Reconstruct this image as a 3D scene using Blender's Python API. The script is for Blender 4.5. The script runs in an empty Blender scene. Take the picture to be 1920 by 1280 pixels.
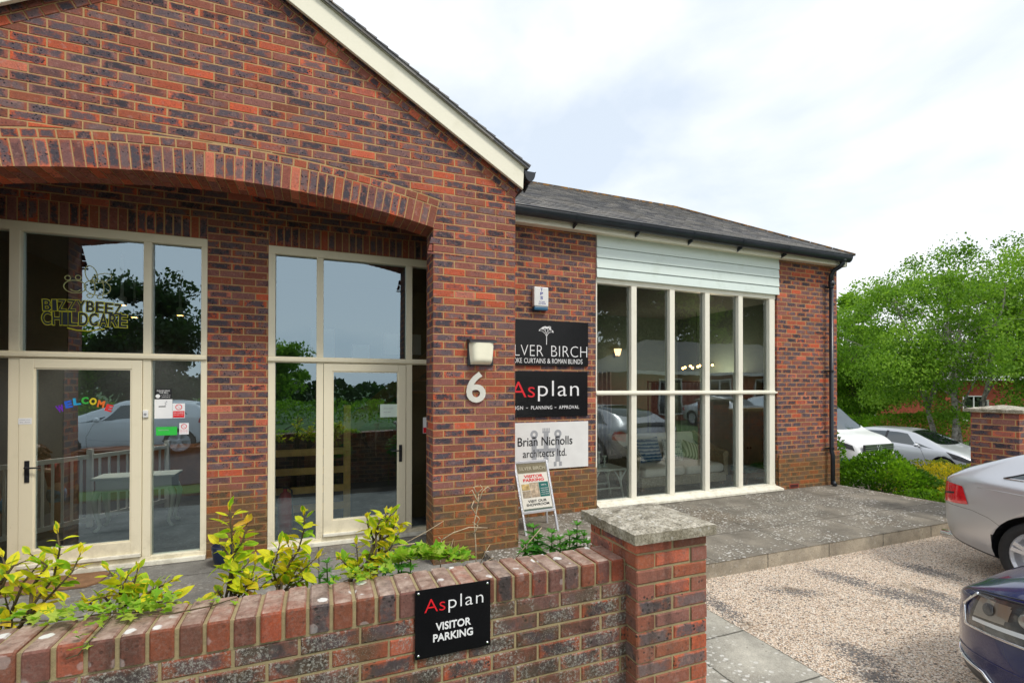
import bpy, bmesh, math, random
from math import sin, cos, pi, radians, sqrt, atan2
from mathutils import Vector as V, Matrix, noise as mnoise
R = random.Random(7)
SC = bpy.context.scene
COL = SC.collection

# ---------------------------------------------------------------- camera
EYE = V((0, 0, 1.87))
F_PX, CX, CY = 907.86, 960.0, 718.32
YAW, PIT, ROL = radians(21.703), radians(0.3506), radians(0.0731)
_f = V((sin(YAW)*cos(PIT), cos(YAW)*cos(PIT), sin(PIT)))
_r = V((cos(YAW), -sin(YAW), 0)); _u = _r.cross(_f)
CR = _r*cos(ROL)+_u*sin(ROL); CU = _u*cos(ROL)-_r*sin(ROL); CF = _f
cam = bpy.data.cameras.new('camera'); camo = bpy.data.objects.new('camera', cam); COL.objects.link(camo)
M = Matrix((CR, CU, -CF)).transposed().to_4x4(); M.translation = EYE
camo.matrix_world = M
cam.sensor_width = 36; cam.lens = 36*F_PX/1920; cam.shift_y = (CY-640)/1920
cam.clip_end = 2000; cam.clip_start = 0.05
SC.camera = camo

def onY(x, y, Y):            # a pixel of the photograph (1920 wide) and the depth of the surface it lies on -> a point of the place
    d = CF+CR*(x-CX)/F_PX-CU*(y-CY)/F_PX
    return EYE+d*(Y/d.y)
def onZ(x, y, Z):
    d = CF+CR*(x-CX)/F_PX-CU*(y-CY)/F_PX
    return EYE+d*((Z-EYE.z)/d.z)

# ---------------------------------------------------------------- world, sun, exposure
W = bpy.data.worlds.new('World'); SC.world = W; W.use_nodes = True
nt = W.node_tree; nt.nodes.clear()
def wn(t, **k):
    n = nt.nodes.new(t)
    for a, b in k.items(): setattr(n, a, b)
    return n
SUN_EL, SUN_AZ = radians(52), radians(152)      # azimuth from +Y towards +X: high, behind the viewer and to the right
sky = wn('ShaderNodeTexSky', sky_type='NISHITA', sun_disc=False)
sky.sun_elevation = SUN_EL; sky.sun_rotation = SUN_AZ
tc = wn('ShaderNodeTexCoord')
mp = wn('ShaderNodeMapping'); mp.inputs['Scale'].default_value = (1, 1, 1.9); mp.inputs['Location'].default_value = (0.35, 0.2, 0)
nz = wn('ShaderNodeTexNoise'); nz.inputs['Scale'].default_value = 1.7; nz.inputs['Detail'].default_value = 7; nz.inputs['Roughness'].default_value = .52
nz.inputs['Distortion'].default_value = .35
rp = wn('ShaderNodeValToRGB')
e = rp.color_ramp.elements
e[0].position = .34; e[0].color = (4.35, 4.85, 5.45, 1)
e[1].position = .54; e[1].color = (6.45, 6.5, 6.55, 1)
m_ = e.new(.45); m_.color = (5.45, 5.75, 6.1, 1)
mixw = wn('ShaderNodeMixRGB'); mixw.inputs[0].default_value = .88
bg = wn('ShaderNodeBackground'); bg.inputs['Strength'].default_value = .1
wo = wn('ShaderNodeOutputWorld')
L = nt.links.new
L(tc.outputs['Generated'], mp.inputs['Vector']); L(mp.outputs[0], nz.inputs['Vector']); L(nz.outputs['Fac'], rp.inputs[0])
L(sky.outputs[0], mixw.inputs[1]); L(rp.outputs[0], mixw.inputs[2]); L(mixw.outputs[0], bg.inputs['Color']); L(bg.outputs[0], wo.inputs['Surface'])
sl = bpy.data.lights.new('sun', 'SUN'); sl.energy = 1.2; sl.angle = radians(12); sl.color = (1, .95, .87)
so = bpy.data.objects.new('sun', sl); COL.objects.link(so)
sd = V((sin(SUN_AZ)*cos(SUN_EL), cos(SUN_AZ)*cos(SUN_EL), sin(SUN_EL)))
so.rotation_euler = sd.to_track_quat('Z', 'Y').to_euler(); so.location = (0, -10, 20)
SC.view_settings.view_transform = 'Standard'; SC.view_settings.look = 'None'
SC.view_settings.exposure = 0.93; SC.view_settings.gamma = 1
SC.cycles.max_bounces = 8; SC.cycles.transparent_max_bounces = 24

# ---------------------------------------------------------------- materials
def S(r, g, b):
    f = lambda c: (c/255/12.92) if c <= 10 else ((c/255+.055)/1.055)**2.4
    return (f(r), f(g), f(b), 1)
class NT:
    def __init__(s, name):
        s.m = bpy.data.materials.new(name); s.m.use_nodes = True; s.t = s.m.node_tree
        s.p = s.t.nodes['Principled BSDF']; s.out = s.t.nodes['Material Output']
    def n(s, typ, ins=None, **k):
        n = s.t.nodes.new('ShaderNode'+typ)
        for a, b in k.items(): setattr(n, a, b)
        for a, b in (ins or {}).items(): s.set(n.inputs[a], b)
        return n
    def set(s, sock, v):
        if isinstance(v, bpy.types.NodeSocket): s.t.links.new(v, sock)
        else: sock.default_value = v
    def math(s, op, a, b=0.0, c=0.0, clamp=False):
        n = s.n('Math', {0: a, 1: b, 2: c}, operation=op); n.use_clamp = clamp; return n.outputs[0]
    def mix(s, f, a, b, bt='MIX'):
        n = s.n('MixRGB', {0: f, 1: a, 2: b}, blend_type=bt); return n.outputs[0]
    def ramp(s, f, stops, interp='LINEAR'):
        n = s.n('ValToRGB', {0: f}); r = n.color_ramp; r.interpolation = interp
        while len(r.elements) < len(stops): r.elements.new(.5)
        for el, (p, c) in zip(r.elements, stops):
            el.position = p; el.color = c if len(c) == 4 else (*c, 1)
        return n.outputs[0]
    def sm(s, x, a, b):
        n = s.n('MapRange', {0: x, 1: a, 2: b, 3: 0.0, 4: 1.0}, interpolation_type='SMOOTHSTEP'); return n.outputs[0]
    def noise(s, sc, det=4, rough=.5, vec=None, dist=0):
        n = s.n('TexNoise', {'Scale': sc, 'Detail': det, 'Roughness': rough, 'Distortion': dist})
        s.set(n.inputs['Vector'], vec if vec is not None else s.obj()); return n.outputs['Fac']
    def voro(s, sc, feat='F1', out='Distance', vec=None, rnd=1.0):
        n = s.n('TexVoronoi', {'Scale': sc, 'Randomness': rnd}, feature=feat)
        s.set(n.inputs['Vector'], vec if vec is not None else s.obj()); return n.outputs[out]
    def obj(s):
        if not hasattr(s, '_g'): s._g = s.n('NewGeometry')
        return s._g.outputs['Position']
    def sep(s, v): return s.n('SeparateXYZ', {0: v}).outputs
    def bump(s, h, st=.3, d=.01):
        n = s.n('Bump', {'Height': h, 'Strength': st, 'Distance': d}); s.set(s.p.inputs['Normal'], n.outputs[0])
    def col(s, c): s.set(s.p.inputs['Base Color'], c)
    def rough(s, v): s.set(s.p.inputs['Roughness'], v)

def plain(name, c, rough=.5, metal=0, var=.12, sc=6, bump=0, coat=0, fine=0, spec=None):
    t = NT(name)
    n = t.noise(sc, 5, .6)
    lo = tuple(x*(1-var) for x in c[:3])+(1,); hi = tuple(min(1, x*(1+var)) for x in c[:3])+(1,)
    t.col(t.ramp(n, [(.3, lo), (.7, hi)])); t.rough(rough); t.p.inputs['Metallic'].default_value = metal
    if coat: t.p.inputs['Coat Weight'].default_value = coat; t.p.inputs['Coat Roughness'].default_value = .03
    if spec is not None: t.p.inputs['Specular IOR Level'].default_value = spec
    if bump: t.bump(t.noise(fine or sc*12, 4), bump, .004)
    return t.m

def brick_mat(name, lichen=0.0, moss=None, dark=0.74, val=1.0, sc=1.0):
    t = NT(name)
    at = t.n('Attribute', attribute_name='rnd'); r = t.n('SeparateColor', {0: at.outputs['Color']}).outputs
    uv = t.sep(t.n('UVMap').outputs[0])
    P = t.obj()
    edge = t.ramp(r[0], [(0, (.27, .090, .052)), (.22, (.35, .108, .072)), (.42, (.31, .130, .108)), (.62, (.38, .110, .054)), (.80, (.50, .112, .050)), (.93, (.68, .130, .052)), (1, (.66, .21, .13))])
    core = t.ramp(r[2], [(0, (.042, .044, .056)), (.35, (.082, .078, .096)), (.7, (.140, .108, .122)), (1, (.205, .135, .132))])
    n1 = t.noise(17*sc, 6, .72, P)
    ou = t.math('ABSOLUTE', t.math('SUBTRACT', t.math('MULTIPLY', uv[0], 2.0), 1.0))
    ov = t.math('ABSOLUTE', t.math('SUBTRACT', t.math('MULTIPLY', uv[1], 2.0), 1.0))
    d = t.math('MAXIMUM', t.math('POWER', ou, 3.6), t.math('MULTIPLY', t.math('POWER', ov, 3.0), .85))
    k = t.math('ADD', t.math('SUBTRACT', 1.0, d), t.math('MULTIPLY', t.math('SUBTRACT', n1, .5), 3.0))
    k = t.math('MULTIPLY', t.sm(k, .22, .95), .96)
    typ = t.math('ADD', .18, t.math('MULTIPLY', t.sm(r[1], dark+.10, dark-.12), .82))
    k = t.math('MULTIPLY', k, typ)
    c = t.mix(k, edge, core)
    # fired flashes and black specks
    sp = t.sm(t.voro(42*sc, vec=P), .36, .18)
    spm = t.sm(t.noise(10*sc, 3, .5, P), .43, .57)
    spk = t.math('MULTIPLY', t.math('MULTIPLY', sp, spm), t.math('ADD', .25, t.math('MULTIPLY', typ, .7)))
    c = t.mix(spk, c, (.020, .021, .032, 1))
    n2 = t.noise(95*sc, 5, .7, P)
    c = t.mix(.7, c, t.ramp(n2, [(.25, (.45, .43, .43)), (.75, (1.25, 1.22, 1.2))]), 'MULTIPLY')
    pale = t.math('MULTIPLY', t.sm(t.noise(26*sc, 4, .65, P), .54, .70), .38)
    c = t.mix(pale, c, (.44, .25, .21, 1))
    if lichen:
        g = t.math('MULTIPLY', t.sm(t.noise(5, 5, .6, P), .42, .62), .75*lichen)
        c = t.mix(t.math('ADD', .22, t.math('MULTIPLY', g, .75)), c, (.125, .090, .052, 1))
        c = t.mix(t.math('MULTIPLY', t.sm(t.noise(3.2, 5, .7, t.n('Mapping', {'Vector': P, 'Scale': (3, 3, .6)}).outputs[0]), .5, .68), .45), c, (.035, .03, .024, 1))
        l1 = t.math('MULTIPLY', t.sm(t.noise(75, 4, .8, P), .50, .58), t.sm(t.noise(7, 4, .6, P), .44, .54))
        l2 = t.math('MULTIPLY', t.sm(t.voro(150, vec=P), .36, .24), t.sm(t.noise(5.5, 4, .6, P), .43, .54))
        c = t.mix(t.math('MULTIPLY', l1, .8*lichen), c, (.42, .41, .36, 1))
        c = t.mix(t.math('MULTIPLY', l2, .55*lichen), c, (.33, .31, .26, 1))
    if moss:
        z = t.sep(P)[2]
        a = t.math('ADD', z, t.math('MULTIPLY', t.math('SUBTRACT', t.noise(6, 5, .6, P), .5), .9))
        a = t.sm(a, moss[1], moss[0])
        c = t.mix(t.math('MULTIPLY', a, .55), c, (.16, .10, .022, 1))
        b = t.math('MULTIPLY', t.sm(t.noise(14, 5, .6, P), .50, .66), t.sm(z, moss[0]+.05, moss[0]-.45))
        c = t.mix(t.math('MULTIPLY', b, .7), c, (.045, .055, .018, 1))
    if val != 1: c = t.mix(1.0, c, (val, val, val, 1), 'MULTIPLY')
    t.col(c); t.rough(.88); t.p.inputs['Specular IOR Level'].default_value = .25
    h = t.math('ADD', t.math('MULTIPLY', n2, .6), t.math('SUBTRACT', t.noise(30*sc, 3, .5, P), spk))
    t.bump(h, .55, .004)
    return t.m
def mortar_mat(name, c, moss=None):
    t = NT(name); P = t.obj()
    cc = t.ramp(t.noise(40, 5, .7), [(.3, tuple(x*.72 for x in c)), (.7, c)])
    cc = t.mix(t.math('MULTIPLY', t.sm(t.noise(3, 4), .5, .7), .4), cc, (c[0]*.5, c[1]*.5, c[2]*.5, 1))
    if moss:
        cc = t.mix(t.math('MULTIPLY', t.sm(t.sep(P)[2], moss[1], moss[0]), .6), cc, (.18, .13, .04, 1))
    t.col(cc); t.rough(.95); t.bump(t.noise(170, 4, .7), .6, .004); return t.m

MT = {}
MT['brick'] = brick_mat('brick', moss=(.55, .95))
MT['brick_low'] = brick_mat('weathered_brick', lichen=.95, dark=.74, val=.80)
MT['brick_cope'] = brick_mat('coping_brick', lichen=.14, dark=.24, val=.78)
MT['brick_gate'] = brick_mat('gate_pier_brick', lichen=.12, dark=.52, val=1.08)
MT['brick_far'] = plain('distant_brick', (.34, .075, .04, 1), .9, var=.3, sc=7, bump=.3)
MT['mortar'] = mortar_mat('mortar', (.54, .355, .165), moss=(.5, .95))
MT['mortar_low'] = mortar_mat('old_mortar', (.40, .32, .17))
def paint(name, c, rough=.42):
    t = NT(name); P = t.obj()
    cc = t.mix(t.math('MULTIPLY', t.sm(t.noise(3.5, 6, .65), .52, .75), .22), c, tuple(x*.62 for x in c[:2])+(c[2]*.5, 1))
    cc = t.mix(t.math('MULTIPLY', t.sm(t.sep(P)[2], .50, .10), t.math('MULTIPLY', t.sm(t.noise(9, 5, .7), .40, .65), .45)), cc, (c[0]*.45, c[1]*.42, c[2]*.36, 1))
    cc = t.mix(t.math('MULTIPLY', t.sm(t.voro(30), .10, .05), t.sm(t.noise(4, 3), .55, .65)), cc, (c[0]*.45, c[1]*.40, c[2]*.33, 1))
    t.col(cc); t.rough(rough); t.bump(t.noise(45, 3, .5), .08, .003); return t.m
MT['cream'] = paint('cream_paint', (.84, .765, .565, 1))
MT['cream2'] = paint('pale_cream_paint', (.86, .83, .70, 1))
MT['barge'] = paint('barge_paint', (.86, .82, .66, 1))
MT['sage'] = paint('pale_sage_paint', (.70, .80, .75, 1), .5)
MT['white'] = plain('white_paint', (.78, .78, .76, 1), .4, var=.05)
MT['black'] = plain('black_plastic', (.018, .020, .024, 1), .32, var=.25)
MT['gutter'] = plain('gutter_plastic', (.014, .019, .026, 1), .30, var=.3, sc=4)
MT['gloss_black'] = plain('gloss_black', (.006, .006, .007, 1), .22, var=.2, spec=.28)
MT['rubber'] = plain('rubber', (.018, .018, .019, 1), .75, var=.2, sc=20)
MT['steel'] = plain('steel', (.55, .55, .56, 1), .28, 1, var=.1)
MT['chrome'] = plain('chrome', (.85, .86, .88, 1), .06, 1, var=.02)
MT['alu'] = plain('aluminium', (.72, .73, .76, 1), .35, .55, var=.06)
MT['red'] = plain('red_print', (.75, .012, .022, 1), .45, var=.04)
MT['whiteprint'] = plain('white_print', (.86, .86, .86, 1), .45, var=.03)
MT['blackprint'] = plain('black_print', (.01, .01, .012, 1), .4, var=.1)
MT['blueprint'] = plain('blue_print', (.02, .03, .32, 1), .45, var=.05)
MT['greyprint'] = plain('grey_print', (.36, .37, .39, 1), .45, var=.04)
MT['yellowprint'] = plain('yellow_print', (.62, .60, .03, 1), .5, var=.05)
MT['navyprint'] = plain('navy_print', (.012, .022, .03, 1), .5, var=.1)
def glass(name, refl=.30, tint=(.80, .90, .86, 1), rt=(.80, .93, 1, 1), fk=.9):
    t = NT(name)
    tr = t.n('BsdfTransparent', {'Color': tint}); gl = t.n('BsdfGlossy', {'Color': rt, 'Roughness': 0.0})
    wv = t.n('Bump', {'Height': t.noise(2.2, 2, .4), 'Strength': .05, 'Distance': .02}); t.set(gl.inputs['Normal'], wv.outputs[0])
    fr = t.n('Fresnel', {'IOR': 1.5})
    f = t.math('ADD', t.math('MULTIPLY', fr.outputs[0], fk), refl, clamp=True)
    mx = t.n('MixShader', {0: f, 1: tr.outputs[0], 2: gl.outputs[0]})
    t.t.links.new(mx.outputs[0], t.out.inputs['Surface']); return t.m
MT['glass'] = glass('window_glass', .29, (.92, .98, .95, 1), (.70, .89, 1, 1))
MT['shopglass'] = glass('shop_glass', .16, (.92, .98, .95, 1), (.84, .96, 1, 1))
MT['carglass'] = glass('car_glass', .10, (.12, .15, .15, 1), (.9, .97, 1, 1))
MT['lensglass'] = glass('lamp_glass', .03, (.92, .95, .97, 1), (1, 1, 1, 1), .12)

def leaf_mat(name, cols, rough=.5, edge=None, tr=.35):
    t = NT(name)
    at = t.n('Attribute', attribute_name='rnd'); r = t.n('SeparateColor', {0: at.outputs['Color']}).outputs
    n = len(cols)
    c = t.ramp(r[0], [(i/(n-1), cc) for i, cc in enumerate(cols)])
    if edge:
        uv = t.sep(t.n('UVMap').outputs[0])
        ou = t.math('ABSOLUTE', t.math('SUBTRACT', t.math('MULTIPLY', uv[0], 2.0), 1.0))
        k = t.math('ADD', ou, t.math('MULTIPLY', t.math('SUBTRACT', t.noise(45, 4, .6), .5), 1.1))
        k = t.math('ADD', k, t.math('MULTIPLY', t.math('SUBTRACT', r[1], .5), 1.6))
        c = t.mix(t.sm(k, .12, .50), c, t.ramp(r[2], edge))
        vein = t.sm(ou, .10, .02); c = t.mix(t.math('MULTIPLY', vein, .35), c, (.30, .33, .06, 1))
    c = t.mix(t.math('MULTIPLY', t.sm(t.noise(30, 4), .4, .7), .25), c, (.03, .05, .01, 1))
    t.col(c); t.rough(rough+.12); t.p.inputs['Specular IOR Level'].default_value = .3
    tl = t.n('BsdfTranslucent'); t.set(tl.inputs['Color'], t.mix(1.0, c, (1, 1, .6, 1), 'MULTIPLY'))
    mx = t.n('MixShader', {0: tr+.16, 1: t.p.outputs[0], 2: tl.outputs[0]}); t.t.links.new(mx.outputs[0], t.out.inputs['Surface'])
    return t.m
MT['leaf_birch'] = leaf_mat('birch_leaf', [(.060, .15, .012), (.15, .32, .025), (.26, .48, .04), (.38, .60, .08)], .45)
MT['leaf_dark'] = leaf_mat('dark_leaf', [(.014, .038, .010), (.028, .068, .014), (.05, .105, .02)], .5)
MT['leaf_mid'] = leaf_mat('mid_leaf', [(.07, .17, .012), (.17, .36, .022), (.30, .52, .035)], .5)
MT['leaf_hedge'] = leaf_mat('hedge_leaf', [(.06, .17, .010), (.15, .34, .015), (.28, .52, .03)], .4)
MT['leaf_yellow'] = leaf_mat('golden_leaf', [(.12, .20, .02), (.36, .38, .025), (.62, .52, .025), (.72, .56, .03)], .5)
MT['leaf_vari'] = leaf_mat('variegated_leaf', [(.20, .46, .015), (.34, .62, .02), (.50, .70, .03)], .42,
                           [(0, (.72, .80, .03)), (.5, (.92, .84, .03)), (.92, (.92, .74, .05)), (1, (.80, .42, .10))], .3)
MT['leaf_ivy'] = leaf_mat('ivy_leaf', [(.14, .42, .02), (.30, .62, .03), (.46, .72, .06)], .4, [(0, (.38, .58, .05)), (1, (.50, .62, .10))], .3)
MT['leaf_green'] = leaf_mat('fresh_leaf', [(.025, .14, .022), (.06, .27, .03), (.13, .40, .04)], .38)
def bark(name, a, b, sc=10):
    t = NT(name); t.col(t.ramp(t.noise(sc, 5, .7), [(.35, a), (.65, b)])); t.rough(.9); t.bump(t.noise(sc*5, 4), .5, .01); return t.m
MT['bark'] = bark('bark', (.05, .038, .028), (.11, .085, .06))
MT['birchbark'] = bark('birch_bark', (.10, .085, .07), (.50, .47, .42), 7)
MT['stem'] = bark('dogwood_stem', (.06, .05, .022), (.12, .085, .035), 30)
MT['straw'] = bark('dead_stalk', (.38, .28, .16), (.62, .52, .36), 30)

# ---------------------------------------------------------------- mesh builder
class MB:
    def __init__(s): s.v = []; s.f = []; s.mi = []; s.uv = []; s.rnd = []; s.hu = s.hr = False
    def add(s, vs, fs, mi=0, uvs=None, rnd=None):
        o = len(s.v); s.v += [tuple(p) for p in vs]
        for i, f in enumerate(fs):
            s.f.append(tuple(o+j for j in f)); s.mi.append(mi)
            s.uv.append(uvs[i] if uvs else None); s.rnd.append(rnd)
        if uvs: s.hu = True
        if rnd: s.hr = True
    def box(s, x0, y0, z0, x1, y1, z1, mi=0):
        if x0 > x1: x0, x1 = x1, x0
        if y0 > y1: y0, y1 = y1, y0
        if z0 > z1: z0, z1 = z1, z0
        s.add([(x0,y0,z0),(x1,y0,z0),(x1,y1,z0),(x0,y1,z0),(x0,y0,z1),(x1,y0,z1),(x1,y1,z1),(x0,y1,z1)],
              [(0,3,2,1),(4,5,6,7),(0,1,5,4),(1,2,6,5),(2,3,7,6),(3,0,4,7)], mi)
    def bar(s, a, b, w, h, mi=0, up=V((0,0,1))):
        a = V(a); b = V(b); d = (b-a).normalized(); x = d.cross(up)
        if x.length < 1e-4: x = V((1,0,0))
        x.normalize(); y = x.cross(d).normalized(); x *= w/2; y *= h/2
        vs = [p+sx*x+sy*y for p in (a, b) for sx, sy in ((-1,-1),(1,-1),(1,1),(-1,1))]
        s.add(vs, [(0,1,2,3),(7,6,5,4),(0,4,5,1),(1,5,6,2),(2,6,7,3),(3,7,4,0)], mi)
    def tube(s, pts, rad, n=8, mi=0, caps=True):
        pts = [V(p) for p in pts]; k = len(pts)
        rr = rad if isinstance(rad, (list, tuple)) else [rad]*k
        vs = []; x = None
        for i, p in enumerate(pts):
            d = (pts[min(i+1, k-1)]-pts[max(i-1, 0)])
            d = d.normalized() if d.length > 1e-9 else V((0,0,1))
            if x is None:
                x = d.cross(V((0,0,1)))
                if x.length < .1: x = d.cross(V((1,0,0)))
            x = (x-d*x.dot(d)); x.normalize(); y = d.cross(x)
            vs += [p+(x*cos(2*pi*j/n)+y*sin(2*pi*j/n))*rr[i] for j in range(n)]
        fs = [(i*n+j, i*n+(j+1) % n, (i+1)*n+(j+1) % n, (i+1)*n+j) for i in range(k-1) for j in range(n)]
        if caps: fs += [tuple(range(n-1, -1, -1)), tuple((k-1)*n+j for j in range(n))]
        s.add(vs, fs, mi)
    def lathe(s, prof, o, n=20, ax=V((0,0,1)), mi=0, sweep=2*pi, start=0.0):
        o = V(o); ax = V(ax).normalized(); x = ax.cross(V((0,0,1)))
        if x.length < .1: x = V((1,0,0))
        x.normalize(); y = ax.cross(x); full = abs(sweep-2*pi) < 1e-6; m = n if full else n+1
        vs = [o+ax*h+(x*cos(start+sweep*j/n)+y*sin(start+sweep*j/n))*r for r, h in prof for j in range(m)]
        fs = [(i*m+j, i*m+(j+1) % m, (i+1)*m+(j+1) % m, (i+1)*m+j) for i in range(len(prof)-1) for j in range(n)]
        s.add(vs, fs, mi)
    def prism(s, poly, d, mi=0):
        poly = [V(p) for p in poly]; d = V(d); n = len(poly)
        s.add(poly+[p+d for p in poly], [tuple(range(n)), tuple(range(2*n-1, n-1, -1))]+[(i, n+i, n+(i+1) % n, (i+1) % n) for i in range(n)], mi)
    def ball(s, c, r, n=10, mi=0, sc=(1,1,1)):
        c = V(c); vs = []; k = n//2+1
        for i in range(k+1):
            t = pi*i/k
            for j in range(n): vs.append(c+V((sin(t)*cos(2*pi*j/n)*r*sc[0], sin(t)*sin(2*pi*j/n)*r*sc[1], cos(t)*r*sc[2])))
        s.add(vs, [(i*n+j, (i+1)*n+j, (i+1)*n+(j+1) % n, i*n+(j+1) % n) for i in range(k) for j in range(n)], mi)
    def build(s, name, mats, parent=None, smooth=False, bevel=0, fix=False, subsurf=0):
        me = bpy.data.meshes.new(name); me.from_pydata(s.v, [], s.f)
        if not isinstance(mats, (list, tuple)): mats = [mats]
        for m in mats: me.materials.append(MT[m] if isinstance(m, str) else m)
        me.polygons.foreach_set('material_index', s.mi)
        if smooth: me.polygons.foreach_set('use_smooth', [True]*len(s.f))
        if s.hu:
            ul = me.uv_layers.new(name='UVMap'); flat = []
            for f, u in zip(s.f, s.uv):
                for i in range(len(f)): flat += list(u[i]) if u else [.5, .5]
            ul.data.foreach_set('uv', flat)
        if s.hr:
            a = me.attributes.new('rnd', 'FLOAT_COLOR', 'FACE'); flat = []
            for r in s.rnd: flat += list(r)+[1] if r else [.5, .5, .5, 1]
            a.data.foreach_set('color', flat)
        me.update()
        if fix:
            bm = bmesh.new(); bm.from_mesh(me); bmesh.ops.recalc_face_normals(bm, faces=bm.faces); bm.to_mesh(me); bm.free()
        o = bpy.data.objects.new(name, me); COL.objects.link(o)
        if parent: link(o, parent)
        if bevel:
            b = o.modifiers.new('bevel', 'BEVEL'); b.width = bevel; b.segments = 2; b.limit_method = 'ANGLE'
        if subsurf:
            b = o.modifiers.new('sub', 'SUBSURF'); b.levels = subsurf; b.render_levels = subsurf
        return o
def world_mat(p):
    m = Matrix.Identity(4)
    while p: m = p.matrix_parent_inverse @ p.matrix_basis @ m if p.parent else p.matrix_basis @ m; p = p.parent
    return m
def link(o, parent):          # parent while the child's coordinates stay those of the place
    o.parent = parent; o.matrix_parent_inverse = world_mat(parent).inverted()
def tag(o, label=None, cat=None, group=None, kind=None):
    if label: o['label'] = label
    if cat: o['category'] = cat
    if group: o['group'] = group
    if kind: o['kind'] = kind
    return o
def thing(name, label, cat, loc=(0,0,0), group=None):
    o = bpy.data.objects.new(name, None); COL.objects.link(o); o.location = loc; o.empty_display_size = .1
    return tag(o, label, cat, group)
def ground(name, mb, m, **k): return tag(mb.build(name, m, **k), kind='structure')
DG = None
def text_mesh(s, offset=0, ext=.002, spacing=1.0):
    c = bpy.data.curves.new('lettering', 'FONT'); c.body = s; c.size = 1; c.offset = offset; c.extrude = 0; c.space_character = spacing; c.resolution_u = 4
    o = bpy.data.objects.new('lettering', c); COL.objects.link(o)
    dg = bpy.context.evaluated_depsgraph_get(); dg.update()
    me = bpy.data.meshes.new_from_object(o.evaluated_get(dg)); bpy.data.objects.remove(o); bpy.data.curves.remove(c)
    return me
def text(name, s, x0, z0, x1, z1, O, A, B, mat, parent=None, offset=0, th=.002, spacing=1.0, keep=False):
    """lettering stretched into the box (x0,z0)-(x1,z1) of the plane O + A*x + B*z, standing th proud of it"""
    me = text_mesh(s, offset, spacing=spacing)
    xs = [v.co.x for v in me.vertices]; ys = [v.co.y for v in me.vertices]
    ax0, ax1, ay0, ay1 = min(xs), max(xs), min(ys), max(ys)
    sx = (x1-x0)/(ax1-ax0); sy = (z1-z0)/(ay1-ay0)
    A = V(A); B = V(B); N = A.cross(B)
    vs = [V(O)+A*(x0+(v.co.x-ax0)*sx)+B*(z0+(v.co.y-ay0)*sy)+N*th for v in me.vertices]
    fs = [tuple(p.vertices) for p in me.polygons]; n = len(vs)
    cnt = {}
    for f in fs:
        for i in range(len(f)): 
            k = (f[i], f[(i+1) % len(f)]); cnt[k] = 1
    side = [(b, a, a+n, b+n) for (a, b) in cnt if (b, a) not in cnt]
    mb = MB(); mb.add(vs+[v-N*(th*.9) for v in vs], fs+side)
    bpy.data.meshes.remove(me)
    return mb.build(name, mat, parent)

# ---------------------------------------------------------------- bricks
def clip(poly, hp):
    for nx, ny, c in hp:
        out = []
        for i in range(len(poly)):
            p, q = poly[i], poly[(i+1) % len(poly)]
            dp = nx*p[0]+ny*p[1]-c; dq = nx*q[0]+ny*q[1]-c
            if dp <= 0: out.append(p)
            if dp*dq < 0:
                t = dp/(dp-dq); out.append((p[0]+(q[0]-p[0])*t, p[1]+(q[1]-p[1])*t))
        poly = out
        if len(poly) < 3: return []
    return poly
def area(p): return abs(sum(p[i][0]*p[(i+1) % len(p)][1]-p[(i+1) % len(p)][0]*p[i][1] for i in range(len(p))))/2
def hps(poly):                # half planes of a counter-clockwise convex polygon
    out = []
    for i in range(len(poly)):
        p, q = poly[i], poly[(i+1) % len(poly)]; dx, dy = q[0]-p[0], q[1]-p[1]; l = sqrt(dx*dx+dy*dy)
        nx, ny = dy/l, -dx/l; out.append((nx, ny, nx*p[0]+ny*p[1]))
    return out
def rnd3(r=None): r = r or R; return (r.random(), r.random(), r.random())
def brick(mb, poly, O, A, B, N, depth=.012, ch=.004, full=None, rnd=None, mi=0, jit=.0015):
    if len(poly) < 3 or area(poly) < 2e-4: return
    rnd = rnd or rnd3(); n = len(poly)
    xs = [p[0] for p in (full or poly)]; ys = [p[1] for p in (full or poly)]
    x0, x1, y0, y1 = min(xs), max(xs), min(ys), max(ys); w = max(x1-x0, 1e-6); h = max(y1-y0, 1e-6)
    cx = sum(p[0] for p in poly)/n; cy = sum(p[1] for p in poly)/n
    j = R.uniform(-jit, jit)
    ins = []
    for p in poly:
        dx, dy = cx-p[0], cy-p[1]; ins.append((p[0]+max(-ch, min(ch, dx)), p[1]+max(-ch, min(ch, dy))))
    P = lambda p, d: O+A*p[0]+B*p[1]-N*d
    U = lambda p: ((p[0]-x0)/w, (p[1]-y0)/h)
    vs = [P(p, j) for p in ins]+[P(p, ch+j) for p in poly]+[P(p, depth) for p in poly]
    fs = [tuple(range(n))]; uv = [[U(p) for p in ins]]
    for i in range(n):
        k = (i+1) % n
        fs.append((i, n+i, n+k, k)); uv.append([U(ins[i]), U(poly[i]), U(poly[k]), U(ins[k])])
        fs.append((n+i, 2*n+i, 2*n+k, n+k)); uv.append([U(poly[i]), U(poly[i]), U(poly[k]), U(poly[k])])
    mb.add(vs, fs, mi, uv, rnd)
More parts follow.
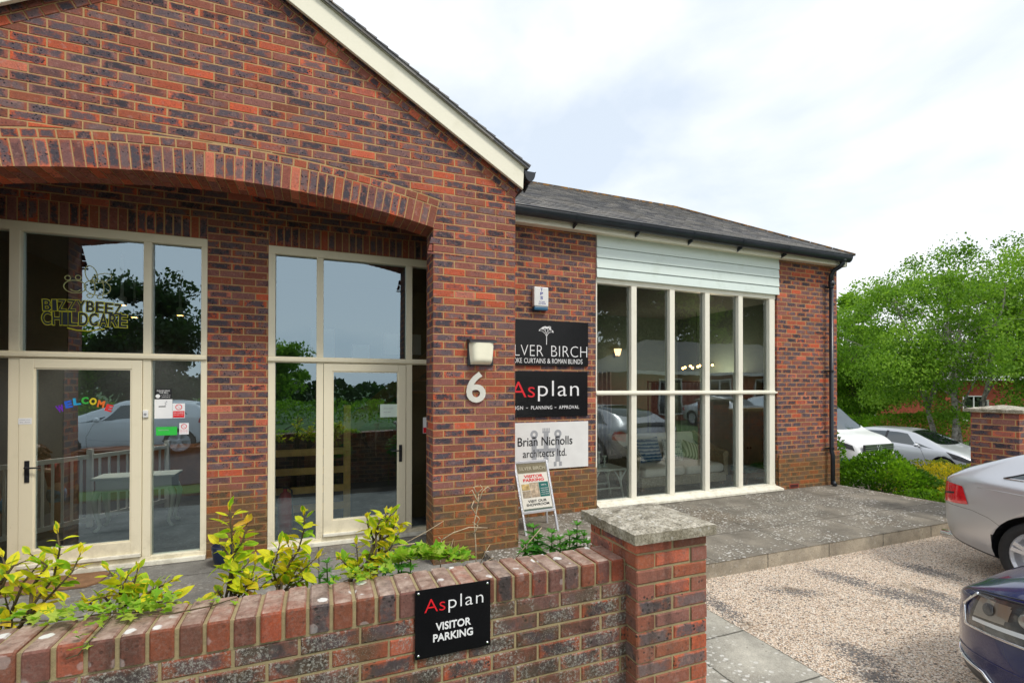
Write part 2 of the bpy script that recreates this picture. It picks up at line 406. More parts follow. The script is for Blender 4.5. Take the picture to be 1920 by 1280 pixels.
def fill(mb, region, O, A, B, N, x0=0, z0=0, pitch=.225, course=.075, joint=.0105, depth=.012, cut=None, phase=.5, mortar=True, ch=.003, mdep=.0035):
    """brick courses laid over a convex region of a wall plane, cut bricks at its edges, mortar sheet behind"""
    O, A, B, N = V(O), V(A), V(B), V(N); H = hps(region)
    xs = [p[0] for p in region]; ys = [p[1] for p in region]
    r0 = int(math.floor((min(ys)-z0)/course)); r1 = int(math.ceil((max(ys)-z0)/course))
    for r in range(r0, r1):
        off = x0-(phase*pitch if r % 2 else 0)
        b0 = int(math.floor((min(xs)-off)/pitch)); b1 = int(math.ceil((max(xs)-off)/pitch))
        for b in range(b0, b1):
            xa = off+b*pitch; za = z0+r*course; g = R.uniform(-.0012, .0012)
            rect = [(xa+g, za+R.uniform(-.001, .001)), (xa+pitch-joint+g, za+R.uniform(-.001, .001)), (xa+pitch-joint+g, za+course-joint), (xa+g, za+course-joint+R.uniform(-.001, .001))]
            rect = [(p[0]+R.uniform(-.0008, .0008), p[1]+R.uniform(-.0008, .0008)) for p in rect]
            po = clip(rect, H)
            if len(po) < 3: continue
            rn = rnd3()
            for pc in (cut(po) if cut else [po]): brick(mb, pc, O, A, B, N, depth, ch, rect, rn)
    if mortar: mb.add([O+A*p[0]+B*p[1]-N*mdep for p in region], [tuple(range(len(region)))], 1)
def rect(x0, z0, x1, z1): return [(x0, z0), (x1, z0), (x1, z1), (x0, z1)]
X, Y_, Z = V((1,0,0)), V((0,1,0)), V((0,0,1))
# ================================================================ ground
YP, YB = 4.824, 5.855         # gable front plane, main wall plane
TZ, PZ = .155, .08            # terrace and porch floor levels
WEAR = []
for (xa, ya, xb, yb, w_) in ((1535, 1072, 1640, 1100, .16), (1620, 1095, 1800, 1150, .20), (1700, 1060, 1800, 1085, .16), (1445, 1106, 1530, 1114, .10), (1570, 1210, 1650, 1250, .14), (1330, 1120, 1380, 1160, .10), (1600, 1262, 1680, 1278, .10), (1740, 1110, 1800, 1130, .12)):
    pa, pb = onZ(xa, ya, 0), onZ(xb, yb, 0); m_ = (pa+pb)/2; d_ = pb-pa; WEAR.append((m_.x, m_.y, d_.length/2*1.25+.05, w_, atan2(d_.y, d_.x)))
def gravel_mat():
    t = NT('gravel'); P = t.obj()
    vc = t.n('SeparateColor', {0: t.voro(92, out='Color', vec=P)}).outputs; vd = t.voro(92, vec=P)
    c = t.ramp(vc[0], [(0, (.42, .30, .20)), (.2, (.68, .50, .36)), (.38, (.84, .67, .50)), (.66, (.92, .79, .65)), (1, (.94, .87, .77))])
    c = t.mix(t.math('MULTIPLY', t.sm(vd, .42, .68), .6), c, (.16, .12, .09, 1))
    c = t.mix(t.math('GREATER_THAN', vc[1], .93), c, (.09, .08, .07, 1))
    sx = t.sep(P); wear = -1.1
    for (cx, cy, ra, rb, ro) in WEAR:
        dx = t.math('SUBTRACT', sx[0], cx); dy = t.math('SUBTRACT', sx[1], cy)
        u_ = t.math('ADD', t.math('MULTIPLY', dx, cos(ro)/ra), t.math('MULTIPLY', dy, sin(ro)/ra)); v_ = t.math('ADD', t.math('MULTIPLY', dx, -sin(ro)/rb), t.math('MULTIPLY', dy, cos(ro)/rb))
        q_ = t.math('SUBTRACT', 1.0, t.math('ADD', t.math('MULTIPLY', u_, u_), t.math('MULTIPLY', v_, v_))); wear = t.math('MAXIMUM', wear, q_)
    wear = t.math('ADD', wear, t.math('ADD', t.math('MULTIPLY', t.math('SUBTRACT', t.noise(4, 7, .75), .5), 2.6), t.math('MULTIPLY', t.math('SUBTRACT', vc[2], .5), 1.5)))
    k = t.sm(wear, .15, .9)
    c = t.mix(t.math('MULTIPLY', k, .86), c, t.mix(t.noise(90, 3, .6, P), (.045, .046, .05, 1), (.17, .165, .165, 1)))
    c = t.mix(t.math('MULTIPLY', t.sm(t.noise(2.3, 5, .6, P), .58, .72), .45), c, (.16, .115, .065, 1))
    t.col(c); t.rough(.9); t.bump(t.math('SUBTRACT', 1.0, vd), .9, .012); return t.m
def paving_mat(name, slabs, base=(.262, .236, .190), off=(0, 0), spots=1.0, bright=1.0):
    t = NT(name); P = t.obj(); s = t.sep(P)
    c = t.ramp(t.noise(2.6, 7, .65), [(.3, tuple(x*.50*bright for x in base)), (.5, tuple(x*.82*bright for x in base)), (.72, tuple(x*1.25*bright for x in base))])
    c = t.mix(t.math('MULTIPLY', t.sm(t.noise(1.1, 5, .6), .52, .68), .45), c, (.21, .155, .095, 1))
    c = t.mix(.55, c, t.ramp(t.noise(120, 4, .75), [(.28, (.25, .25, .25)), (.72, (1.25, 1.22, 1.18))]), 'MULTIPLY')
    def grid(v, w, o):
        f = t.math('FRACT', t.math('DIVIDE', t.math('ADD', v, o+100*w), w))
        d = t.math('MULTIPLY', t.math('ABSOLUTE', t.math('SUBTRACT', f, .5)), w)
        return t.sm(d, w/2-.010, w/2-.003)
    nj = t.math('MULTIPLY', t.math('SUBTRACT', t.noise(7, 3), .5), .018)
    g = t.math('MAXIMUM', grid(t.math('ADD', s[0], nj), slabs[0], off[0]), grid(t.math('ADD', s[1], nj), slabs[1], off[1]))
    c = t.mix(t.math('MULTIPLY', g, .8), c, (.035, .032, .024, 1))
    if spots:
        for sc, a, b, m0, m1, col in ((13, .235, .19, .42, .52, (.72, .71, .67, 1)), (21, .25, .20, .42, .52, (.66, .65, .60, 1)), (38, .28, .22, .46, .56, (.44, .43, .38, 1))):
            w_ = t.n('Mapping', {'Vector': P, 'Scale': (1, 1.2, 1)}).outputs[0]
            k = t.math('MULTIPLY', t.sm(t.math('ADD', t.voro(sc, vec=w_), t.math('MULTIPLY', t.math('SUBTRACT', t.noise(60, 3), .5), .22)), a, b), t.sm(t.noise(2.2, 4, .6), m0, m1))
            c = t.mix(t.math('MULTIPLY', k, .75*spots), c, col)
        k = t.math('MULTIPLY', t.sm(t.voro(26), .22, .12), t.sm(t.noise(3, 4), .48, .58)); c = t.mix(t.math('MULTIPLY', k, .6), c, (.025, .024, .02, 1))
    t.col(c); t.rough(.9); t.bump(t.math('SUBTRACT', t.noise(140, 4, .7), t.math('MULTIPLY', g, 1.5)), .5, .006); return t.m
MT['gravel'] = gravel_mat()
MT['terrace'] = paving_mat('terrace_slabs', (1.25, .92), off=(.12, .25))
MT['porch'] = paving_mat('porch_concrete', (9.0, 1.02), base=(.27, .26, .235), off=(0, .72), spots=.25, bright=1.05)
MT['path'] = paving_mat('path_slabs', (.60, .62), base=(.52, .50, .43), off=(.58-3.02+.02, .06+.31-.06), spots=1.0, bright=1.0)
MT['kerb'] = paving_mat('kerb_concrete', (.92, 50), base=(.50, .44, .34), off=(.3, 25), spots=.2)
MT['soil'] = plain('soil', (.045, .032, .02, 1), .95, var=.4, sc=9, bump=.8)
MT['asphalt'] = plain('asphalt', (.036, .036, .038, 1), .85, var=.25, sc=3, bump=.5, fine=160)
MT['lawn'] = plain('lawn', (.055, .12, .02, 1), .9, var=.4, sc=1.2, bump=.6, fine=60)

def gz(x, y):                 # the yard lies level; past the terrace the land falls away to the far car park
    k = min(1, max(0, (y+5)/5)); k = k*k*(3-2*k)
    return -.03-k*min(1.5, max(0, x-8.75)*.098)
def drape(name, x0, x1, y0, y1, nx, ny, m, dz=0, xs=None, ys=None):
    g = MB(); xs = xs or [x0+(x1-x0)*i/nx for i in range(nx+1)]; ys = ys or [y0+(y1-y0)*j/ny for j in range(ny+1)]
    g.add([(x, y, gz(x, y)+dz) for x in xs for y in ys], [(i*len(ys)+j, (i+1)*len(ys)+j, (i+1)*len(ys)+j+1, i*len(ys)+j+1) for i in range(len(xs)-1) for j in range(len(ys)-1)]); return ground(name, g, m, smooth=True)
drape('grass_ground', 0, 0, 0, 0, 0, 0, 'lawn', 0, [-400, -60, -10, 0, 8.75, 12, 16, 20, 24.1, 40, 100, 600], [-400, -60, -12, -5, -4, -3, -2, -1, 0, 5, 20, 60, 600])
drape('yard_road', -40, 8.9, -9.4, .9, 40, 20, 'asphalt', .012)
drape('car_park_road', 11.2, 44, 2.2, 12.8, 30, 10, 'asphalt', .014)
g = MB()
nx, ny = 60, 60
vs = []
for i in range(nx+1):
    for j in range(ny+1):
        x = 3.02+(8.95-3.02)*i/nx; y = -2.4+(3.69+2.4)*j/ny
        vs.append((x, y, .012*mnoise.noise(V((x*1.3, y*1.3, 0)))+.004))
g.add(vs, [(i*(ny+1)+j, (i+1)*(ny+1)+j, (i+1)*(ny+1)+j+1, i*(ny+1)+j+1) for i in range(nx) for j in range(ny)]); ground('gravel_bay', g, 'gravel', smooth=True)
g = MB(); g.box(1.55, -2.4, -.1, 3.02, 3.66, .012); ground('slab_path', g, 'path')
# loose stones lying on the bay
g = MB(); RS = random.Random(3); cols = []
for i in range(9000):
    x = 3.05+RS.random()**1.3*5.2; y = .9+RS.random()*2.72
    if any(((x-c0)*cos(ro)+(y-c1)*sin(ro))**2/ra**2+(-(x-c0)*sin(ro)+(y-c1)*cos(ro))**2/rb**2 < 1 for c0, c1, ra, rb, ro in WEAR) and RS.random() < .85: continue
    r = RS.uniform(.003, .0075); a = RS.random()*6.28; z = .012*mnoise.noise(V((x*1.3, y*1.3, 0)))+.004+r*.25
    vs = [(x+cos(a+q*2.09+RS.uniform(-.3,.3))*r*RS.uniform(.7,1.3), y+sin(a+q*2.09+RS.uniform(-.3,.3))*r*RS.uniform(.7,1.2), z+RS.uniform(-.2,.2)*r) for q in range(3)]
    vs += [(x+RS.uniform(-.3,.3)*r, y+RS.uniform(-.3,.3)*r, z+r*.75)]
    g.add(vs, [(0,1,3),(1,2,3),(2,0,3)], 0, [[(0,0)]*3]*3, rnd3(RS))
def stone_mat():
    t = NT('stones'); at = t.n('Attribute', attribute_name='rnd'); r = t.n('SeparateColor', {0: at.outputs['Color']}).outputs
    t.col(t.ramp(r[0], [(0, (.14, .10, .07)), (.12, (.5, .35, .23)), (.4, (.80, .62, .44)), (.75, (.90, .76, .60)), (1, (.94, .87, .78))])); t.rough(.85); return t.m
MT['stones'] = stone_mat()
tag(g.build('loose_gravel', 'stones'), 'loose pale pebbles strewn over the gravel parking bay', 'gravel', kind='stuff')

g = MB(); g.add([(1.60,3.662,TZ),(7.8,3.662,TZ),(8.668,3.662,TZ),(8.45,5.83,TZ),(8.45,YB+.06,TZ),(1.60,YB+.06,TZ)], [(0,1,2,3,4,5)])
g.add([(8.66,3.72,TZ),(8.45,YB+.06,TZ),(8.45,YB+.06,-.05),(8.66,3.72,-.05)], [(0,1,2,3)])
g.add([(1.60,3.72,TZ),(1.60,YB,TZ),(1.60,YB,-.05),(1.60,3.72,-.05)], [(0,1,2,3)])
ground('terrace_pavement', g, 'terrace')
g = MB(); g.box(1.62, 3.670, -.05, 8.66, 3.72, TZ-.002); tag(g.build('terrace_kerb', 'kerb', bevel=.008), kind='structure')
g = MB(); g.add([(-5.5,3.25,PZ),(1.60,3.25,PZ),(1.60,YB+.1,PZ),(-5.5,YB+.1,PZ)], [(0,1,2,3)]); ground('porch_floor', g, 'porch')
g = MB(); g.box(-5.5, 2.26, -.05, 1.62, 3.27, .075); ground('planting_bed', g, 'soil')
drape('shrub_bed', 8.64, 11.2, 3.9, 8.6, 8, 6, 'soil', .03)

# ================================================================ building
bld = thing('brick_building', 'red brick office building with arched gable porch and slate roof', 'building', (0, YB, 0))
N_ = V((0,-1,0))
# --- gable front -------------------------------------------------------
AX = -.733; RI = 8.17; ZC = 3.665-RI; HALF = 1.797; PA = math.asin(HALF/RI)
RE = RI+.225; RO = RE+.075
def arch_cut(po):
    out = []
    cx = sum(p[0] for p in po)/len(po)
    sgn = 1 if cx > AX else -1
    nx, nz = sgn*cos(PA), -sin(PA)         # radial line through the spring: keep the pier side
    c = nx*AX+nz*ZC
    a = clip(po, [(-nx, -nz, -c)])
    if a: out.append(a)
    b = clip(po, [(nx, nz, c)])
    if b:
        bx = sum(p[0] for p in b)/len(b); bz = sum(p[1] for p in b)/len(b)
        l = sqrt((bx-AX)**2+(bz-ZC)**2); ux, uz = (bx-AX)/l, (bz-ZC)/l
        b = clip(b, [(-ux, -uz, -(ux*AX+uz*ZC+RO+.004))])
        if b: out.append(b)
    return out
ZB = lambda x: 4.061+(1.655-x)*.60 if x > AX else 4.061+(1.655-(2*AX-x))*.60
zl = -3.423
mb = MB()
region = [(zl, 3.20), (1.957, 3.20), (1.957, ZB(1.957)), (AX, ZB(AX)), (zl, ZB(1.957))]
O = V((0, YP, 0))
fill(mb, region, O, X, Z, N_, x0=1.064, z0=.08, cut=arch_cut, mortar=False)
# mortar sheet of the gable, cut along the outer ring
ring = [(AX+RO*sin(-PA+2*PA*i/24), ZC+RO*cos(-PA+2*PA*i/24)) for i in range(25)]
top = [(1.957, ZB(1.957)), (AX, ZB(AX)), (zl, ZB(1.957))]
for i in range(24):
    p, q = ring[i], ring[i+1]
    mb.add([O+X*p[0]+Z*p[1]-N_*.0035, O+X*q[0]+Z*q[1]-N_*.0035, O+X*q[0]+Z*(ZB(q[0])+.3)-N_*.0035, O+X*p[0]+Z*(ZB(p[0])+.3)-N_*.0035], [(0,1,2,3)], 1)
for sg in (1, -1):
    e_ = AX+sg*RO*sin(PA); ze = ZC+RO*cos(PA); sp_ = AX+sg*HALF; zs = ZC+RI*cos(PA); far = 1.957 if sg > 0 else zl
    poly = [(sp_, 3.20), (far, 3.20), (far, ZB(1.957)+.2), (e_, ZB(e_)+.2), (e_, ze), (sp_, zs)]
    mb.add([O+X*p[0]+Z*p[1]-N_*.0035 for p in poly], [tuple(range(6))], 1)
# two raked courses under the barge boards
for sg in (1, -1):
    d = V((sg, 0, -.60)).normalized(); nrm = V((sg*.60, 0, 1)).normalized(); st = V((AX, YP, ZB(AX)))
    Lr = 3.1+.02
    A = d if sg > 0 else -d
    for k, (pt, off) in enumerate(((.1125, 0), (.1125, .04))):
        reg = rect(0, .004+k*.075, Lr, .004+k*.075+.069) if sg > 0 else rect(-Lr, .004+k*.075, 0, .004+k*.075+.069)
        fill(mb, [(p[0], p[1]) for p in reg], st+N_*(.003+.006*k), A, nrm, N_, x0=off, z0=.004+k*.075, pitch=pt, course=.075, phase=.5, mortar=False, depth=.03)
gable = mb.build('gable_wall', ['brick', 'mortar'], bld)
# pier of the porch (right) and its far twin (left), with the projecting plinth
for sg in (1, -1):
    mb = MB()
    x0, x1 = (1.064, 1.957) if sg > 0 else (zl, 2*AX-1.064)
    fill(mb, rect(x0, .755, x1, 3.20), O, X, Z, N_, x0=1.064, z0=.08)
    fill(mb, rect(x0-(.028 if sg < 0 else 0), PZ-.01, x1+(.028 if sg > 0 else 0), .755), O+N_*.028, X, Z, N_, x0=1.064, z0=.08)
    mb.box(x0-(.02 if sg < 0 else 0), YP-.024, .70, x1+(.02 if sg > 0 else 0), YP+.05, .749, 1)
    # outer flank towards the terrace and inner reveal
    if sg > 0:
        fill(mb, rect(YP, TZ-.01, YB, 4.0), V((1.957, 0, 0)), Y_, Z, X, x0=YP, z0=.08)
        fill(mb, rect(YP-.028, TZ-.05, YB, .755), V((1.957+.028, 0, 0)), Y_, Z, X, x0=YP, z0=.08)
        fill(mb, rect(-5.151, PZ-.01, -YP, ZC+RI*cos(PA)), V((1.064, 0, 0)), -Y_, Z, -X, x0=-YP-.0, z0=.08)
        mb.add([(1.07,5.151,PZ),(1.64,5.151,PZ),(1.64,5.151,3.7),(1.07,5.151,3.7)], [(0,1,2,3)], 1)
        fill(mb, rect(5.151, PZ, YB, 3.7), V((1.64, 0, 0)), Y_, Z, -X, x0=YP, z0=.08)
    else:
        fill(mb, rect(-YB, PZ, -YP, 4.0), V((x0, 0, 0)), -Y_, Z, -X, x0=-YP, z0=.08)
        fill(mb, rect(YP, PZ, 5.151, ZC+RI*cos(PA)), V((x1, 0, 0)), Y_, Z, X, x0=YP, z0=.08)
        mb.add([(x1,5.151,PZ),(-3.1,5.151,PZ),(-3.1,5.151,3.7),(x1,5.151,3.7)], [(0,1,2,3)], 1)
        fill(mb, rect(-YB, PZ, -5.151, 3.7), V((-3.1, 0, 0)), -Y_, Z, X, x0=-YP, z0=.08)
    mb.build('porch_pier', ['brick', 'mortar'], bld)
# arch: ring of headers on end, a brick and a half deep, with a flat ring above
mb = MB(); na = int(round(2*PA*RI/.0745)); da = 2*PA/na
for i in range(na):
    a = -PA+(i+.5)*da; t = V((cos(a), 0, -sin(a))); r = V((sin(a), 0, cos(a))); c = V((AX, YP, ZC)); rn = rnd3()
    w0 = da*RI/2-.0045; w1 = da*RE/2-.005
    po = [(-w0, RI+R.uniform(-.002,.002)), (w0, RI+R.uniform(-.002,.002)), (w1, RE-.010), (-w1, RE-.010)]
    a1, a2 = (.215, .1025) if i % 2 else (.1025, .215)
    brick(mb, po, c, t, r, N_, a1, .003, None, rn)
    brick(mb, po, c+Y_*(a1+.01), t, r, N_, a2, .004)
nb = int(round(2*PA*RE/.1125)); db = 2*PA/nb
for i in range(nb):
    a = -PA+(i+.5)*db; t = V((cos(a), 0, -sin(a))); r = V((sin(a), 0, cos(a))); w0 = db*RE/2-.005
    brick(mb, [(-w0, RE), (w0, RE), (w0, RO-.010), (-w0, RO-.010)], V((AX, YP, ZC)), t, r, N_, .05, .004)
M_ = 40
for r0, r1, y0, y1 in ((RI+.005, RO, YP+.0035, YP+.0035),):
    vs = []
    for i in range(M_+1):
        a = -PA+2*PA*i/M_; vs += [(AX+r*sin(a), y0, ZC+r*cos(a)) for r in (r0, r1)]
    mb.add(vs, [(2*i, 2*i+2, 2*i+3, 2*i+1) for i in range(M_)], 1)
vs = []
for i in range(M_+1):
    a = -PA+2*PA*i/M_; vs += [(AX+(RI+.006)*sin(a), y, ZC+(RI+.006)*cos(a)) for y in (YP+.006, 5.15)]
mb.add(vs, [(2*i, 2*i+1, 2*i+3, 2*i+2) for i in range(M_)], 1)
vs = []
for i in range(M_+1):
    a = -PA+2*PA*i/M_; x = AX+RI*sin(a); vs += [(x, 5.152, ZC+(RI+.005)*cos(a)), (x, 5.152, 4.3)]
mb.add(vs, [(2*i, 2*i+2, 2*i+3, 2*i+1) for i in range(M_)], 1)
mb.build('arch', ['brick', 'mortar'], bld)
# --- wall behind the porch ----------------------------------------------
OB = V((0, YB, 0)); H1 = 3.395
mb = MB()
W1 = (-3.14, -1.085); W2 = (-.515, 1.52)
fill(mb, rect(-3.43, PZ, W1[0], H1), OB, X, Z, N_, z0=.095)
fill(mb, rect(W1[1], PZ, W2[0], 3.62), OB, X, Z, N_, x0=-1.085, z0=.095)
fill(mb, rect(W2[1], PZ, 1.70, H1), OB, X, Z, N_, z0=.095)
for a, b in (W1, W2):
    n = int((b-a)/.075); p = (b-a)/n
    for i in range(n): brick(mb, rect(a+i*p+.004, H1+.006, a+(i+1)*p-.005, H1+.221), OB, X, Z, N_)
    mb.add([OB+X*q[0]+Z*q[1]-N_*.0035 for q in rect(a, H1, b, 3.62)], [(0,1,2,3)], 1)
fill(mb, rect(-3.43, 3.62, 1.70, 4.32), OB, X, Z, N_, z0=.095)
mb.build('porch_back_wall', ['brick', 'mortar'], bld)
mb = MB(); mb.box(-3.43, 5.10, 4.30, 1.95, YB+.1, 4.36); mb.build('porch_ceiling', plain('porch_board', (.30, .28, .24, 1), .7), bld)
# --- wing wall ----------------------------------------------------------
SW = (3.594, 7.082)
mb = MB()
fill(mb, rect(1.957, .745, SW[0], 4.06), OB, X, Z, N_, x0=1.96, z0=.07)
fill(mb, rect(SW[1], .745, 8.545, 4.06), OB, X, Z, N_, x0=7.09, z0=.07)
for a, b in ((1.957, SW[0]), (SW[1]+.003, 8.573)):
    fill(mb, rect(a, TZ-.03, b, .745), OB+N_*.026, X, Z, N_, x0=a+.05, z0=.07)
    mb.box(a, YB-.023, .69, b, YB+.05, .741, 1)
for a, s in ((SW[0], 1), (SW[1], -1)):
    fill(mb, rect(YB, TZ, YB+.11, 3.395) if s < 0 else rect(-YB-.11, TZ, -YB, 3.395), V((a, 0, 0)), Y_ if s < 0 else -Y_, Z, V((-1,0,0)) if s < 0 else X, x0=YB, z0=.07)
fill(mb, rect(YB, -.1, 9.9, 4.06), V((8.545, 0, 0)), Y_, Z, X, x0=YB, z0=.07)
mb.box(1.96, YB+.02, 3.95, 8.53, YB+.2, 4.05, 1)
mb.build('wing_wall', ['brick', 'mortar'], bld)
mb = MB(); mb.box(7.33, YB-.0285, .165, 7.545, YB+.02, .235)
for i in range(9): mb.box(7.345+i*.0215, YB-.032, .175, 7.357+i*.0215, YB-.026, .226, 1)
mb.build('air_brick', [plain('terracotta', (.38, .06, .035, 1), .8), 'black'], bld)
mb = MB(); mb.box(-3.4, 9.9, 0, 8.53, 10.0, 5.2); mb.box(-3.45, YB, 0, -3.43, 10, 4.3); mb.build('rear_wall', 'brick_far', bld)
# --- cladding -----------------------------------------------------------
zs = [3.392, 3.528, 3.672, 3.816, 4.0]
for i in range(4):
    mb = MB(); mb.add([(SW[0]+.003, YB-.030, zs[i]+.002), (SW[1]+.022, YB-.030, zs[i]+.002), (SW[1]+.022, YB-.016, zs[i+1]-.004), (SW[0]+.003, YB-.016, zs[i+1]-.004),
              (SW[0]+.003, YB+.05, zs[i]+.002), (SW[1]+.022, YB+.05, zs[i]+.002), (SW[1]+.022, YB+.05, zs[i+1]-.004), (SW[0]+.003, YB+.05, zs[i+1]-.004)],
             [(0,1,2,3),(0,4,5,1),(3,2,6,7),(0,3,7,4),(1,5,6,2)]); mb.build('weatherboard', 'sage', bld)
# --- frames, doors, panes ------------------------------------------------
def frame_set(name, x0, x1, z0, z1, mulls, trans, tz, mat, w=.072, y=YB, proud=.0, bays=None, parent=bld, sillz=None, gl='glass', bead=.014):
    """timber frame: head, jambs, mullions (x ranges), a moulded transom at tz, bottom rail; panes as children"""
    mb = MB(); yf, yb = y-.012-proud, y+.085
    mb.box(x0, yf, z1-.085, x1, yb, z1)
    mb.box(x0, yf, z0, x1, yb, z0+.075)
    for a, b in mulls:
        for c, d in ((z0+.075, tz-.035), (tz+.030, z1-.085)): mb.box(a, yf+.001, c, b, yb, d)
    mb.box(x0, yf, tz-.035, x1, yb, tz+.030)
    mb.box(x0, yf-.024, tz-.022, x1, yf+.002, tz+.012)
    fr = mb.build(name, mat, parent, bevel=.004)
    return fr
def pane(parent, x0, z0, x1, z1, y, gl='glass', bead=None, bm='cream'):
    mb = MB(); mb.add([(x0-.01, y, z0-.01), (x1+.01, y, z0-.01), (x1+.01, y, z1+.01), (x0-.01, y, z1+.01)], [(0,1,2,3)])
    p = mb.build('pane', gl, parent); return p
def mull(*xs): return [(xs[i], xs[i+1]) for i in range(0, len(xs), 2)]
TZW = 2.162                    # transom
def entrance(x0, xa, xb, x1, door, handle_right):
    m = mull(x0, x0+.068, xa[0], xa[1], xb[0], xb[1], x1-.055, x1)
    fr = frame_set('entrance_screen', x0, x1, PZ+.012, H1, m, True, TZW, 'cream')
    gaps = [(x0+.068, xa[0]), (xa[1], xb[0]), (xb[1], x1-.055)]
    for i, (a, b) in enumerate(gaps):
        pane(fr, a, TZW+.030, b, H1-.085, YB+.045)
        if i != 1: pane(fr, a, PZ+.087, b, TZW-.035, YB+.045)
    mb = MB(); mb.box(x0, YB-.05, PZ+.003, x1, YB+.0, PZ+.05); mb.build('sill', 'cream2', fr, bevel=.006)
    # door leaf
    a, b = gaps[1]; a += .004; b -= .004; z0, z1 = PZ+.092, TZW-.04
    ga, gb, gz0, gz1 = door
    mb = MB(); ya, yb_ = YB-.020, YB+.030
    mb.box(a, ya, z0, ga, yb_, z1); mb.box(gb, ya, z0, b, yb_, z1); mb.box(ga, ya, gz1, gb, yb_, z1); mb.box(ga, ya, z0, gb, yb_, gz0)
    dr = mb.build('door', 'cream', bld, bevel=.003)
    mb = MB(); mb.box(a, YB-.052, z0+.012, b, YB-.02, z0+.045); mb.build('weather_bar', 'cream2', dr, bevel=.004)
    pane(dr, ga, gz0, gb, gz1, YB+.008)
    mb = MB(); bd = .012
    for q in ((ga, gz0, ga+bd, gz1), (gb-bd, gz0, gb, gz1), (ga+bd, gz0, gb-bd, gz0+bd), (ga+bd, gz1-bd, gb-bd, gz1)): mb.box(q[0], YB-.012, q[1], q[2], YB+.004, q[3])
    mb.build('glazing_bead', 'cream', dr)
    hx = b-.062 if handle_right else a+.062
    hz = 1.10
    mb = MB(); mb.box(hx-.018, YB-.030, hz-.125, hx+.018, YB-.020, hz+.075); s = -1 if handle_right else 1
    mb.tube([(hx, YB-.03, hz+.012), (hx, YB-.062, hz+.012), (hx+s*.02, YB-.068, hz+.012), (hx+s*.115, YB-.064, hz+.010)], [.011, .010, .009, .007], 8)
    mb.lathe([(0, .006), (.008, .006), (.008, 0)], (hx, YB-.031, hz-.075), 10, N_)
    mb.build('handle', 'black', dr, bevel=.004)
    return fr, dr
scr1, door1 = entrance(W1[0], (-2.657, -2.579), (-1.634, -1.566), W1[1], (-2.470, -1.724, .335, 2.035), False)
scr2, door2 = entrance(W2[0], (-.031, .042), (.964, 1.036), W2[1], (.139, .872, .355, 2.038), True)
# shop window
sx = [(3.594, 3.625), (4.186, 4.306), (4.871, 5.0), (5.555, 5.672), (6.244, 6.357), (6.932, 7.053)]
YS = YB+.03
mb = MB(); z0, z1, tz = .18, 3.40, 1.783
mb.box(3.594, YS-.012, z1-.075, 7.065, YS+.085, z1); mb.box(3.594, YS-.012, z0, 7.065, YS+.085, z0+.075)
for i, (a, b) in enumerate(sx):
    if i not in (0, 5): c_ = (a+b)/2; a, b = c_-.046, c_+.046
    for c, d in ((z0+.075, tz-.04), (tz+.025, z1-.075)): mb.box(a, YS-.010, c, b, YS+.085, d)
mb.box(3.594, YS-.012, tz-.04, 7.065, YS+.085, tz+.025); mb.box(3.594, YS-.040, tz-.025, 7.08, YS-.010, tz+.006)
shop = mb.build('shop_window', 'cream2', bld, bevel=.004)
mb = MB(); mb.add([(3.60, YS-.01, .235), (7.07, YS-.01, .235), (7.12, YB-.095, .195), (3.60, YB-.095, .195), (3.60, YS-.01, .165), (7.07, YS-.01, .165), (7.12, YB-.095, .165), (3.60, YB-.095, .165)], [(0,3,2,1),(3,7,6,2),(0,1,5,4),(1,2,6,5),(0,4,7,3),(4,5,6,7)])
mb.build('sill', 'cream2', shop)
gx = [3.625]+[v for a, b in sx[1:5] for v in ((a+b)/2-.046, (a+b)/2+.046)]+[6.932]
for i in range(5):
    for za, zb in ((z0+.075, tz-.04), (tz+.025, z1-.075)): pane(shop, gx[2*i], za, gx[2*i+1], zb, YS+.05, 'shopglass')
# --- roofs ---------------------------------------------------------------
def slate_mat():
    t = NT('slate'); P = t.obj(); at = t.n('Attribute', attribute_name='rnd'); r = t.n('SeparateColor', {0: at.outputs['Color']}).outputs
    c = t.ramp(r[0], [(0, (.14, .14, .15)), (.4, (.20, .198, .20)), (.75, (.26, .25, .24)), (1, (.34, .32, .30))])
    c = t.mix(t.math('MULTIPLY', t.sm(t.noise(2.2, 6, .65), .45, .7), .5), c, (.24, .22, .185, 1))
    c = t.mix(.5, c, t.ramp(t.noise(60, 4, .7), [(.3, (.4, .4, .4)), (.7, (1.1, 1.1, 1.1))]), 'MULTIPLY')
    z = t.sep(P)[2]
    k = t.math('MULTIPLY', t.sm(t.noise(5, 5, .65), .52, .66), t.sm(z, 5.05, 5.5))
    c = t.mix(t.math('MULTIPLY', k, .75), c, (.30, .155, .03, 1))
    t.col(c); t.rough(.8); t.bump(t.noise(80, 4), .4, .004); return t.m
MT['slate'] = slate_mat()
def ridge_mat():
    t = NT('ridge_tile'); c = t.mix(t.sm(t.noise(9, 5, .65), .42, .6), (.12, .105, .09, 1), (.36, .17, .03, 1)); t.col(c); t.rough(.9); t.bump(t.noise(40, 4), .5, .01); return t.m
MT['ridge'] = ridge_mat()
sl_ = V((0, 1, .595)); 
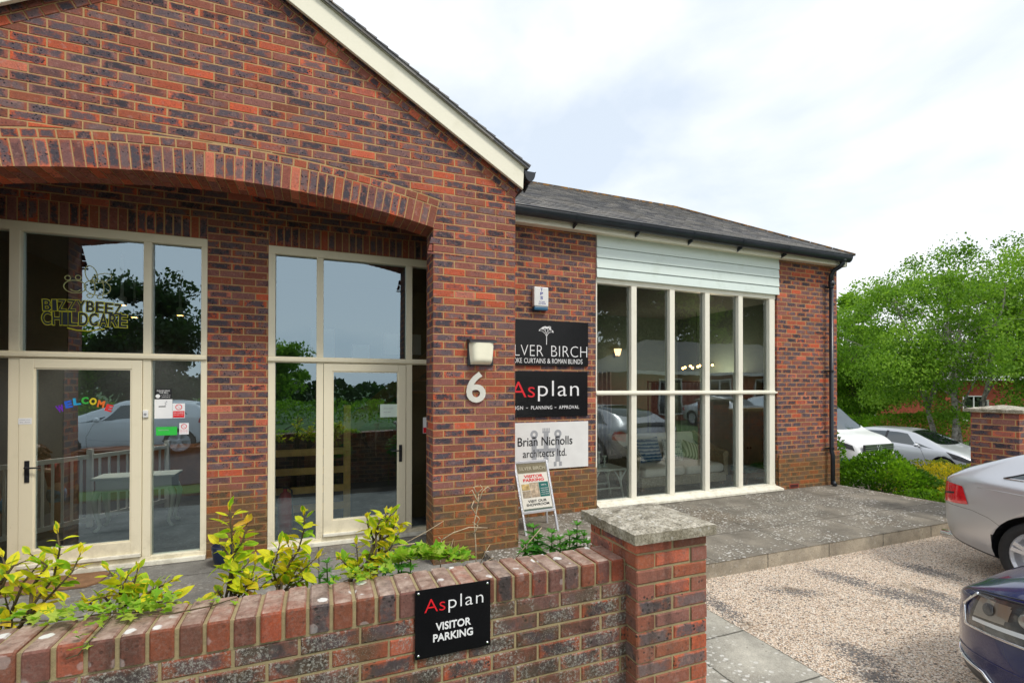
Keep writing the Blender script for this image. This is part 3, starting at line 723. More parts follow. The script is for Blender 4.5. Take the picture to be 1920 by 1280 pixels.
def roof_tiles(mb, O, A, B, N, region, w=.20, c=.115, back=True):
    H = hps(region); xs = [p[0] for p in region]; ys = [p[1] for p in region]
    for r in range(int(min(ys)/c)-1, int(max(ys)/c)+1):
        for k in range(int(min(xs)/w)-1, int(max(xs)/w)+2):
            x = k*w+(w/2 if r % 2 else 0); y = r*c
            po = clip([(x+.001, y+R.uniform(-.004, .004)), (x+w-.002, y+R.uniform(-.004, .004)), (x+w-.002, y+c+.004), (x+.001, y+c+.004)], H)
            if len(po) < 3 or area(po) < 1e-4: continue
            t = .011; lift = lambda p: t*(1-(p[1]-y)/c)+.004
            n = len(po); j = R.uniform(0, .003)
            top = [O+A*p[0]+B*p[1]+N*(lift(p)+j) for p in po]; bot = [O+A*p[0]+B*p[1]-N*.002 for p in po]
            mb.add(top+bot, [tuple(range(n))]+[(i, n+i, n+(i+1) % n, (i+1) % n) for i in range(n)], 0, None, rnd3())
    if back: mb.add([O+A*p[0]+B*p[1]-N*.003 for p in region], [tuple(range(len(region)))])
EX, EY, EZ = 8.575, 5.55, 4.125; RX, RY, RZ = 6.53, 7.75, 5.435
mb = MB()
Bv = V((0, RY-EY, RZ-EZ)); Ls = Bv.length; Bv.normalize(); Nv = X.cross(Bv)
roof_tiles(mb, V((0, EY, EZ)), X, Bv, Nv, [(1.9, 0), (EX, 0), (RX, Ls), (-.73, Ls)])
Bh = V((RX-EX, 0, RZ-EZ)); Lh = Bh.length; Bh.normalize(); Nh = Y_.cross(Bh)
roof_tiles(mb, V((EX, 0, EZ)), Y_, Bh, Nh, [(EY, 0), (9.95, 0), (RY, Lh)])
Bb = V((0, RY-9.95, RZ-EZ)).normalized(); roof_tiles(mb, V((0, 9.95, EZ)), -X, Bb, (-X).cross(Bb), [(-EX, 0), (.73, 0), (.73, Ls), (-RX, Ls)])
roof = mb.build('wing_roof', 'slate', bld)
mb = MB()
x = 2.6
while x < RX:
    mb.lathe([(.105, 0), (.105, .30)], (x, RY, RZ-.015), 8, X, sweep=pi, start=-pi/2 if False else 0); x += .305
for q in range(9):
    a = V((RX, RY, RZ)).lerp(V((EX, EY, EZ)), q/9); b = V((RX, RY, RZ)).lerp(V((EX, EY, EZ)), (q+.98)/9)
    mb.bar(a+Z*.012, b+Z*.012, .10, .02)
mb.build('ridge', ['ridge'], roof, fix=True)
# gable roof
mb = MB(); rz = 5.86; ex = 2.075; slope = (rz-4.20)/(ex-AX)
for sg in (1, -1):
    B = V((AX-(AX+sg*(ex-AX)), 0, rz-4.20)); Lg = B.length; B.normalize(); A = Y_*sg
    O2 = V((AX+sg*(ex-AX), 0, 4.20)); Nn = A.cross(B)
    roof_tiles(mb, O2, A, B, Nn, [(4.69, 0), (9.0, 0), (9.0, Lg), (4.69, Lg)] if sg > 0 else [(-9.0, 0), (-4.69, 0), (-4.69, Lg), (-9.0, Lg)], back=False)
    # thick slate edge at the verge with a mortar bed
    y = 0
    while y < Lg-.02:
        mb.add([O2+B*y+Nn*(-.028)+Y_*4.70, O2+B*(y+.23)+Nn*(-.028)+Y_*4.70, O2+B*(y+.23)+Nn*(-.006)+Y_*4.70, O2+B*y+Nn*(-.001)+Y_*4.70,
                O2+B*y+Nn*(-.028)+Y_*5.2, O2+B*(y+.23)+Nn*(-.028)+Y_*5.2, O2+B*(y+.23)+Nn*(-.006)+Y_*5.2, O2+B*y+Nn*(-.001)+Y_*5.2], [(0,1,2,3),(0,4,5,1),(3,2,6,7),(0,3,7,4),(1,5,6,2)], 0, None, rnd3()); y += .232
mb.build('gable_roof', 'slate', bld)
for sg in (1, -1):
    e0 = AX+sg*(2.008-AX); zb = lambda d: 5.586-.59*d
    D = 2.010-AX
    pts = [(0, zb(0)), (D, zb(D)), (D+.012, 4.205), (0, 4.205+.59*(D+.012))]
    mb = MB(); mb.prism([(AX+sg*p[0], 4.735, p[1]) for p in pts], (0, .035, 0)); mb.build('barge_board', 'barge', bld, bevel=.004, fix=True)
    mb = MB(); mb.prism([(AX+sg*p[0], 4.715, p[1]) for p in [(0, 4.213+.59*(D+.02)), (D+.03, 4.213), (D+.03, 4.185), (0, 4.185+.59*(D+.02))]], (0, .06, 0)); mb.build('verge_strip', plain('verge_mortar', (.30, .28, .22, 1), .9, var=.3, bump=.5), bld, fix=True)
# fascia, soffit, gutters
mb = MB(); mb.box(1.99, 5.685, 3.965, 8.555, 5.72, 4.13); mb.build('fascia', 'barge', bld, bevel=.003)
mb = MB(); mb.box(1.99, 5.70, 3.985, 8.56, YB, 4.0); mb.build('soffit', 'barge', bld)
mb = MB(); mb.box(8.535, 5.685, 3.965, 8.57, 9.9, 4.13); mb.build('fascia', 'barge', bld, bevel=.003)
def half_gutter(name, a, b, r, parent, joints, dp=1.7):
    a, b = V(a), V(b); d = (b-a).normalized(); x = d.cross(Z).normalized()
    n = 14; vs = []
    for p in (a, b):
        for rr in (r, r-.006):
            for i in range(n+1):
                t = pi*i/n; vs.append(p+x*cos(t)*rr-Z*sin(t)*rr*dp)
    m = n+1; fs = []
    for i in range(n):
        fs.append((i, i+1, 2*m+i+1, 2*m+i)); fs.append((m+i, 3*m+i, 3*m+i+1, m+i+1))
    fs += [(0, 2*m, 3*m, m), (n, m+n, 3*m+n, 2*m+n)]
    mb = MB(); mb.add(vs, fs)
    for p in (a, b): mb.add([p+x*cos(pi*i/n)*r-Z*sin(pi*i/n)*r*dp for i in range(n+1)], [tuple(range(n+1))])
    g = mb.build(name, 'gutter', parent, smooth=True)
    mb = MB()
    for s in (1, -1): mb.tube([a+x*s*r, b+x*s*r], .007, 6)
    mb.build('gutter_lip', 'gutter', g)
    for j in joints:
        p = a.lerp(b, j); q = MB(); w = .05 if R.random() < .35 else .024
        q.add([p+d*e*w+x*cos(pi*i/n)*(r+.007)-Z*sin(pi*i/n)*(r*dp+.007) for e in (-.5, .5) for i in range(n+1)], [(i, i+1, m+i+1, m+i) for i in range(n)])
        q.bar(p-Z*r*dp+Y_*.0, p+Y_*(r+.03)-Z*(r*dp+.03), .02, .05); q.build('gutter_bracket', 'gutter', g)
    return g
GX0, GX1 = 1.99, 8.50
half_gutter('gutter', (GX0, 5.605, 4.128), (GX1, 5.605, 4.114), .068, bld, [(x-GX0)/(GX1-GX0) for x in (3.14, 4.13, 5.07, 6.03, 6.98)], 1.55)
half_gutter('gutter', (8.64, 6.0, 4.09), (8.64, 9.9, 4.10), .05, bld, [.2, .5, .8])
half_gutter('gutter', (2.085, 4.72, 4.16), (2.085, 5.56, 4.14), .062, bld, [.1])
# downpipe with swan neck
mb = MB(); dx = 8.27
mb.tube([(8.33, 5.605, 4.05), (8.33, 5.605, 3.98), (8.31, 5.64, 3.93), (8.285, 5.73, 3.88), (dx, 5.765, 3.80), (dx, 5.765, 3.6)], .038, 12)
mb.tube([(dx, 5.765, 3.72), (dx, 5.765, .75), (dx, 5.745, .68), (dx, 5.745, TZ+.02)], .034, 12)
mb.lathe([(.03, 0), (.046, 0), (.046, .09), (.03, .09)], (dx, 5.765, 3.62), 12); mb.lathe([(.03, 0), (.05, 0), (.055, .06), (.03, .06)], (8.33, 5.605, 4.0), 12)
mb.tube([(dx, 5.745, TZ+.08), (dx, 5.70, TZ+.005)], .036, 12)
dp = mb.build('downpipe', 'gutter', bld, smooth=True)
for z in (3.60, 2.14, .80):
    mb = MB(); mb.box(dx-.075, YB-.06, z-.014, dx+.075, YB-.03, z+.014); mb.lathe([(.036, -.016), (.043, -.016), (.043, .016), (.036, .016)], (dx, 5.765, z), 12); mb.build('pipe_clip', 'gutter', dp)
# --- rooms behind the glass ------------------------------------------------
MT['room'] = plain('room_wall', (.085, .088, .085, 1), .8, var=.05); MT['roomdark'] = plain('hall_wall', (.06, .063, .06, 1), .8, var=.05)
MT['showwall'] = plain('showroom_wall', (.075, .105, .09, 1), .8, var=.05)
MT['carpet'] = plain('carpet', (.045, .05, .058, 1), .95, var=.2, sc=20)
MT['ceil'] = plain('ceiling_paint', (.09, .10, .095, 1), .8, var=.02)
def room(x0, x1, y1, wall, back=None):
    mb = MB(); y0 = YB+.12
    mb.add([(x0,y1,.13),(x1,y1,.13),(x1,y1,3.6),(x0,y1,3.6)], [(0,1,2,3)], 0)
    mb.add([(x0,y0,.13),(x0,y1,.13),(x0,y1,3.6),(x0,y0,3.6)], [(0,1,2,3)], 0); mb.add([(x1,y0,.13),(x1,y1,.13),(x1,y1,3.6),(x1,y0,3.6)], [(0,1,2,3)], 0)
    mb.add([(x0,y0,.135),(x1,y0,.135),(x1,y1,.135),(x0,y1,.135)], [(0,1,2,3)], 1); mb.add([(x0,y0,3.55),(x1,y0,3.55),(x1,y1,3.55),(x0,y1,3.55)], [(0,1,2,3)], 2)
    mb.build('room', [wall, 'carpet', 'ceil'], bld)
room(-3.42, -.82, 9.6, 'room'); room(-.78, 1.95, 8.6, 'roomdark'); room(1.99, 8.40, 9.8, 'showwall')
# ================================================================ low wall and gate pier
YW = 2.04; TOPW = 1.017
wall = thing('low_brick_wall', 'low lichen-spotted brick wall with upright brick coping in the foreground', 'wall', (-.4, YW+.1, 0))
mb = MB()
zc = TOPW-.107-.012
fill(mb, rect(-1.75, -.05, 1.432, zc), V((0, YW, 0)), X, Z, N_, x0=1.40-.225*20, z0=zc+.010-.075*14, depth=.02, ch=.005, mdep=.006)
fill(mb, rect(-1.432, -.05, 1.75, zc), V((0, YW+.215, 0)), -X, Z, Y_, x0=0, z0=zc+.010-.075*14, depth=.02)
mb.build('brickwork', ['brick_low', 'mortar_low'], wall)
mb = MB(); n = 37; p = (1.428+1.75)/n
for i in range(n):
    x = -1.75+i*p; w = p-.013; a, b = x+R.uniform(0,.003), x+w; rn = rnd3(); dz = R.uniform(-.004, .004); dy = R.uniform(-.004, .003)
    ch = .010; y0, y1, z0, z1 = YW-.004+dy, YW+.222+dy, TOPW-.107, TOPW+dz
    # a worn brick: two rounded arrises along the top
    prof = [(y0, z0), (y0, z1-ch*1.1), (y0+ch*.5, z1-ch*.35), (y0+ch*1.6, z1), (y1-ch*1.6, z1), (y1, z1-ch), (y1, z0)]
    m = len(prof); vs = []
    xsn = (a, a+.006, b-.006, b)
    for k, xx in enumerate(xsn):
        s = .005 if k in (0, 3) else 0
        for (yy, zz) in prof: vs.append((xx, yy+(s if yy < YW+.1 else -s), zz-(s if zz > z0 else 0)))
    fs = []; uv = []
    for k in range(3):
        for q in range(m-1):
            fs.append((k*m+q, (k+1)*m+q, (k+1)*m+q+1, k*m+q+1)); us = (0, .12, .88, 1); vv = q/(m-1)
            uv.append([(us[k], .5), (us[k+1], .5), (us[k+1], .5), (us[k], .5)])
    fs += [tuple(range(m)), tuple(range(4*m-1, 3*m-1, -1))]; uv += [[(0,.5)]*m, [(1,.5)]*m]
    mb.add(vs, fs, 0, uv, rn)
mb.box(-1.75, YW+.006, TOPW-.12, 1.43, YW+.21, TOPW-.010, 1)
mb.build('coping', [None or 'brick_cope', 'mortar_low'], wall, smooth=False)
# lichen veil on the coping's upper side comes from its own material
t = MT['brick_cope'].node_tree
def add_top_lichen(m):
    T = NT.__new__(NT); T.m = m; T.t = m.node_tree; T.p = T.t.nodes['Principled BSDF']; T.out = T.t.nodes['Material Output']
    base = T.p.inputs['Base Color'].links[0].from_socket
    g = T.n('NewGeometry'); T._g = g; P = g.outputs['Position']; nz_ = T.sep(g.outputs['Normal'])[2]; up = T.sm(nz_, .55, .9)
    k = T.math('MULTIPLY', up, T.math('ADD', .45, T.math('MULTIPLY', T.sm(T.noise(9, 6, .7), .35, .65), .5)))
    c = T.mix(k, base, T.ramp(T.noise(22, 5, .7), [(.3, (.17, .125, .095)), (.5, (.36, .265, .21)), (.72, (.54, .43, .36))]))
    w = T.math('MULTIPLY', T.math('ADD', T.math('MULTIPLY', up, .75), .25), T.math('MULTIPLY', T.sm(T.math('ADD', T.voro(11), T.math('MULTIPLY', T.math('SUBTRACT', T.noise(40, 3), .5), .25)), .26, .20), T.sm(T.noise(3, 3), .42, .52)))
    c = T.mix(w, c, (.66, .65, .62, 1))
    d = T.math('MULTIPLY', T.sm(T.voro(70), .22, .12), T.sm(T.noise(8, 4), .45, .55)); c = T.mix(T.math('MULTIPLY', d, .6), c, (.04, .036, .03, 1))
    T.col(c)
add_top_lichen(MT['brick_cope'])

YG, GX, GW = 1.95, 1.425, .435
pier = thing('gate_pier', 'square brick gate pier with lichened concrete cap at the end of the low wall', 'gate pier', (GX+GW/2, YG+GW/2, 0))
mb = MB(); zt = 1.126; c = .075; r = 0
S1 = (GW-.01)/2; Hd = .1025
while zt-r*c > -.05:
    z1 = zt-r*c; z0 = z1-c+.010
    for side in range(4):
        A, N2 = [(X, N_), (Y_, X), (-X, Y_), (-Y_, -X)][side]
        O2 = [V((GX, YG, 0)), V((GX+GW, YG, 0)), V((GX+GW, YG+GW, 0)), V((GX, YG+GW, 0))][side]
        if (r+side) % 2 == 0: spans = [(0, S1), (S1+.01, GW)]
        else: spans = [(Hd+.01, GW-Hd-.01)]
        for a, b in spans:
            q = lambda: R.uniform(-.0015, .0015)
            brick(mb, [(a+q(), z0+q()), (b+q(), z0+q()), (b+q(), z1+q()), (a+q(), z1+q())], O2, A, Z, N2, Hd, .007, None, None, 0, .002)
    r += 1
mb.box(GX+.007, YG+.007, -.05, GX+GW-.007, YG+GW-.007, zt, 1)
mb.build('brickwork', ['brick_gate', 'mortar_low'], pier)
def cap(parent, x0, y0, x1, y1, z0, z1, rise, m):
    mb = MB(); n = 14; vs = []; cxm, cym = (x0+x1)/2, (y0+y1)/2
    for i in range(n+1):
        for j in range(n+1):
            x = x0+(x1-x0)*i/n; y = y0+(y1-y0)*j/n
            d = max(abs(x-cxm)/(x1-x0), abs(y-cym)/(y1-y0))*2
            z = z1+rise*(1-d)+.004*mnoise.noise(V((x*22, y*22, 3)))
            if d > .99: z -= .006; 
            vs.append((x+.004*mnoise.noise(V((x*30, y*30, 7)))*(d > .9), y+.004*mnoise.noise(V((y*30, x*30, 9)))*(d > .9), z))
    fs = [(i*(n+1)+j, (i+1)*(n+1)+j, (i+1)*(n+1)+j+1, i*(n+1)+j+1) for i in range(n) for j in range(n)]
    bd = [(i, 0) for i in range(n)]+[(n, j) for j in range(n)]+[(n-i, n) for i in range(n)]+[(0, n-j) for j in range(n)]
    o = len(vs); idx = [i*(n+1)+j for i, j in bd]
    vs += [(vs[k][0], vs[k][1], z0) for k in idx]; m_ = len(idx)
    fs += [(idx[k], o+k, o+(k+1) % m_, idx[(k+1) % m_]) for k in range(m_)]+[tuple(range(o+m_-1, o-1, -1))]
    mb.add(vs, fs); return mb.build('cap', m, parent)
def cap_mat():
    t = NT('lichened_concrete'); P = t.obj()
    c = t.ramp(t.noise(14, 6, .75), [(.34, (.13, .115, .08)), (.47, (.36, .335, .275)), (.56, (.52, .49, .42)), (.7, (.70, .67, .60))])
    c = t.mix(.8, c, t.ramp(t.noise(75, 5, .85), [(.36, (.12, .11, .09)), (.5, (.9, .88, .82)), (.66, (1.5, 1.46, 1.36))]), 'MULTIPLY')
    k = t.sm(t.math('ADD', t.voro(24), t.math('MULTIPLY', t.math('SUBTRACT', t.noise(60, 3), .5), .3)), .24, .16); c = t.mix(t.math('MULTIPLY', k, t.sm(t.noise(5, 4), .45, .55)), c, (.60, .58, .53, 1))
    k = t.math('MULTIPLY', t.sm(t.voro(48), .25, .14), t.sm(t.noise(6, 4), .46, .58)); c = t.mix(t.math('MULTIPLY', k, .8), c, (.035, .032, .024, 1))
    nz_ = t.sep(t._g.outputs['Normal'])[2]
    c = t.mix(t.math('MULTIPLY', t.sm(nz_, .5, .1), .4), c, (.20, .165, .085, 1))
    t.col(c); t.rough(.95); t.bump(t.noise(110, 5, .75), .9, .008); return t.m
MT['cap'] = cap_mat()
cap(pier, 1.378, 1.90, 1.872, 2.40, 1.122, 1.178, .030, 'cap')

# ================================================================ sign plate on the low wall
def plate(name, label, cat, x0, z0, x1, z1, y, th, m, edge='alu', screws=None, bevel=.001):
    t = thing(name, label, cat, ((x0+x1)/2, y, z0))
    mb = MB(); mb.box(x0, y-th, z0, x1, y-.001, z1); mb.build('panel', m, t, bevel=bevel)
    if screws:
        for sx_, sz_ in screws:
            q = MB(); q.lathe([(0, .004), (.004, .0035), (.006, .001), (.006, 0)], (sx_, y-th, sz_), 12, N_); q.build('screw', 'chrome', t, smooth=True)
    return t
y = YW-.008
pl = plate('parking_sign', 'black visitor parking plate with red and white lettering screwed to the low wall', 'sign', .374, .729, .706, 1.017, y, .004, 'gloss_black',
           screws=[(.388, 1.003), (.692, 1.003), (.388, .744), (.692, .744)])
OT = V((0, y-.004, 0))
# lettering boxes measured on the plate
def q(x, yy): p = onY(760+x*.140625, 1070+yy*.140625, YW-.012); return p.x, p.z
text('lettering', 'As', .413, .919, .502, .974, OT, X, Z, 'red', pl, offset=-.012)
text('lettering', 'plan', .516, .905, .672, .976, OT, X, Z, 'whiteprint', pl, offset=-.012, spacing=1.12)
text('lettering', 'VISITOR', .461, .836, .616, .869, OT, X, Z, 'whiteprint', pl, offset=.022)
text('lettering', 'PARKING', .450, .790, .625, .823, OT, X, Z, 'whiteprint', pl, offset=.022)

# ================================================================ three boards on the wing wall
y = YB-.004; OT = V((0, y-.022, 0))
s1 = plate('sign_board', 'black board with white birch tree and thin white capitals, top of three', 'sign', 2.175, 2.144, 3.453, 2.746, y, .022, 'gloss_black', bevel=.002)
text('lettering', 'SILVER', 2.205, 2.268, 2.765, 2.415, OT, X, Z, 'whiteprint', s1, offset=-.018, spacing=1.05)
text('lettering', 'BIRCH', 2.885, 2.268, 3.436, 2.415, OT, X, Z, 'whiteprint', s1, offset=-.018, spacing=1.05)
for w_, a_, b_ in (('BESPOKE', 2.215, 2.460), ('CURTAINS', 2.490, 2.800), ('&', 2.826, 2.872), ('ROMAN', 2.897, 3.112), ('BLINDS', 3.140, 3.362)): text('lettering', w_, a_, 2.176, b_, 2.240, OT, X, Z, 'whiteprint', s1, offset=-.004)
mb = MB(); RT = random.Random(5); yt = y-.0232
def twig(p, a, l, w, d):
    q_ = (p[0]+sin(a)*l, p[1]+cos(a)*l); mb.bar((p[0], yt, p[1]), (q_[0], yt, q_[1]), w, .0012, up=N_)
    if d == 0: mb.ball((q_[0], yt, q_[1]), .0075, 6, sc=(1, .12, 1)); return
    for k in ((-.5, .5) if d > 1 else (-.6, 0, .6)): twig(q_, a*.8+k+RT.uniform(-.12, .12), l*RT.uniform(.72, .9), w*.75, d-1)
mb.bar((2.815, yt, 2.425), (2.815, yt, 2.54), .009, .0012, up=N_)
for a_ in (-.55, 0, .55): twig((2.815, 2.535), a_, .042, .006, 3)
mb.build('tree_emblem', 'whiteprint', s1)
s2 = plate('sign_board', 'black board with red and white lettering, middle of the three wall boards', 'sign', 2.175, 1.464, 3.445, 2.070, y, .022, 'gloss_black', bevel=.002)
text('lettering', 'As', 2.30, 1.725, 2.645, 1.930, OT, X, Z, 'red', s2, offset=-.008)
text('lettering', 'plan', 2.69, 1.672, 3.305, 1.945, OT, X, Z, 'whiteprint', s2, offset=-.008, spacing=1.1)
for w_, a_, b_ in (('DESIGN', 2.245, 2.475), ('PLANNING', 2.590, 2.900), ('APPROVAL', 3.000, 3.308)): text('lettering', w_, a_, 1.565, b_, 1.612, OT, X, Z, 'whiteprint', s2, offset=.004, spacing=1.15)
for a_ in (2.518, 2.935): text('lettering', '-', a_, 1.584, a_+.026, 1.590, OT, X, Z, 'whiteprint', s2)
s3 = plate('sign_board', 'white board with black lettering over a grey emblem, lowest of three', 'sign', 2.175, .769, 3.454, 1.390, y, .022, 'white', bevel=.002)
mb = MB(); yy = y-.0235
for cx_ in (2.635, 2.985):
    mb.box(cx_-.035, yy, .86, cx_+.035, yy+.001, 1.20); mb.box(cx_-.06, yy, .80, cx_-.02, yy+.001, .86); mb.box(cx_+.02, yy, .80, cx_+.06, yy+.001, .86)
    mb.lathe([(.022, 0), (.055, 0), (.055, .001), (.022, .001)], (cx_, yy+.001, 1.235), 16, N_)
mb.box(2.67, yy-.0006, 1.00, 2.774, yy+.001, 1.045); mb.box(2.846, yy-.0006, 1.00, 2.95, yy+.001, 1.045)
mb.box(2.775, yy, .86, 2.845, yy+.001, 1.249); mb.box(2.755, yy, 1.25, 2.865, yy+.001, 1.274)
for k in range(5): mb.box(2.757+k*.023, yy, 1.275, 2.771+k*.023, yy+.001, 1.315)
mb.build('emblem', 'greyprint', s3)
text('lettering', 'Brian Nicholls', 2.40, 1.085, 3.205, 1.200, OT, X, Z, 'blackprint', s3, offset=.004, th=.004)
text('lettering', 'architects ltd.', 2.475, .935, 3.115, 1.035, OT, X, Z, 'blackprint', s3, offset=.0, th=.004)

# house number, wall lamp, alarm box
six = MB(); me = text_mesh('6', .025)
ob = text('house_number', '6', 1.405, 1.700, 1.615, 2.020, V((0, YP-.014, 0)), X, Z, plain('cream_metal', (.70, .68, .60, 1), .4, .2), None, offset=.018, th=.012)
tag(ob, 'large pale metal figure six fixed to the porch pier below the lamp', 'house number')
bpy.data.meshes.remove(me)
lamp = thing('wall_lamp', 'cream bulkhead wall lamp with black top on the brick porch pier', 'lamp', (1.56, YP, 2.22))
mb = MB(); mb.box(1.420, YP-.022, 2.085, 1.700, YP, 2.34); mb.prism([(1.415, YP-.115, 2.318), (1.415, YP, 2.318), (1.415, YP, 2.362), (1.415, YP-.085, 2.348)], (.30, 0, 0)); mb.build('backplate', 'black', lamp, bevel=.006, fix=True)
mb = MB(); prof = []; n = 12; m = 10
vs = []
for i in range(n+1):
    for j in range(m+1):
        u_ = -1+2*i/n; v_ = j/m
        x = 1.565+u_*(.132-.018*(1-v_)**2)*1.0; z = 2.095+v_*.222
        dpt = (.078+.012*v_)*(1-abs(u_)**6)**.5*min(1, (1-(1-min(v_*4.5, 1))**2)**.5+.02)
        vs.append((x, YP-.020-dpt, z))
mb.add(vs, [(i*(m+1)+j, (i+1)*(m+1)+j, (i+1)*(m+1)+j+1, i*(m+1)+j+1) for i in range(n) for j in range(m)])
mb.build('diffuser', plain('opal_plastic', (.96, .92, .72, 1), .25, var=.04, sc=9), lamp, smooth=True)
box = thing('alarm_box', 'white burglar alarm box with blue base high on the wing wall', 'alarm box', (2.72, YB, 2.88))
mb = MB(); mb.box(2.612, YB-.075, 2.922, 2.822, YB, 3.178); mb.build('cover', 'white', box, bevel=.012)
mb = MB(); mb.box(2.617, YB-.072, 2.872, 2.817, YB, 2.921); mb.build('base', plain('teal_blue_plastic', (.015, .10, .20, 1), .35), box, bevel=.01)
O3 = V((0, YB-.0755, 0))
for ch, z in (('T', 3.125), ('P', 3.070), ('S', 3.015)): text('lettering', ch, 2.700, z, 2.740, z+.040, O3, X, Z, 'blueprint', box, offset=.02, th=.001)
text('lettering', '01243', 2.685, 2.975, 2.765, 2.992, O3, X, Z, 'blueprint', box, th=.001); text('lettering', '607820', 2.675, 2.950, 2.780, 2.968, O3, X, Z, 'blueprint', box, th=.001)

# A-board
ab = thing('a_board', 'silver framed pavement sign with posters standing by the porch pier', 'pavement sign', (2.42, 5.25, TZ))
top = V((2.345, 5.30, .985)); 
L0, R0 = V((2.215, 5.12, TZ)), V((2.640, 5.15, TZ)); L1, R1 = V((2.125, 5.27, .975)), V((2.555, 5.30, .975))
mb = MB()
mb.bar(L0, L1, .026, .026, up=N_); mb.bar(R0, R1, .026, .026, up=N_); mb.bar(L1, R1, .03, .03); 
lb, rb = L0.lerp(L1, .305), R0.lerp(R1, .305); mb.bar(lb, rb, .03, .03)
mb.build('front_frame', 'alu', ab, bevel=.003)
mb = MB(); bo = V((.03, .36, 0)); mb.bar(L0+bo, L1+V((0,.03,0)), .024, .024, up=N_); mb.bar(R0+bo, R1+V((0,.03,0)), .024, .024, up=N_); mb.bar((L0+bo).lerp(L1, .3), (R0+bo).lerp(R1, .3), .024, .024)
mb.build('rear_leg', 'alu', ab, bevel=.003)
A = (R1-L1).normalized(); Bq = (L1-lb); Bl = Bq.length; Bq.normalize(); Nq = A.cross(Bq)
wq = (R1-L1).length
mb = MB(); pts = [lb, rb, R1, L1]; mb.prism([p-Nq*.002 for p in pts], -Nq*.012); mb.build('back_panel', plain('poster_paper', (.62, .58, .45, 1), .5, var=.06), ab, fix=True)
AO = lb+Nq*.002
def poster(x0, z0, x1, z1, m, d=.002, nm='poster'):
    mb = MB(); mb.prism([AO+A*x0*wq+Bq*z0*Bl+Nq*d, AO+A*x1*wq+Bq*z0*Bl+Nq*d, AO+A*x1*wq+Bq*z1*Bl+Nq*d, AO+A*x0*wq+Bq*z1*Bl+Nq*d], -Nq*.0018); return mb.build(nm, m, ab, fix=True)
poster(.06, .78, .94, .96, plain('olive_print', (.20, .17, .10, 1), .5))
poster(.05, .06, .95, .76, plain('cream_paper', (.74, .71, .62, 1), .5, var=.03))
poster(.07, .02, .93, .065, plain('dark_green_print', (.10, .13, .10, 1), .5))
poster(.10, .28, .34, .42, plain('photo_tan', (.36, .29, .20, 1), .5, var=.5, sc=25), .004, 'picture'); poster(.10, .43, .34, .555, plain('photo_gold', (.50, .36, .14, 1), .5, var=.5, sc=25), .004, 'picture')
poster(.35, .28, .62, .575, plain('photo_room', (.46, .36, .25, 1), .5, var=.6, sc=22), .004, 'picture'); poster(.63, .28, .93, .575, plain('teal_print', (.01, .13, .11, 1), .5, var=.06), .004, 'picture')
def atext(s, x0, z0, x1, z1, m, off=.0): text('lettering', s, x0*wq, z0*Bl, x1*wq, z1*Bl, AO+Nq*.005, A, Bq, m, ab, offset=off, th=.001)
atext('SILVER BIRCH', .10, .83, .90, .90, plain('gold_print', (.60, .55, .40, 1), .5))
atext('VISITOR', .22, .675, .80, .735, 'red', .02); atext('PARKING', .18, .60, .82, .66, 'red', .02)
atext('VISIT OUR', .22, .185, .80, .235, 'blackprint', .01); atext('SHOWROOM', .16, .115, .86, .165, 'blackprint', .01)
atext('UNIT 6', .70, .50, .86, .53, 'whiteprint')
for k in range(4): atext('curtains blinds', .67, .32+k*.04, .90, .34+k*.04, 'whiteprint')

# ================================================================ lettering and notices on the doors and panes
YGL = YB+.045-.003
def gl(x, yy, Yd=YGL): p = onY(x, yy, Yd); return p.x, p.z
bee = thing('window_lettering', 'yellow outlined childcare lettering with a bee emblem on the pane over the door', 'window sign', (-2.1, YGL, 2.45))
OG = V((0, YGL, 0)); OG2 = V((0, YGL-.001, 0))
def curved_line(s, x0, x1, zf, h, tilt, m, off, O_, th=.001):
    n = len(s); tot = 0; ws = []
    for ch in s: ws.append({'I': .55, 'M': 1.15}.get(ch, 1.0))
    sw = sum(ws); x = x0
    for ch, w in zip(s, ws):
        wd = (x1-x0)*w/sw; xc = x+wd/2; u_ = (xc-x0)/(x1-x0); z = zf(u_); a = tilt(u_)
        A_ = V((cos(a), 0, sin(a))); B_ = V((-sin(a), 0, cos(a)))
        e_ = off*.055
        yield ch, V((xc, O_.y, z)), A_, B_, wd*.43+e_*h, h/2+e_*h
        x += wd
def curved(s, x0, x1, zf, h, tilt, m, off, O_, parent, nm='lettering'):
    for ch, c, A_, B_, hw, hh in curved_line(s, x0, x1, zf, h, tilt, m, off, O_):
        text(nm, ch, -hw, -hh, hw, hh, c, A_, B_, m, parent, offset=.015+off*.035, th=.001)
x0, za = gl(76, 572); x1, zb = gl(227, 576)
curved('BIZZYBEEZ', -2.44, -1.82, lambda u: 2.632+.015*sin(pi*u)-.01*u, .105, lambda u: .10*(.5-u), 'yellowprint', 1, OG, bee)
curved('BIZZYBEEZ', -2.44, -1.82, lambda u: 2.632+.015*sin(pi*u)-.01*u, .105, lambda u: .10*(.5-u), 'navyprint', 0, OG2, bee)
curved('CHILDCARE', -2.445, -1.775, lambda u: 2.510+.005*sin(pi*u), .125, lambda u: .08*(.5-u), 'yellowprint', 1, OG, bee)
curved('CHILDCARE', -2.445, -1.775, lambda u: 2.510+.005*sin(pi*u), .125, lambda u: .08*(.5-u), 'navyprint', 0, OG2, bee)
mb = MB()
def ell(cx_, cz_, a, b, rot=0, s0=0, s1=2*pi, r=.0042, n=20):
    pts = [(cx_+cos(rot)*a*cos(s0+(s1-s0)*i/n)-sin(rot)*b*sin(s0+(s1-s0)*i/n), YGL, cz_+sin(rot)*a*cos(s0+(s1-s0)*i/n)+cos(rot)*b*sin(s0+(s1-s0)*i/n)) for i in range(n+1)]
    mb.tube(pts, r, 5)
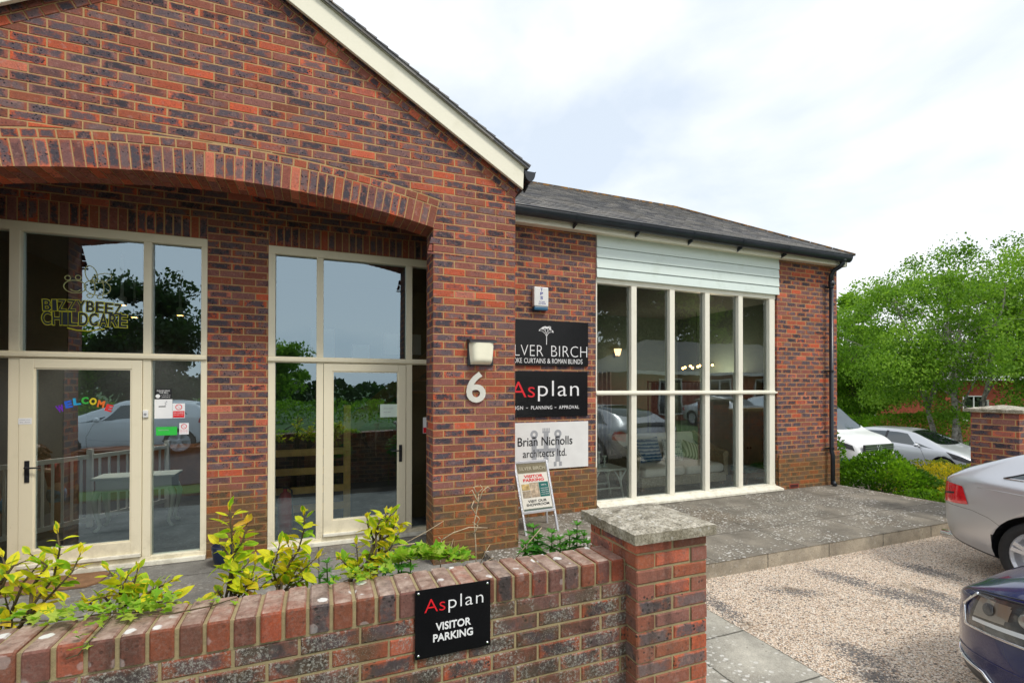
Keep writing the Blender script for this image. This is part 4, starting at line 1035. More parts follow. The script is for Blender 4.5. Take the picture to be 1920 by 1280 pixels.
mb.tube([(-2.25, YGL, 2.425), (-2.18, YGL, 2.405), (-2.09, YGL, 2.400), (-1.96, YGL, 2.428)], .006, 5); mb.build('underline_stroke', 'yellowprint', bee); mb = MB()
ell(-2.195, 2.825, .085, .062); ell(-2.02, 2.83, .105, .075, -.1); ell(-2.07, 2.955, .045, .085, .25); ell(-1.985, 2.925, .085, .042, .35)
ell(-2.25, 2.905, .022, .022); ell(-2.17, 2.915, .022, .022); ell(-2.06, 2.83, .02, .078, .05, -pi/2, pi/2); ell(-1.99, 2.83, .02, .072, .05, -pi/2, pi/2)
ell(-2.19, 2.80, .035, .02, 0, pi, 2*pi); ell(-2.08, 2.745, .024, .018); ell(-2.0, 2.74, .024, .018)
mb.build('bee_outline', plain('pale_yellow_print', (.50, .52, .22, 1), .5), bee)
wel = thing('window_lettering', 'rainbow coloured arched welcome lettering on the nursery door pane', 'window sign', (-2.1, YB, 1.7))
cs = [(.16, .02, .45), (.02, .12, .60), (.02, .35, .62), (.04, .42, .05), (.70, .58, .02), (.75, .16, .02), (.70, .03, .03)]
O4 = V((0, YB+.004, 0))
for i, ch in enumerate('WELCOME'):
    u_ = i/6; xx = -2.285+u_*.375; zz = 1.625+.075*sin(pi*(.12+.76*u_))+.055*u_*(1-u_)*2; a = .35*(1-2*u_)*.9
    A_ = V((cos(a), 0, sin(a))); B_ = V((-sin(a), 0, cos(a)))
    text('lettering', ch, -.028, -.034, .028, .034, V((xx, O4.y, zz)), A_, B_, plain('letter_%s' % 'abcdefg'[i], (*cs[i], 1), .5), wel, offset=.05, th=.001)
def notice(label, x0, z0, x1, z1, y, m, lines=(), name='notice'):
    t = thing(name, label, 'notice', ((x0+x1)/2, y, z0)); mb = MB(); mb.box(x0, y-.0015, z0, x1, y, z1); mb.build('sheet', m, t)
    for s, a, b, c, d, mm in lines: text('lettering', s, x0+(x1-x0)*a, z0+(z1-z0)*b, x0+(x1-x0)*c, z0+(z1-z0)*d, V((0, y-.0015, 0)), X, Z, mm, t, th=.0008)
    return t
yg = YB+.043
n1 = notice('small black bell notice with white capitals on the nursery side pane', -1.547, 1.736, -1.403, 1.838, yg, 'blackprint', [('PLEASE RING', .12, .74, .88, .90, 'whiteprint'), ('THE BELL', .25, .54, .80, .70, 'whiteprint'), ('we will be with you', .35, .32, .92, .42, 'whiteprint'), ('as soon as we can', .40, .14, .90, .24, 'whiteprint')])
mb = MB(); mb.lathe([(0, .001), (.020, .001), (.020, 0)], (-1.522, yg-.0016, 1.765), 12, N_); mb.build('bell_symbol', 'whiteprint', n1)
n2 = notice('white no smoking notice with cigarette symbol below the bell notice', -1.55, 1.538, -1.398, 1.733, yg, 'whiteprint')
mb = MB(); mb.box(-1.515, yg-.0024, 1.655, -1.455, yg-.0016, 1.664); mb.build('cigarette', 'blackprint', n2)
mb = MB(); mb.tube([(-1.462, yg-.002, 1.672), (-1.450, yg-.002, 1.685), (-1.462, yg-.002, 1.695), (-1.442, yg-.002, 1.708), (-1.452, yg-.002, 1.716)], .003, 5); mb.build('smoke', 'greyprint', n2)
def ban(t, cx_, cz_, r, y):
    mb = MB(); mb.lathe([(r*.78, .0012), (r, .0012), (r, 0)], (cx_, y-.0016, cz_), 20, N_); mb.bar((cx_-r*.6, y-.0022, cz_+r*.6), (cx_+r*.6, y-.0022, cz_-r*.6), .001, r*.2, up=N_); mb.build('ban_symbol', 'red', t)
n3 = notice('white and red prohibition notice right of the no smoking notice', -1.396, 1.54, -1.288, 1.69, yg, 'whiteprint')
mb = MB(); mb.box(-1.392, yg-.0024, 1.545, -1.292, yg-.0016, 1.612); mb.build('red_panel', 'red', n3); ban(n3, -1.342, 1.652, .030, yg)
text('lettering', 'No mobile', -1.385, 1.588, -1.300, 1.602, V((0, yg-.0026, 0)), X, Z, 'whiteprint', n3, th=.0006); text('lettering', 'phones in use', -1.385, 1.566, -1.300, 1.580, V((0, yg-.0026, 0)), X, Z, 'whiteprint', n3, th=.0006)
notice('bright green notice low on the nursery side pane', -1.536, 1.366, -1.356, 1.452, yg, plain('green_print', (.03, .55, .06, 1), .5, var=.1), [('welcome', .1, .55, .6, .75, 'greyprint')])
n5 = notice('small white notice with red ring beside the green notice', -1.337, 1.370, -1.254, 1.487, yg, 'whiteprint'); ban(n5, -1.296, 1.452, .026, yg)
for k in range(3): text('lettering', 'please do not enter', -1.330, 1.412-k*.014, -1.262, 1.421-k*.014, V((0, yg-.0016, 0)), X, Z, 'red', n5, th=.0006)
notice('thin white label stuck to the nursery door stile', -2.578, 1.513, -2.482, 1.570, YB-.0205, 'whiteprint', [('please shut', .1, .6, .9, .78, 'greyprint'), ('the door', .1, .25, .9, .45, 'greyprint')])
notice('pale handwritten paper taped inside the right hand door pane', .666, 1.504, .868, 1.656, YB+.007, plain('mint_paper', (.66, .78, .68, 1), .6, var=.03), [('please knock', .2, .62, .75, .72, 'greyprint'), ('and wait', .2, .36, .6, .46, 'greyprint')])
bell = thing('door_bell', 'small white door bell push on the mullion by the nursery door', 'door bell', (-1.606, YB-.02, 1.59))
mb = MB(); mb.box(-1.630, YB-.030, 1.553, -1.584, YB-.0125, 1.628); mb.build('housing', 'white', bell, bevel=.006); mb = MB(); mb.lathe([(0, .006), (.011, .005), (.012, 0)], (-1.607, YB-.030, 1.59), 12, N_); mb.build('button', 'greyprint', bell, smooth=True)
mat_ = thing('doormat', 'brown coir doormat with clipped corners outside the nursery door', 'doormat', (-2.2, 5.6, PZ))
mb = MB(); mb.prism([(-2.75, 5.405, PZ+.002), (-1.915, 5.405, PZ+.002), (-1.845, 5.475, PZ+.002), (-1.845, 5.70, PZ+.002), (-1.915, 5.775, PZ+.002), (-2.75, 5.775, PZ+.002)], (0, 0, .014)); mb.build('pile', plain('coir', (.24, .125, .06, 1), .95, var=.25, sc=12, bump=.8, fine=200), mat_, fix=True)
# ================================================================ foliage
def leaf(mb, p, d, up, l, w, fold=.25, curl=.2, rnd=None, mi=0, n=4, shape=None):
    """one pointed oval leaf from p along d; two strips folded along the midrib"""
    p, d, up = V(p), V(d).normalized(), V(up); s = d.cross(up)
    if s.length < 1e-3: s = d.cross(V((.3,.5,.8)))
    s.normalize(); nn = s.cross(d).normalized()
    vs = []; uv = []
    for i in range(n+1):
        t = i/n; ww = w*.5*(sin(pi*min(1, t**.85*.97+.03)))**.8*(1 if i < n else .04)
        c = p+d*(l*t)-nn*(curl*l*t*t)
        for q in (-1, 0, 1):
            vs.append(c+s*(q*ww)+nn*(abs(q)*ww*fold)); uv.append(((q+1)/2, t))
    fs = []; us = []
    for i in range(n):
        for q in range(2):
            f = (i*3+q, i*3+q+1, (i+1)*3+q+1, (i+1)*3+q); fs.append(f); us.append([uv[k] for k in f])
    mb.add(vs, fs, mi, us, rnd or rnd3())
def card(mb, p, d, s, l, w, rnd, mi=0):
    mb.add([p, p+d*(l*.45)+s*w*.5, p+d*l, p+d*(l*.45)-s*w*.5], [(0,1,2,3)], mi, None, rnd)
def rvec(r=None):
    r = r or R
    while True:
        v = V((r.uniform(-1,1), r.uniform(-1,1), r.uniform(-1,1)))
        if .05 < v.length < 1: return v.normalized()
def tree(name, label, base, h, crown, nleaf, lsize, lm, bm, stems=1, trunk_r=.12, seed=1, droop=.3, clumps=40, spread=.85, group='trees', lean=0, cr=None, flat=.75):
    r = random.Random(seed); b = V(base); t = thing(name, label, 'tree', b, group)
    cc, cr_ = V(crown[:3]), V(crown[3:])
    mb = MB(); tips = []
    for s in range(stems):
        a = 2*pi*s/max(stems, 1)+r.random(); off = V((cos(a), sin(a), 0))*(.16*stems if stems > 1 else 0)
        top = cc+V((cos(a)*cr_.x*.35*(stems > 1), sin(a)*cr_.y*.35*(stems > 1), cr_.z*.55))
        p0 = b+off*.5-Z*.1; pts = []; rad = []
        for i in range(8):
            u = i/7; p = p0.lerp(top, u)+off*u*.5+V((r.uniform(-1,1), r.uniform(-1,1), 0))*.06*h*u*(1-u); pts.append(p); rad.append(trunk_r*(1-u)**.8+.012)
        mb.tube(pts, rad, 9)
        for k in range(16):
            u = r.uniform(.28, .97); i = int(u*7); p = pts[i].lerp(pts[min(i+1, 7)], u*7-i); q = cc+V([x*y*r.uniform(.5, .95) for x, y in zip(rvec(r), cr_)])
            if q.z < b.z+h*.16: q.z = b.z+h*.16+r.random()*.3
            m = p.lerp(q, .5)+Z*(.10*(q-p).length)
            mb.tube([p, m, q], [trunk_r*(1-u)*.35+.012, trunk_r*(1-u)*.2+.008, .005], 5, caps=False); tips.append(q); tips.append(m.lerp(q, .5))
            for z_ in range(2):
                q2 = q+V([x*y*r.uniform(.1, .3) for x, y in zip(rvec(r), cr_)]); mb.tube([m.lerp(q, .6), q2], [.008, .003], 4, caps=False); tips.append(q2)
    mb.build('trunk', bm, t, smooth=True)
    lb = MB(); cl = []
    for k in range(clumps):
        if k < len(tips) and r.random() < .75: c = tips[r.randrange(len(tips))].copy()
        else:
            d = rvec(r); c = cc+V([x*y*r.random()**.4 for x, y in zip(d, cr_)])
        cl.append((c, r.uniform(.5, 1.25)*spread*min(cr_)*.36, r.random()))
    for k in range(nleaf):
        c, rad, tone = cl[r.randrange(len(cl))]
        d = rvec(r); p = c+V((d.x*rad*r.random()**.5*1.25, d.y*rad*r.random()**.5*1.25, d.z*rad*flat*r.random()**.5-droop*rad*r.random()**2))
        ld = (rvec(r)-Z*(.4+droop)).normalized(); s = ld.cross(rvec(r)).normalized()
        l = lsize*r.uniform(.6, 1.25); v = min(1, max(0, .22+.5*tone+r.uniform(-.25, .3)))
        card(lb, p, ld, s, l, l*.72, (v, r.random(), r.random()))
    lb.build('crown', lm, t); return t
def bush(name, label, cat, x0, y0, x1, y1, z0, z1, n, size, lm, seed=1, group=None, cores=1, shape=2.4, parts=True, lump=.25):
    """a shrub filling a box with a rounded, lumpy leaf shell around woody stems"""
    r = random.Random(seed); c = V(((x0+x1)/2, (y0+y1)/2, z0)); t = thing(name, label, cat, c, group)
    mb = MB(); 
    for k in range(9):
        q = V((r.uniform(x0, x1)*.75+c.x*.25, r.uniform(y0, y1)*.75+c.y*.25, z0+(z1-z0)*r.uniform(.5, .85))); p = V((c.x+(q.x-c.x)*.45, c.y+(q.y-c.y)*.45, z0-.05))
        mb.tube([p, p.lerp(q, .5)+rvec(r)*.05, q], [.014, .010, .004], 5)
    mb.build('stems', 'bark', t)
    lb = MB(); hx, hy, hz = (x1-x0)/2, (y1-y0)/2, (z1-z0)
    for k in range(n):
        u, v = r.uniform(-1, 1), r.uniform(-1, 1)
        m = max(abs(u), abs(v)); top = (1-m**shape)**(1/shape) if m < 1 else 0
        lum = 1+lump*mnoise.noise(V((c.x+u*hx, c.y+v*hy, seed))*2.6)
        w = top*(1-r.random()**2.2*.75)*lum
        p = V((c.x+u*hx*(.9+.15*lum), c.y+v*hy*(.9+.15*lum), z0+max(.02, w)*hz*.97))
        d = (V((u, v, .5+w*.7))+rvec(r)*.9).normalized(); s = d.cross(rvec(r)).normalized(); l = size*r.uniform(.6, 1.3)
        tone = min(1, max(0, .5+.9*mnoise.noise(p*3.1)+r.uniform(-.3, .3)))
        card(lb, p, d, s, l, l*.6, (tone, r.random(), r.random()))
    lb.build('foliage', lm, t); return t

# ---------------------------------------------------------------- variegated shrubs behind the low wall
GRP = 'variegated shrubs behind the low wall'
def spray(lb, sb, pts, dens, ls, seed, rad=.006, tip=True, spread=1.0):
    r = random.Random(seed); pts = [V(p) for p in pts]
    sb.tube(pts, [rad*(1-.6*i/(len(pts)-1)) for i in range(len(pts))], 6)
    tot = sum((pts[i+1]-pts[i]).length for i in range(len(pts)-1)); k = max(3, int(tot*dens)); ang = r.random()*6.28
    for j in range(k+1):
        u = .18+.82*j/k; s = u*tot; i = 0
        while i < len(pts)-2 and s > (pts[i+1]-pts[i]).length: s -= (pts[i+1]-pts[i]).length; i += 1
        seg = pts[i+1]-pts[i]; p = pts[i]+seg.normalized()*min(s, seg.length); ax = seg.normalized(); ang += 1.571
        a = ax.cross(V((.2,.9,.1))).normalized(); b = ax.cross(a)
        for o in (0, pi):
            d = (a*cos(ang+o)+b*sin(ang+o))*(.95*spread)+ax*r.uniform(.15, .6)+rvec(r)*.25+Z*.08
            if j == k: d = ax*.9+d*.35
            l = ls*r.uniform(.62, 1.12)*(.62 if j >= k-1 else 1); st = d.normalized()*r.uniform(.006, .018)
            sb.tube([p, p+st], .0016, 4, caps=False)
            leaf(lb, p+st, d, Z*.8+rvec(r)*.55, l, l*r.uniform(.44, .58), r.uniform(.1, .4), r.uniform(-.05, .45), (r.random(), r.random(), r.random()**1.3))
    if tip: 
        for q in range(2): leaf(lb, pts[-1], (pts[-1]-pts[-2]).normalized()+rvec(r)*.25, rvec(r), ls*.5, ls*.16, .5, 0, (r.random(), .8, r.uniform(.5, 1)))
def shrub(label, stems, Yd, seed, ls=.088, dens=40):
    """stems given as chains of photograph pixels at a depth Yd; each starts in the bed"""
    r = random.Random(seed); p0 = onY(*stems[0][0][:2], Yd)
    t = thing('variegated_shrub', label, 'shrub', (p0.x, Yd, .08), GRP); lb, sb = MB(), MB()
    for k, st in enumerate(stems):
        pts = []
        for i, q in enumerate(st):
            yd = Yd+(q[2] if len(q) > 2 else 0)+r.uniform(-.02, .02); pts.append(onY(q[0], q[1], yd))
        rt = V((p0.x+r.uniform(-.08,.08)+(pts[0].x-p0.x)*.5, Yd+r.uniform(-.05,.05), .07)); sb.tube([rt, rt.lerp(pts[0], .6)+rvec(r)*.02, pts[0]], [.010, .008, .006], 6)
        spray(lb, sb, pts, dens, ls, seed*31+k)
    lb.build('foliage', 'leaf_vari', t); sb.build('stems', 'stem', t, smooth=True); return t
shrub('yellow edged shrub at the far left with long bare branch over the wall', [[(40,1165),(75,1115),(100,1085),(112,1030),(108,1000)],[(30,1180),(85,1125),(135,1072),(150,1040)],[(20,1150),(45,1090),(70,1060)],[(-10,1130),(15,1075),(5,1045)],[(5,1200),(20,1160),(10,1120)],[(-20,1215),(30,1190),(40,1168)],[(60,1100),(88,1060),(60,1040)],[(-5,1100),(25,1060),(45,1052)],[(-5,1195),(5,1165),(45,1150)]], 2.50, 11, .078, 30)
shrub('low spreading yellow shrub above the ivy, left of the square pier between doors', [[(225,1140),(225,1100),(205,1070)],[(235,1135),(250,1100),(258,1068)],[(245,1135),(285,1105),(318,1090)],[(215,1140),(195,1118),(175,1125)],[(260,1145),(300,1128),(340,1130)],[(230,1140),(270,1115),(300,1100)],[(205,1145),(180,1135),(165,1128)],[(240,1150),(265,1130),(285,1120)],[(228,1128),(232,1095),(240,1078)],[(262,1140),(292,1118),(322,1112)]], 2.52, 12, .080, 36)
shrub('tall yellow and green shoot in front of the pier between the doors', [[(422,1130),(430,1085),(437,1035),(433,990),(431,958)],[(424,1115),(440,1080),(465,1055)],[(420,1125),(408,1105),(400,1120)],[(430,1120),(455,1100),(482,1085)],[(450,1128),(465,1105),(490,1100)],[(438,1060),(425,1035),(412,1020)],[(445,1120),(470,1090),(478,1060)],[(436,1040),(455,1015),(462,985)]], 2.46, 13, .088, 32)
shrub('upright yellow shrub before the right hand door screen mullion', [[(520,1115),(535,1070),(560,1030),(572,985),(570,966)],[(525,1115),(512,1070),(520,1040),(524,1020)],[(530,1110),(565,1070),(590,1048)],[(520,1100),(505,1080),(512,1050)],[(535,1110),(545,1085),(560,1060)],[(528,1085),(548,1045),(540,1020)],[(540,1105),(575,1080),(560,1085)]], 2.56, 14, .085, 34)
shrub('tallest yellow shrub leafing across the right hand door foot', [[(655,1090),(690,1050),(705,1005),(725,975),(738,958)],[(650,1095),(672,1060),(668,1020)],[(690,1050),(730,1030),(748,1000)],[(700,1010),(690,985),(688,970)],[(660,1085),(650,1060),(640,1048)],[(700,1020),(735,1000),(742,975)],[(665,1090),(700,1070),(712,1040)],[(715,990),(730,985),(750,982)],[(705,1000),(712,975),(728,962)],[(650,1095),(665,1080),(672,1060)]], 2.58, 15, .075, 42)
# twigs: pale dead stalks against the porch pier
GD = 'dead stalks in the planting bed'
def stalk(label, chains, Yd, rad=.004):
    p0 = onY(*chains[0][0], Yd); t = MB()
    for c in chains: t.tube([onY(x, y_, Yd) for x, y_ in c], [rad, *([rad*.8]*(len(c)-2)), rad*.5], 6)
    o = t.build('dead_stalk', 'straw', None, smooth=True); tag(o, label, 'stalk', GD); return o
stalk('straw coloured dead stem with curled seed head before the pier number', [[(893,1085),(892,1020),(889,980),(896,945),(897,922)],[(896,945),(905,920),(915,912),(921,918)],[(895,940),(885,918),(878,924)],[(893,965),(884,950),(889,938)],[(892,985),(899,972),(890,962)],[(889,1000),(896,985),(886,978)],[(896,930),(888,912),(897,910)],[(895,925),(905,915),(900,908)]], 2.95, .0045)
stalk('long pale arching stalk crossing the foot of the porch pier', [[(826,1065),(825,1035),(828,1012)],[(828,1012),(850,998),(880,988),(914,989)],[(826,1010),(822,1006)]], 2.85)
stalk('thin straight pale twig leaning from shrub to pier', [[(735,1030),(770,1012),(800,996),(832,976)]], 2.75, .0025)
stalk('short thick pale twig beside the tallest yellow shrub', [[(690,1098),(708,1060),(740,1024),(778,1018)],[(708,1060),(725,1030),(742,1004)]], 2.62, .006)
stalk('slanting dry stem between the pier and the green plants', [[(968,1045),(990,1018),(1016,988)]], 2.75)
stalk('short dry stem leaning right, low against the pier base', [[(901,1055),(910,1035),(919,1020)]], 2.7, .0025)
stalk('short upright dry stem low at the left of the pier base', [[(852,1045),(846,1025),(850,1010)]], 2.7, .0025)
stalk('dry stem lying nearly flat on the coping by the pier base', [[(880,1075),(905,1055),(925,1045)]], 2.7, .0025)
# fresh green perennials
GG = 'fresh green perennials in the planting bed'
def perennial(label, crowns, Yd, seed, ls=.09, k=10):
    r = random.Random(seed); p0 = onY(*crowns[0], Yd); t = thing('green_perennial', label, 'plant', (p0.x, Yd, .08), GG); lb, sb = MB(), MB()
    for (x, y_) in crowns:
        yd = Yd+r.uniform(-.06, .06); q = onY(x, y_, yd); b = V((q.x+r.uniform(-.03,.03), yd, .07)); sb.tube([b, b.lerp(q, .6)+rvec(r)*.015, q], [.006, .005, .003], 6)
        for w in range(5):
            p = q-Z*(.045*w); n = k+2-w
            for j in range(n):
                a = 6.28*j/n+r.random(); el = .75-.28*w+r.uniform(-.2,.2)
                d = V((cos(a)*cos(el), sin(a)*cos(el), sin(el))); l = ls*(.55+.18*w)*r.uniform(.8, 1.15)
                leaf(lb, p, d, Z, l, l*.32, .3, .3, (min(1, max(0, .95-.12*w+r.uniform(-.25,.2))), r.random(), r.random()))
    lb.build('foliage', 'leaf_green', t); sb.build('stems', 'leaf_mid', t); return t
perennial('dark green spiky plant half hidden behind the upright yellow shrub', [(613,1055),(625,1085),(600,1085)], 2.55, 21, .06)
perennial('dark green plant at the feet of the tallest yellow shrub', [(755,1030),(748,1050),(722,1060),(700,1075),(770,1048)], 2.75, 22, .075)
perennial('bright green leafy plant beside the A shaped pavement sign foot', [(1000,990),(1008,1012),(985,1020)], 2.80, 23, .10, 9)
perennial('bright green leafy clump between pavement sign and gate pier', [(1035,1000),(1050,1012),(1068,1005),(1082,985),(1095,1005),(1102,1020),(1060,1025)], 2.72, 24, .085, 10)
# ivy
def ivy(label, path, n, seed, ls=.04, Yd=None):
    r = random.Random(seed); t = thing('ivy', label, 'climber', V(path[0]), 'ivy on the low wall'); lb, sb = MB(), MB()
    pts = [V(p) for p in path]; sb.tube(pts, .0025, 5)
    for k in range(n):
        i = r.randrange(len(pts)-1); p = pts[i].lerp(pts[i+1], r.random())+V((r.uniform(-.05,.05), r.uniform(-.05,.05), r.uniform(0,.035)))
        d0 = V((r.uniform(-1,1), r.uniform(-1,.4), r.uniform(-.1,.6))).normalized(); up = (Z+rvec(r)*.6); s = d0.cross(up).normalized(); nn = s.cross(d0); l = ls*r.uniform(.6, 1.3)
        # five lobed leaf
        prof = [(0,0),(.16,.30),(.48,.10),(.42,.42),(.62,.62),(.28,.62),(0,1.05),(-.28,.62),(-.62,.62),(-.42,.42),(-.48,.10),(-.16,.30)]
        vs = [p+s*(a*l)+d0*(b*l)+nn*(abs(a)*l*.2) for a, b in prof]+[p+d0*(l*.4)]
        m = len(prof); fs = [(q, (q+1) % m, m) for q in range(m)]; uv = [[(.5+prof[q][0]*.9, prof[q][1]), (.5+prof[(q+1) % m][0]*.9, prof[(q+1) % m][1]), (.5, .4)] for q in range(m)]
        lb.add(vs, fs, 0, uv, rnd3(r))
    lb.build('foliage', 'leaf_ivy', t); sb.build('runner', 'stem', t); return t
TW = TOPW+.012
ivy('bright lime ivy trailing over the coping at the left end', [(-1.06,2.28,TW),(-.86,2.22,TW),(-.72,2.20,TW+.01),(-.62,2.19,TW),(-.53,2.22,TW)], 105, 31)
ivy('lime ivy runner with few leaves hanging down the front of the coping', [(-.70,2.19,TW),(-.70,2.10,TW),(-.71,2.035,TW-.01),(-.74,2.028,TW-.05),(-.77,2.025,TW-.055)], 16, 32, .03)
ivy('thin ivy runner creeping along the coping towards the tall shoot', [(-.62,2.17,TW),(-.50,2.15,TW-.006),(-.38,2.17,TW-.006),(-.30,2.20,TW)], 16, 33, .025)
ivy('dense green ivy behind the coping above the parking plate', [(.33,2.45,1.00),(.42,2.40,1.02),(.50,2.38,1.03),(.58,2.36,1.02),(.66,2.36,1.0)], 190, 34, .05)
ivy('small light green ivy tuft below the tallest yellow shrub', [(.10,2.24,TW-.01),(.16,2.25,TW),(.22,2.26,TW-.01),(.30,2.28,TW)], 60, 35, .032)
# a dark blue pot on the porch floor
pot = thing('plant_pot', 'small dark blue glazed pot on the porch floor by the pier between doors', 'pot', (-.92, 5.55, PZ))
mb = MB(); pp = onY(422, 1035, 5.55); mb.lathe([(.001, 0), (.075, 0), (.10, .06), (.115, .15), (.12, .21), (.105, .21), (.098, .16), (.001, .15)], (pp.x, 5.55, PZ), 20); mb.build('body', plain('blue_glaze', (.008, .016, .045, 1), .3, var=.2), pot, smooth=True)
mb = MB(); mb.lathe([(.001, 0), (.10, 0)], (pp.x, 5.55, PZ+.165), 16); mb.build('compost', 'soil', pot)
# ================================================================ far right: pier, hedges, trees, buildings
pr2 = thing('gate_pier', 'brick pier with stone cap beyond the terrace corner behind the silver coupe', 'gate pier', (8.2, 3.5, 0))
mb = MB(); px0, px1, py0, py1, pz = 7.98, 8.42, 3.22, 3.70, 1.545
for A, N2, O2, w in ((X, N_, V((px0, py0, 0)), px1-px0), (Y_, X, V((px1, py0, 0)), py1-py0), (-X, Y_, V((px1, py1, 0)), px1-px0), (-Y_, -X, V((px0, py1, 0)), py1-py0)):
    fill(mb, rect(0, 0, w, pz), O2, A, Z, N2, z0=pz-.075*30)
mb.build('brickwork', ['brick', 'mortar'], pr2)
cap(pr2, px0-.05, py0-.05, px1+.05, py1+.05, pz, pz+.045, .05, 'cap')
wl2 = thing('garden_wall', 'brick garden wall running right from the far gate pier', 'wall', (9.5, 3.5, 0))
mb = MB(); fill(mb, rect(0, 0, 2.6, 1.30), V((px1, 3.36, 0)), X, Z, N_); fill(mb, rect(0, 0, 2.6, 1.30), V((px1+2.6, 3.58, 0)), -X, Z, Y_); mb.box(px1, 3.34, 1.30, px1+2.6, 3.60, 1.37, 1); mb.build('brickwork', ['brick', 'mortar'], wl2)
HG = 'shrubs beyond the terrace'
bush('green_shrub', 'bright green rounded shrub at the corner of the brick wing', 'shrub', 8.66, 4.85, 9.75, 6.3, -.05, .66, 6500, .062, 'leaf_hedge', 41, HG, lump=.55)
bush('green_shrub', 'taller narrow green shrub behind the downpipe corner', 'shrub', 8.75, 6.2, 9.35, 7.3, -.1, 1.22, 3600, .06, 'leaf_hedge', 42, HG)
bush('yellow_shrub', 'golden yellow leaved shrub between terrace and parked silver hatchback', 'shrub', 9.55, 4.4, 11.3, 5.9, -.2, .50, 7500, .045, 'leaf_yellow', 43, HG, lump=.4)
bush('yellow_shrub', 'yellow flecked shrub nearest the far gate pier', 'shrub', 9.2, 3.9, 11.0, 4.7, -.15, .44, 5500, .042, 'leaf_yellow', 44, HG, lump=.4)
bush('green_shrub', 'low weedy green plants along the terrace edge', 'shrub', 8.66, 4.0, 9.5, 5.0, -.1, .24, 3600, .042, 'leaf_hedge', 45, HG, lump=.6)
HD = 'clipped hedges beyond the parked cars'
bush('clipped_hedge', 'long clipped bright green hedge behind the silver hatchback', 'hedge', 21.0, 13.2, 30.5, 14.8, -1.4, .62, 9000, .10, 'leaf_hedge', 46, HD, shape=6, lump=.1)
bush('clipped_hedge', 'clipped hedge farther back at the left of the brick hall', 'hedge', 20.5, 16.4, 27.5, 18.0, -1.4, .85, 6500, .11, 'leaf_hedge', 47, HD, shape=6, lump=.1)
bush('clipped_hedge', 'darker clipped hedge right of the birch stems', 'hedge', 26.5, 10.2, 31.5, 11.6, -1.5, .75, 5000, .10, 'leaf_mid', 48, HD, shape=6, lump=.12)
TR = 'trees beyond the car park'
tree('birch_tree', 'large light green birch with several pale stems behind the silver hatchback', (24.4, 11.8, -1.5), 8.8, (24.3, 12.1, 4.05, 5.0, 4.2, 3.65), 66000, .105, 'leaf_birch', 'birchbark', 4, .10, 51, .7, 300, .50, TR)
tree('birch_tree', 'second birch cut by the right edge of the photo', (29.5, 10.2, -1.5), 9.5, (28.8, 10.4, 4.3, 3.6, 3.4, 4.0), 28000, .11, 'leaf_birch', 'birchbark', 2, .10, 52, .5, 120, .6, TR)
tree('willow_tree', 'drooping mid green tree between building corner and birch', (26.6, 16.6, -1.5), 7.0, (26.3, 16.7, 2.9, 2.9, 2.5, 2.7), 30000, .12, 'leaf_mid', 'bark', 2, .16, 53, .9, 100, .65, TR)
tree('dark_tree', 'tall dark tree just showing past the corner of the wing', (37.2, 25.0, -1.5), 11, (37.2, 25.0, 5.8, 3.3, 3.0, 4.2), 18000, .24, 'leaf_mid', 'bark', 1, .2, 54, .2, 45, .9, TR)
tree('dark_tree', 'dark shady tree low behind the drooping tree', (27.6, 18.6, -1.5), 5.0, (27.4, 18.6, 1.6, 2.0, 1.8, 2.4), 14000, .16, 'leaf_dark', 'bark', 1, .16, 55, .3, 45, 1.0, TR)
# brick hall behind the birch
hall = thing('brick_hall', 'long orange brick hall with grey roof behind the birch tree', 'building', (36, 19, -1.5))
mb = MB(); P0 = V((27.5, 23.5, -1.5)); P1 = V((48, 10.5, -1.5)); d = (P1-P0).normalized(); nrm = V((d.y, -d.x, 0))
mb.prism([P0, P1, P1-nrm*9, P0-nrm*9], (0, 0, 4.0)); mb.build('wall', 'brick_far', hall, fix=True)
mb = MB(); a, b = P0+nrm*.5-d*.5+Z*3.95, P1+nrm*.5+d*.5+Z*3.95; c_, e_ = b-nrm*10, a-nrm*10; r1, r2 = (a+e_)/2+Z*.8+d*2, (b+c_)/2+Z*.8-d*2
mb.add([a, b, c_, e_, r1, r2], [(0,1,5,4),(1,2,5),(2,3,4,5),(3,0,4),(0,3,2,1)]); mb.build('roof', 'slate', hall)
mb = MB(); mb.bar(a-Z*.05, b-Z*.05, .06, .28); mb.build('fascia', 'white', hall)
for k in range(0, 7, 2):
    p = P0+d*(5.2+k*3.0)+Z*.3; mb = MB(); mb.bar(p+nrm*.03+Z*1.0, p+d*1.1+nrm*.03+Z*1.0, .05, .06)
    for s in (0, .55, 1.1): mb.bar(p+d*s+nrm*.03+Z*1.0, p+d*s+nrm*.03+Z*2.5, .06, .05, up=nrm)
    mb.bar(p+nrm*.03+Z*2.5, p+d*1.1+nrm*.03+Z*2.5, .06, .06); w = mb.build('window', 'white', hall)
    mb = MB(); mb.add([p+nrm*.02+Z*1.0, p+d*1.1+nrm*.02+Z*1.0, p+d*1.1+nrm*.02+Z*2.5, p+nrm*.02+Z*2.5], [(0,1,2,3)]); mb.build('pane', 'carglass', w)
    mb = MB(); p = p-Z*.3; mb.prism([p-d*1.1, p-d*.7, p-d*.7+nrm*.25, p-d*1.1+nrm*.25], (0, 0, 3.9)); mb.build('buttress', 'brick_far', hall, fix=True)
post = thing('sign_post', 'white square post with dark notice beside the birch stems', 'post', (24.9, 11.0, -1.5)); mb = MB(); mb.box(24.9, 11.0, -1.6, 25.02, 11.12, 1.35); mb.build('post', 'white', post); mb = MB(); mb.box(24.45, 11.02, .3, 24.89, 11.06, 1.3); mb.build('board', 'black', post)
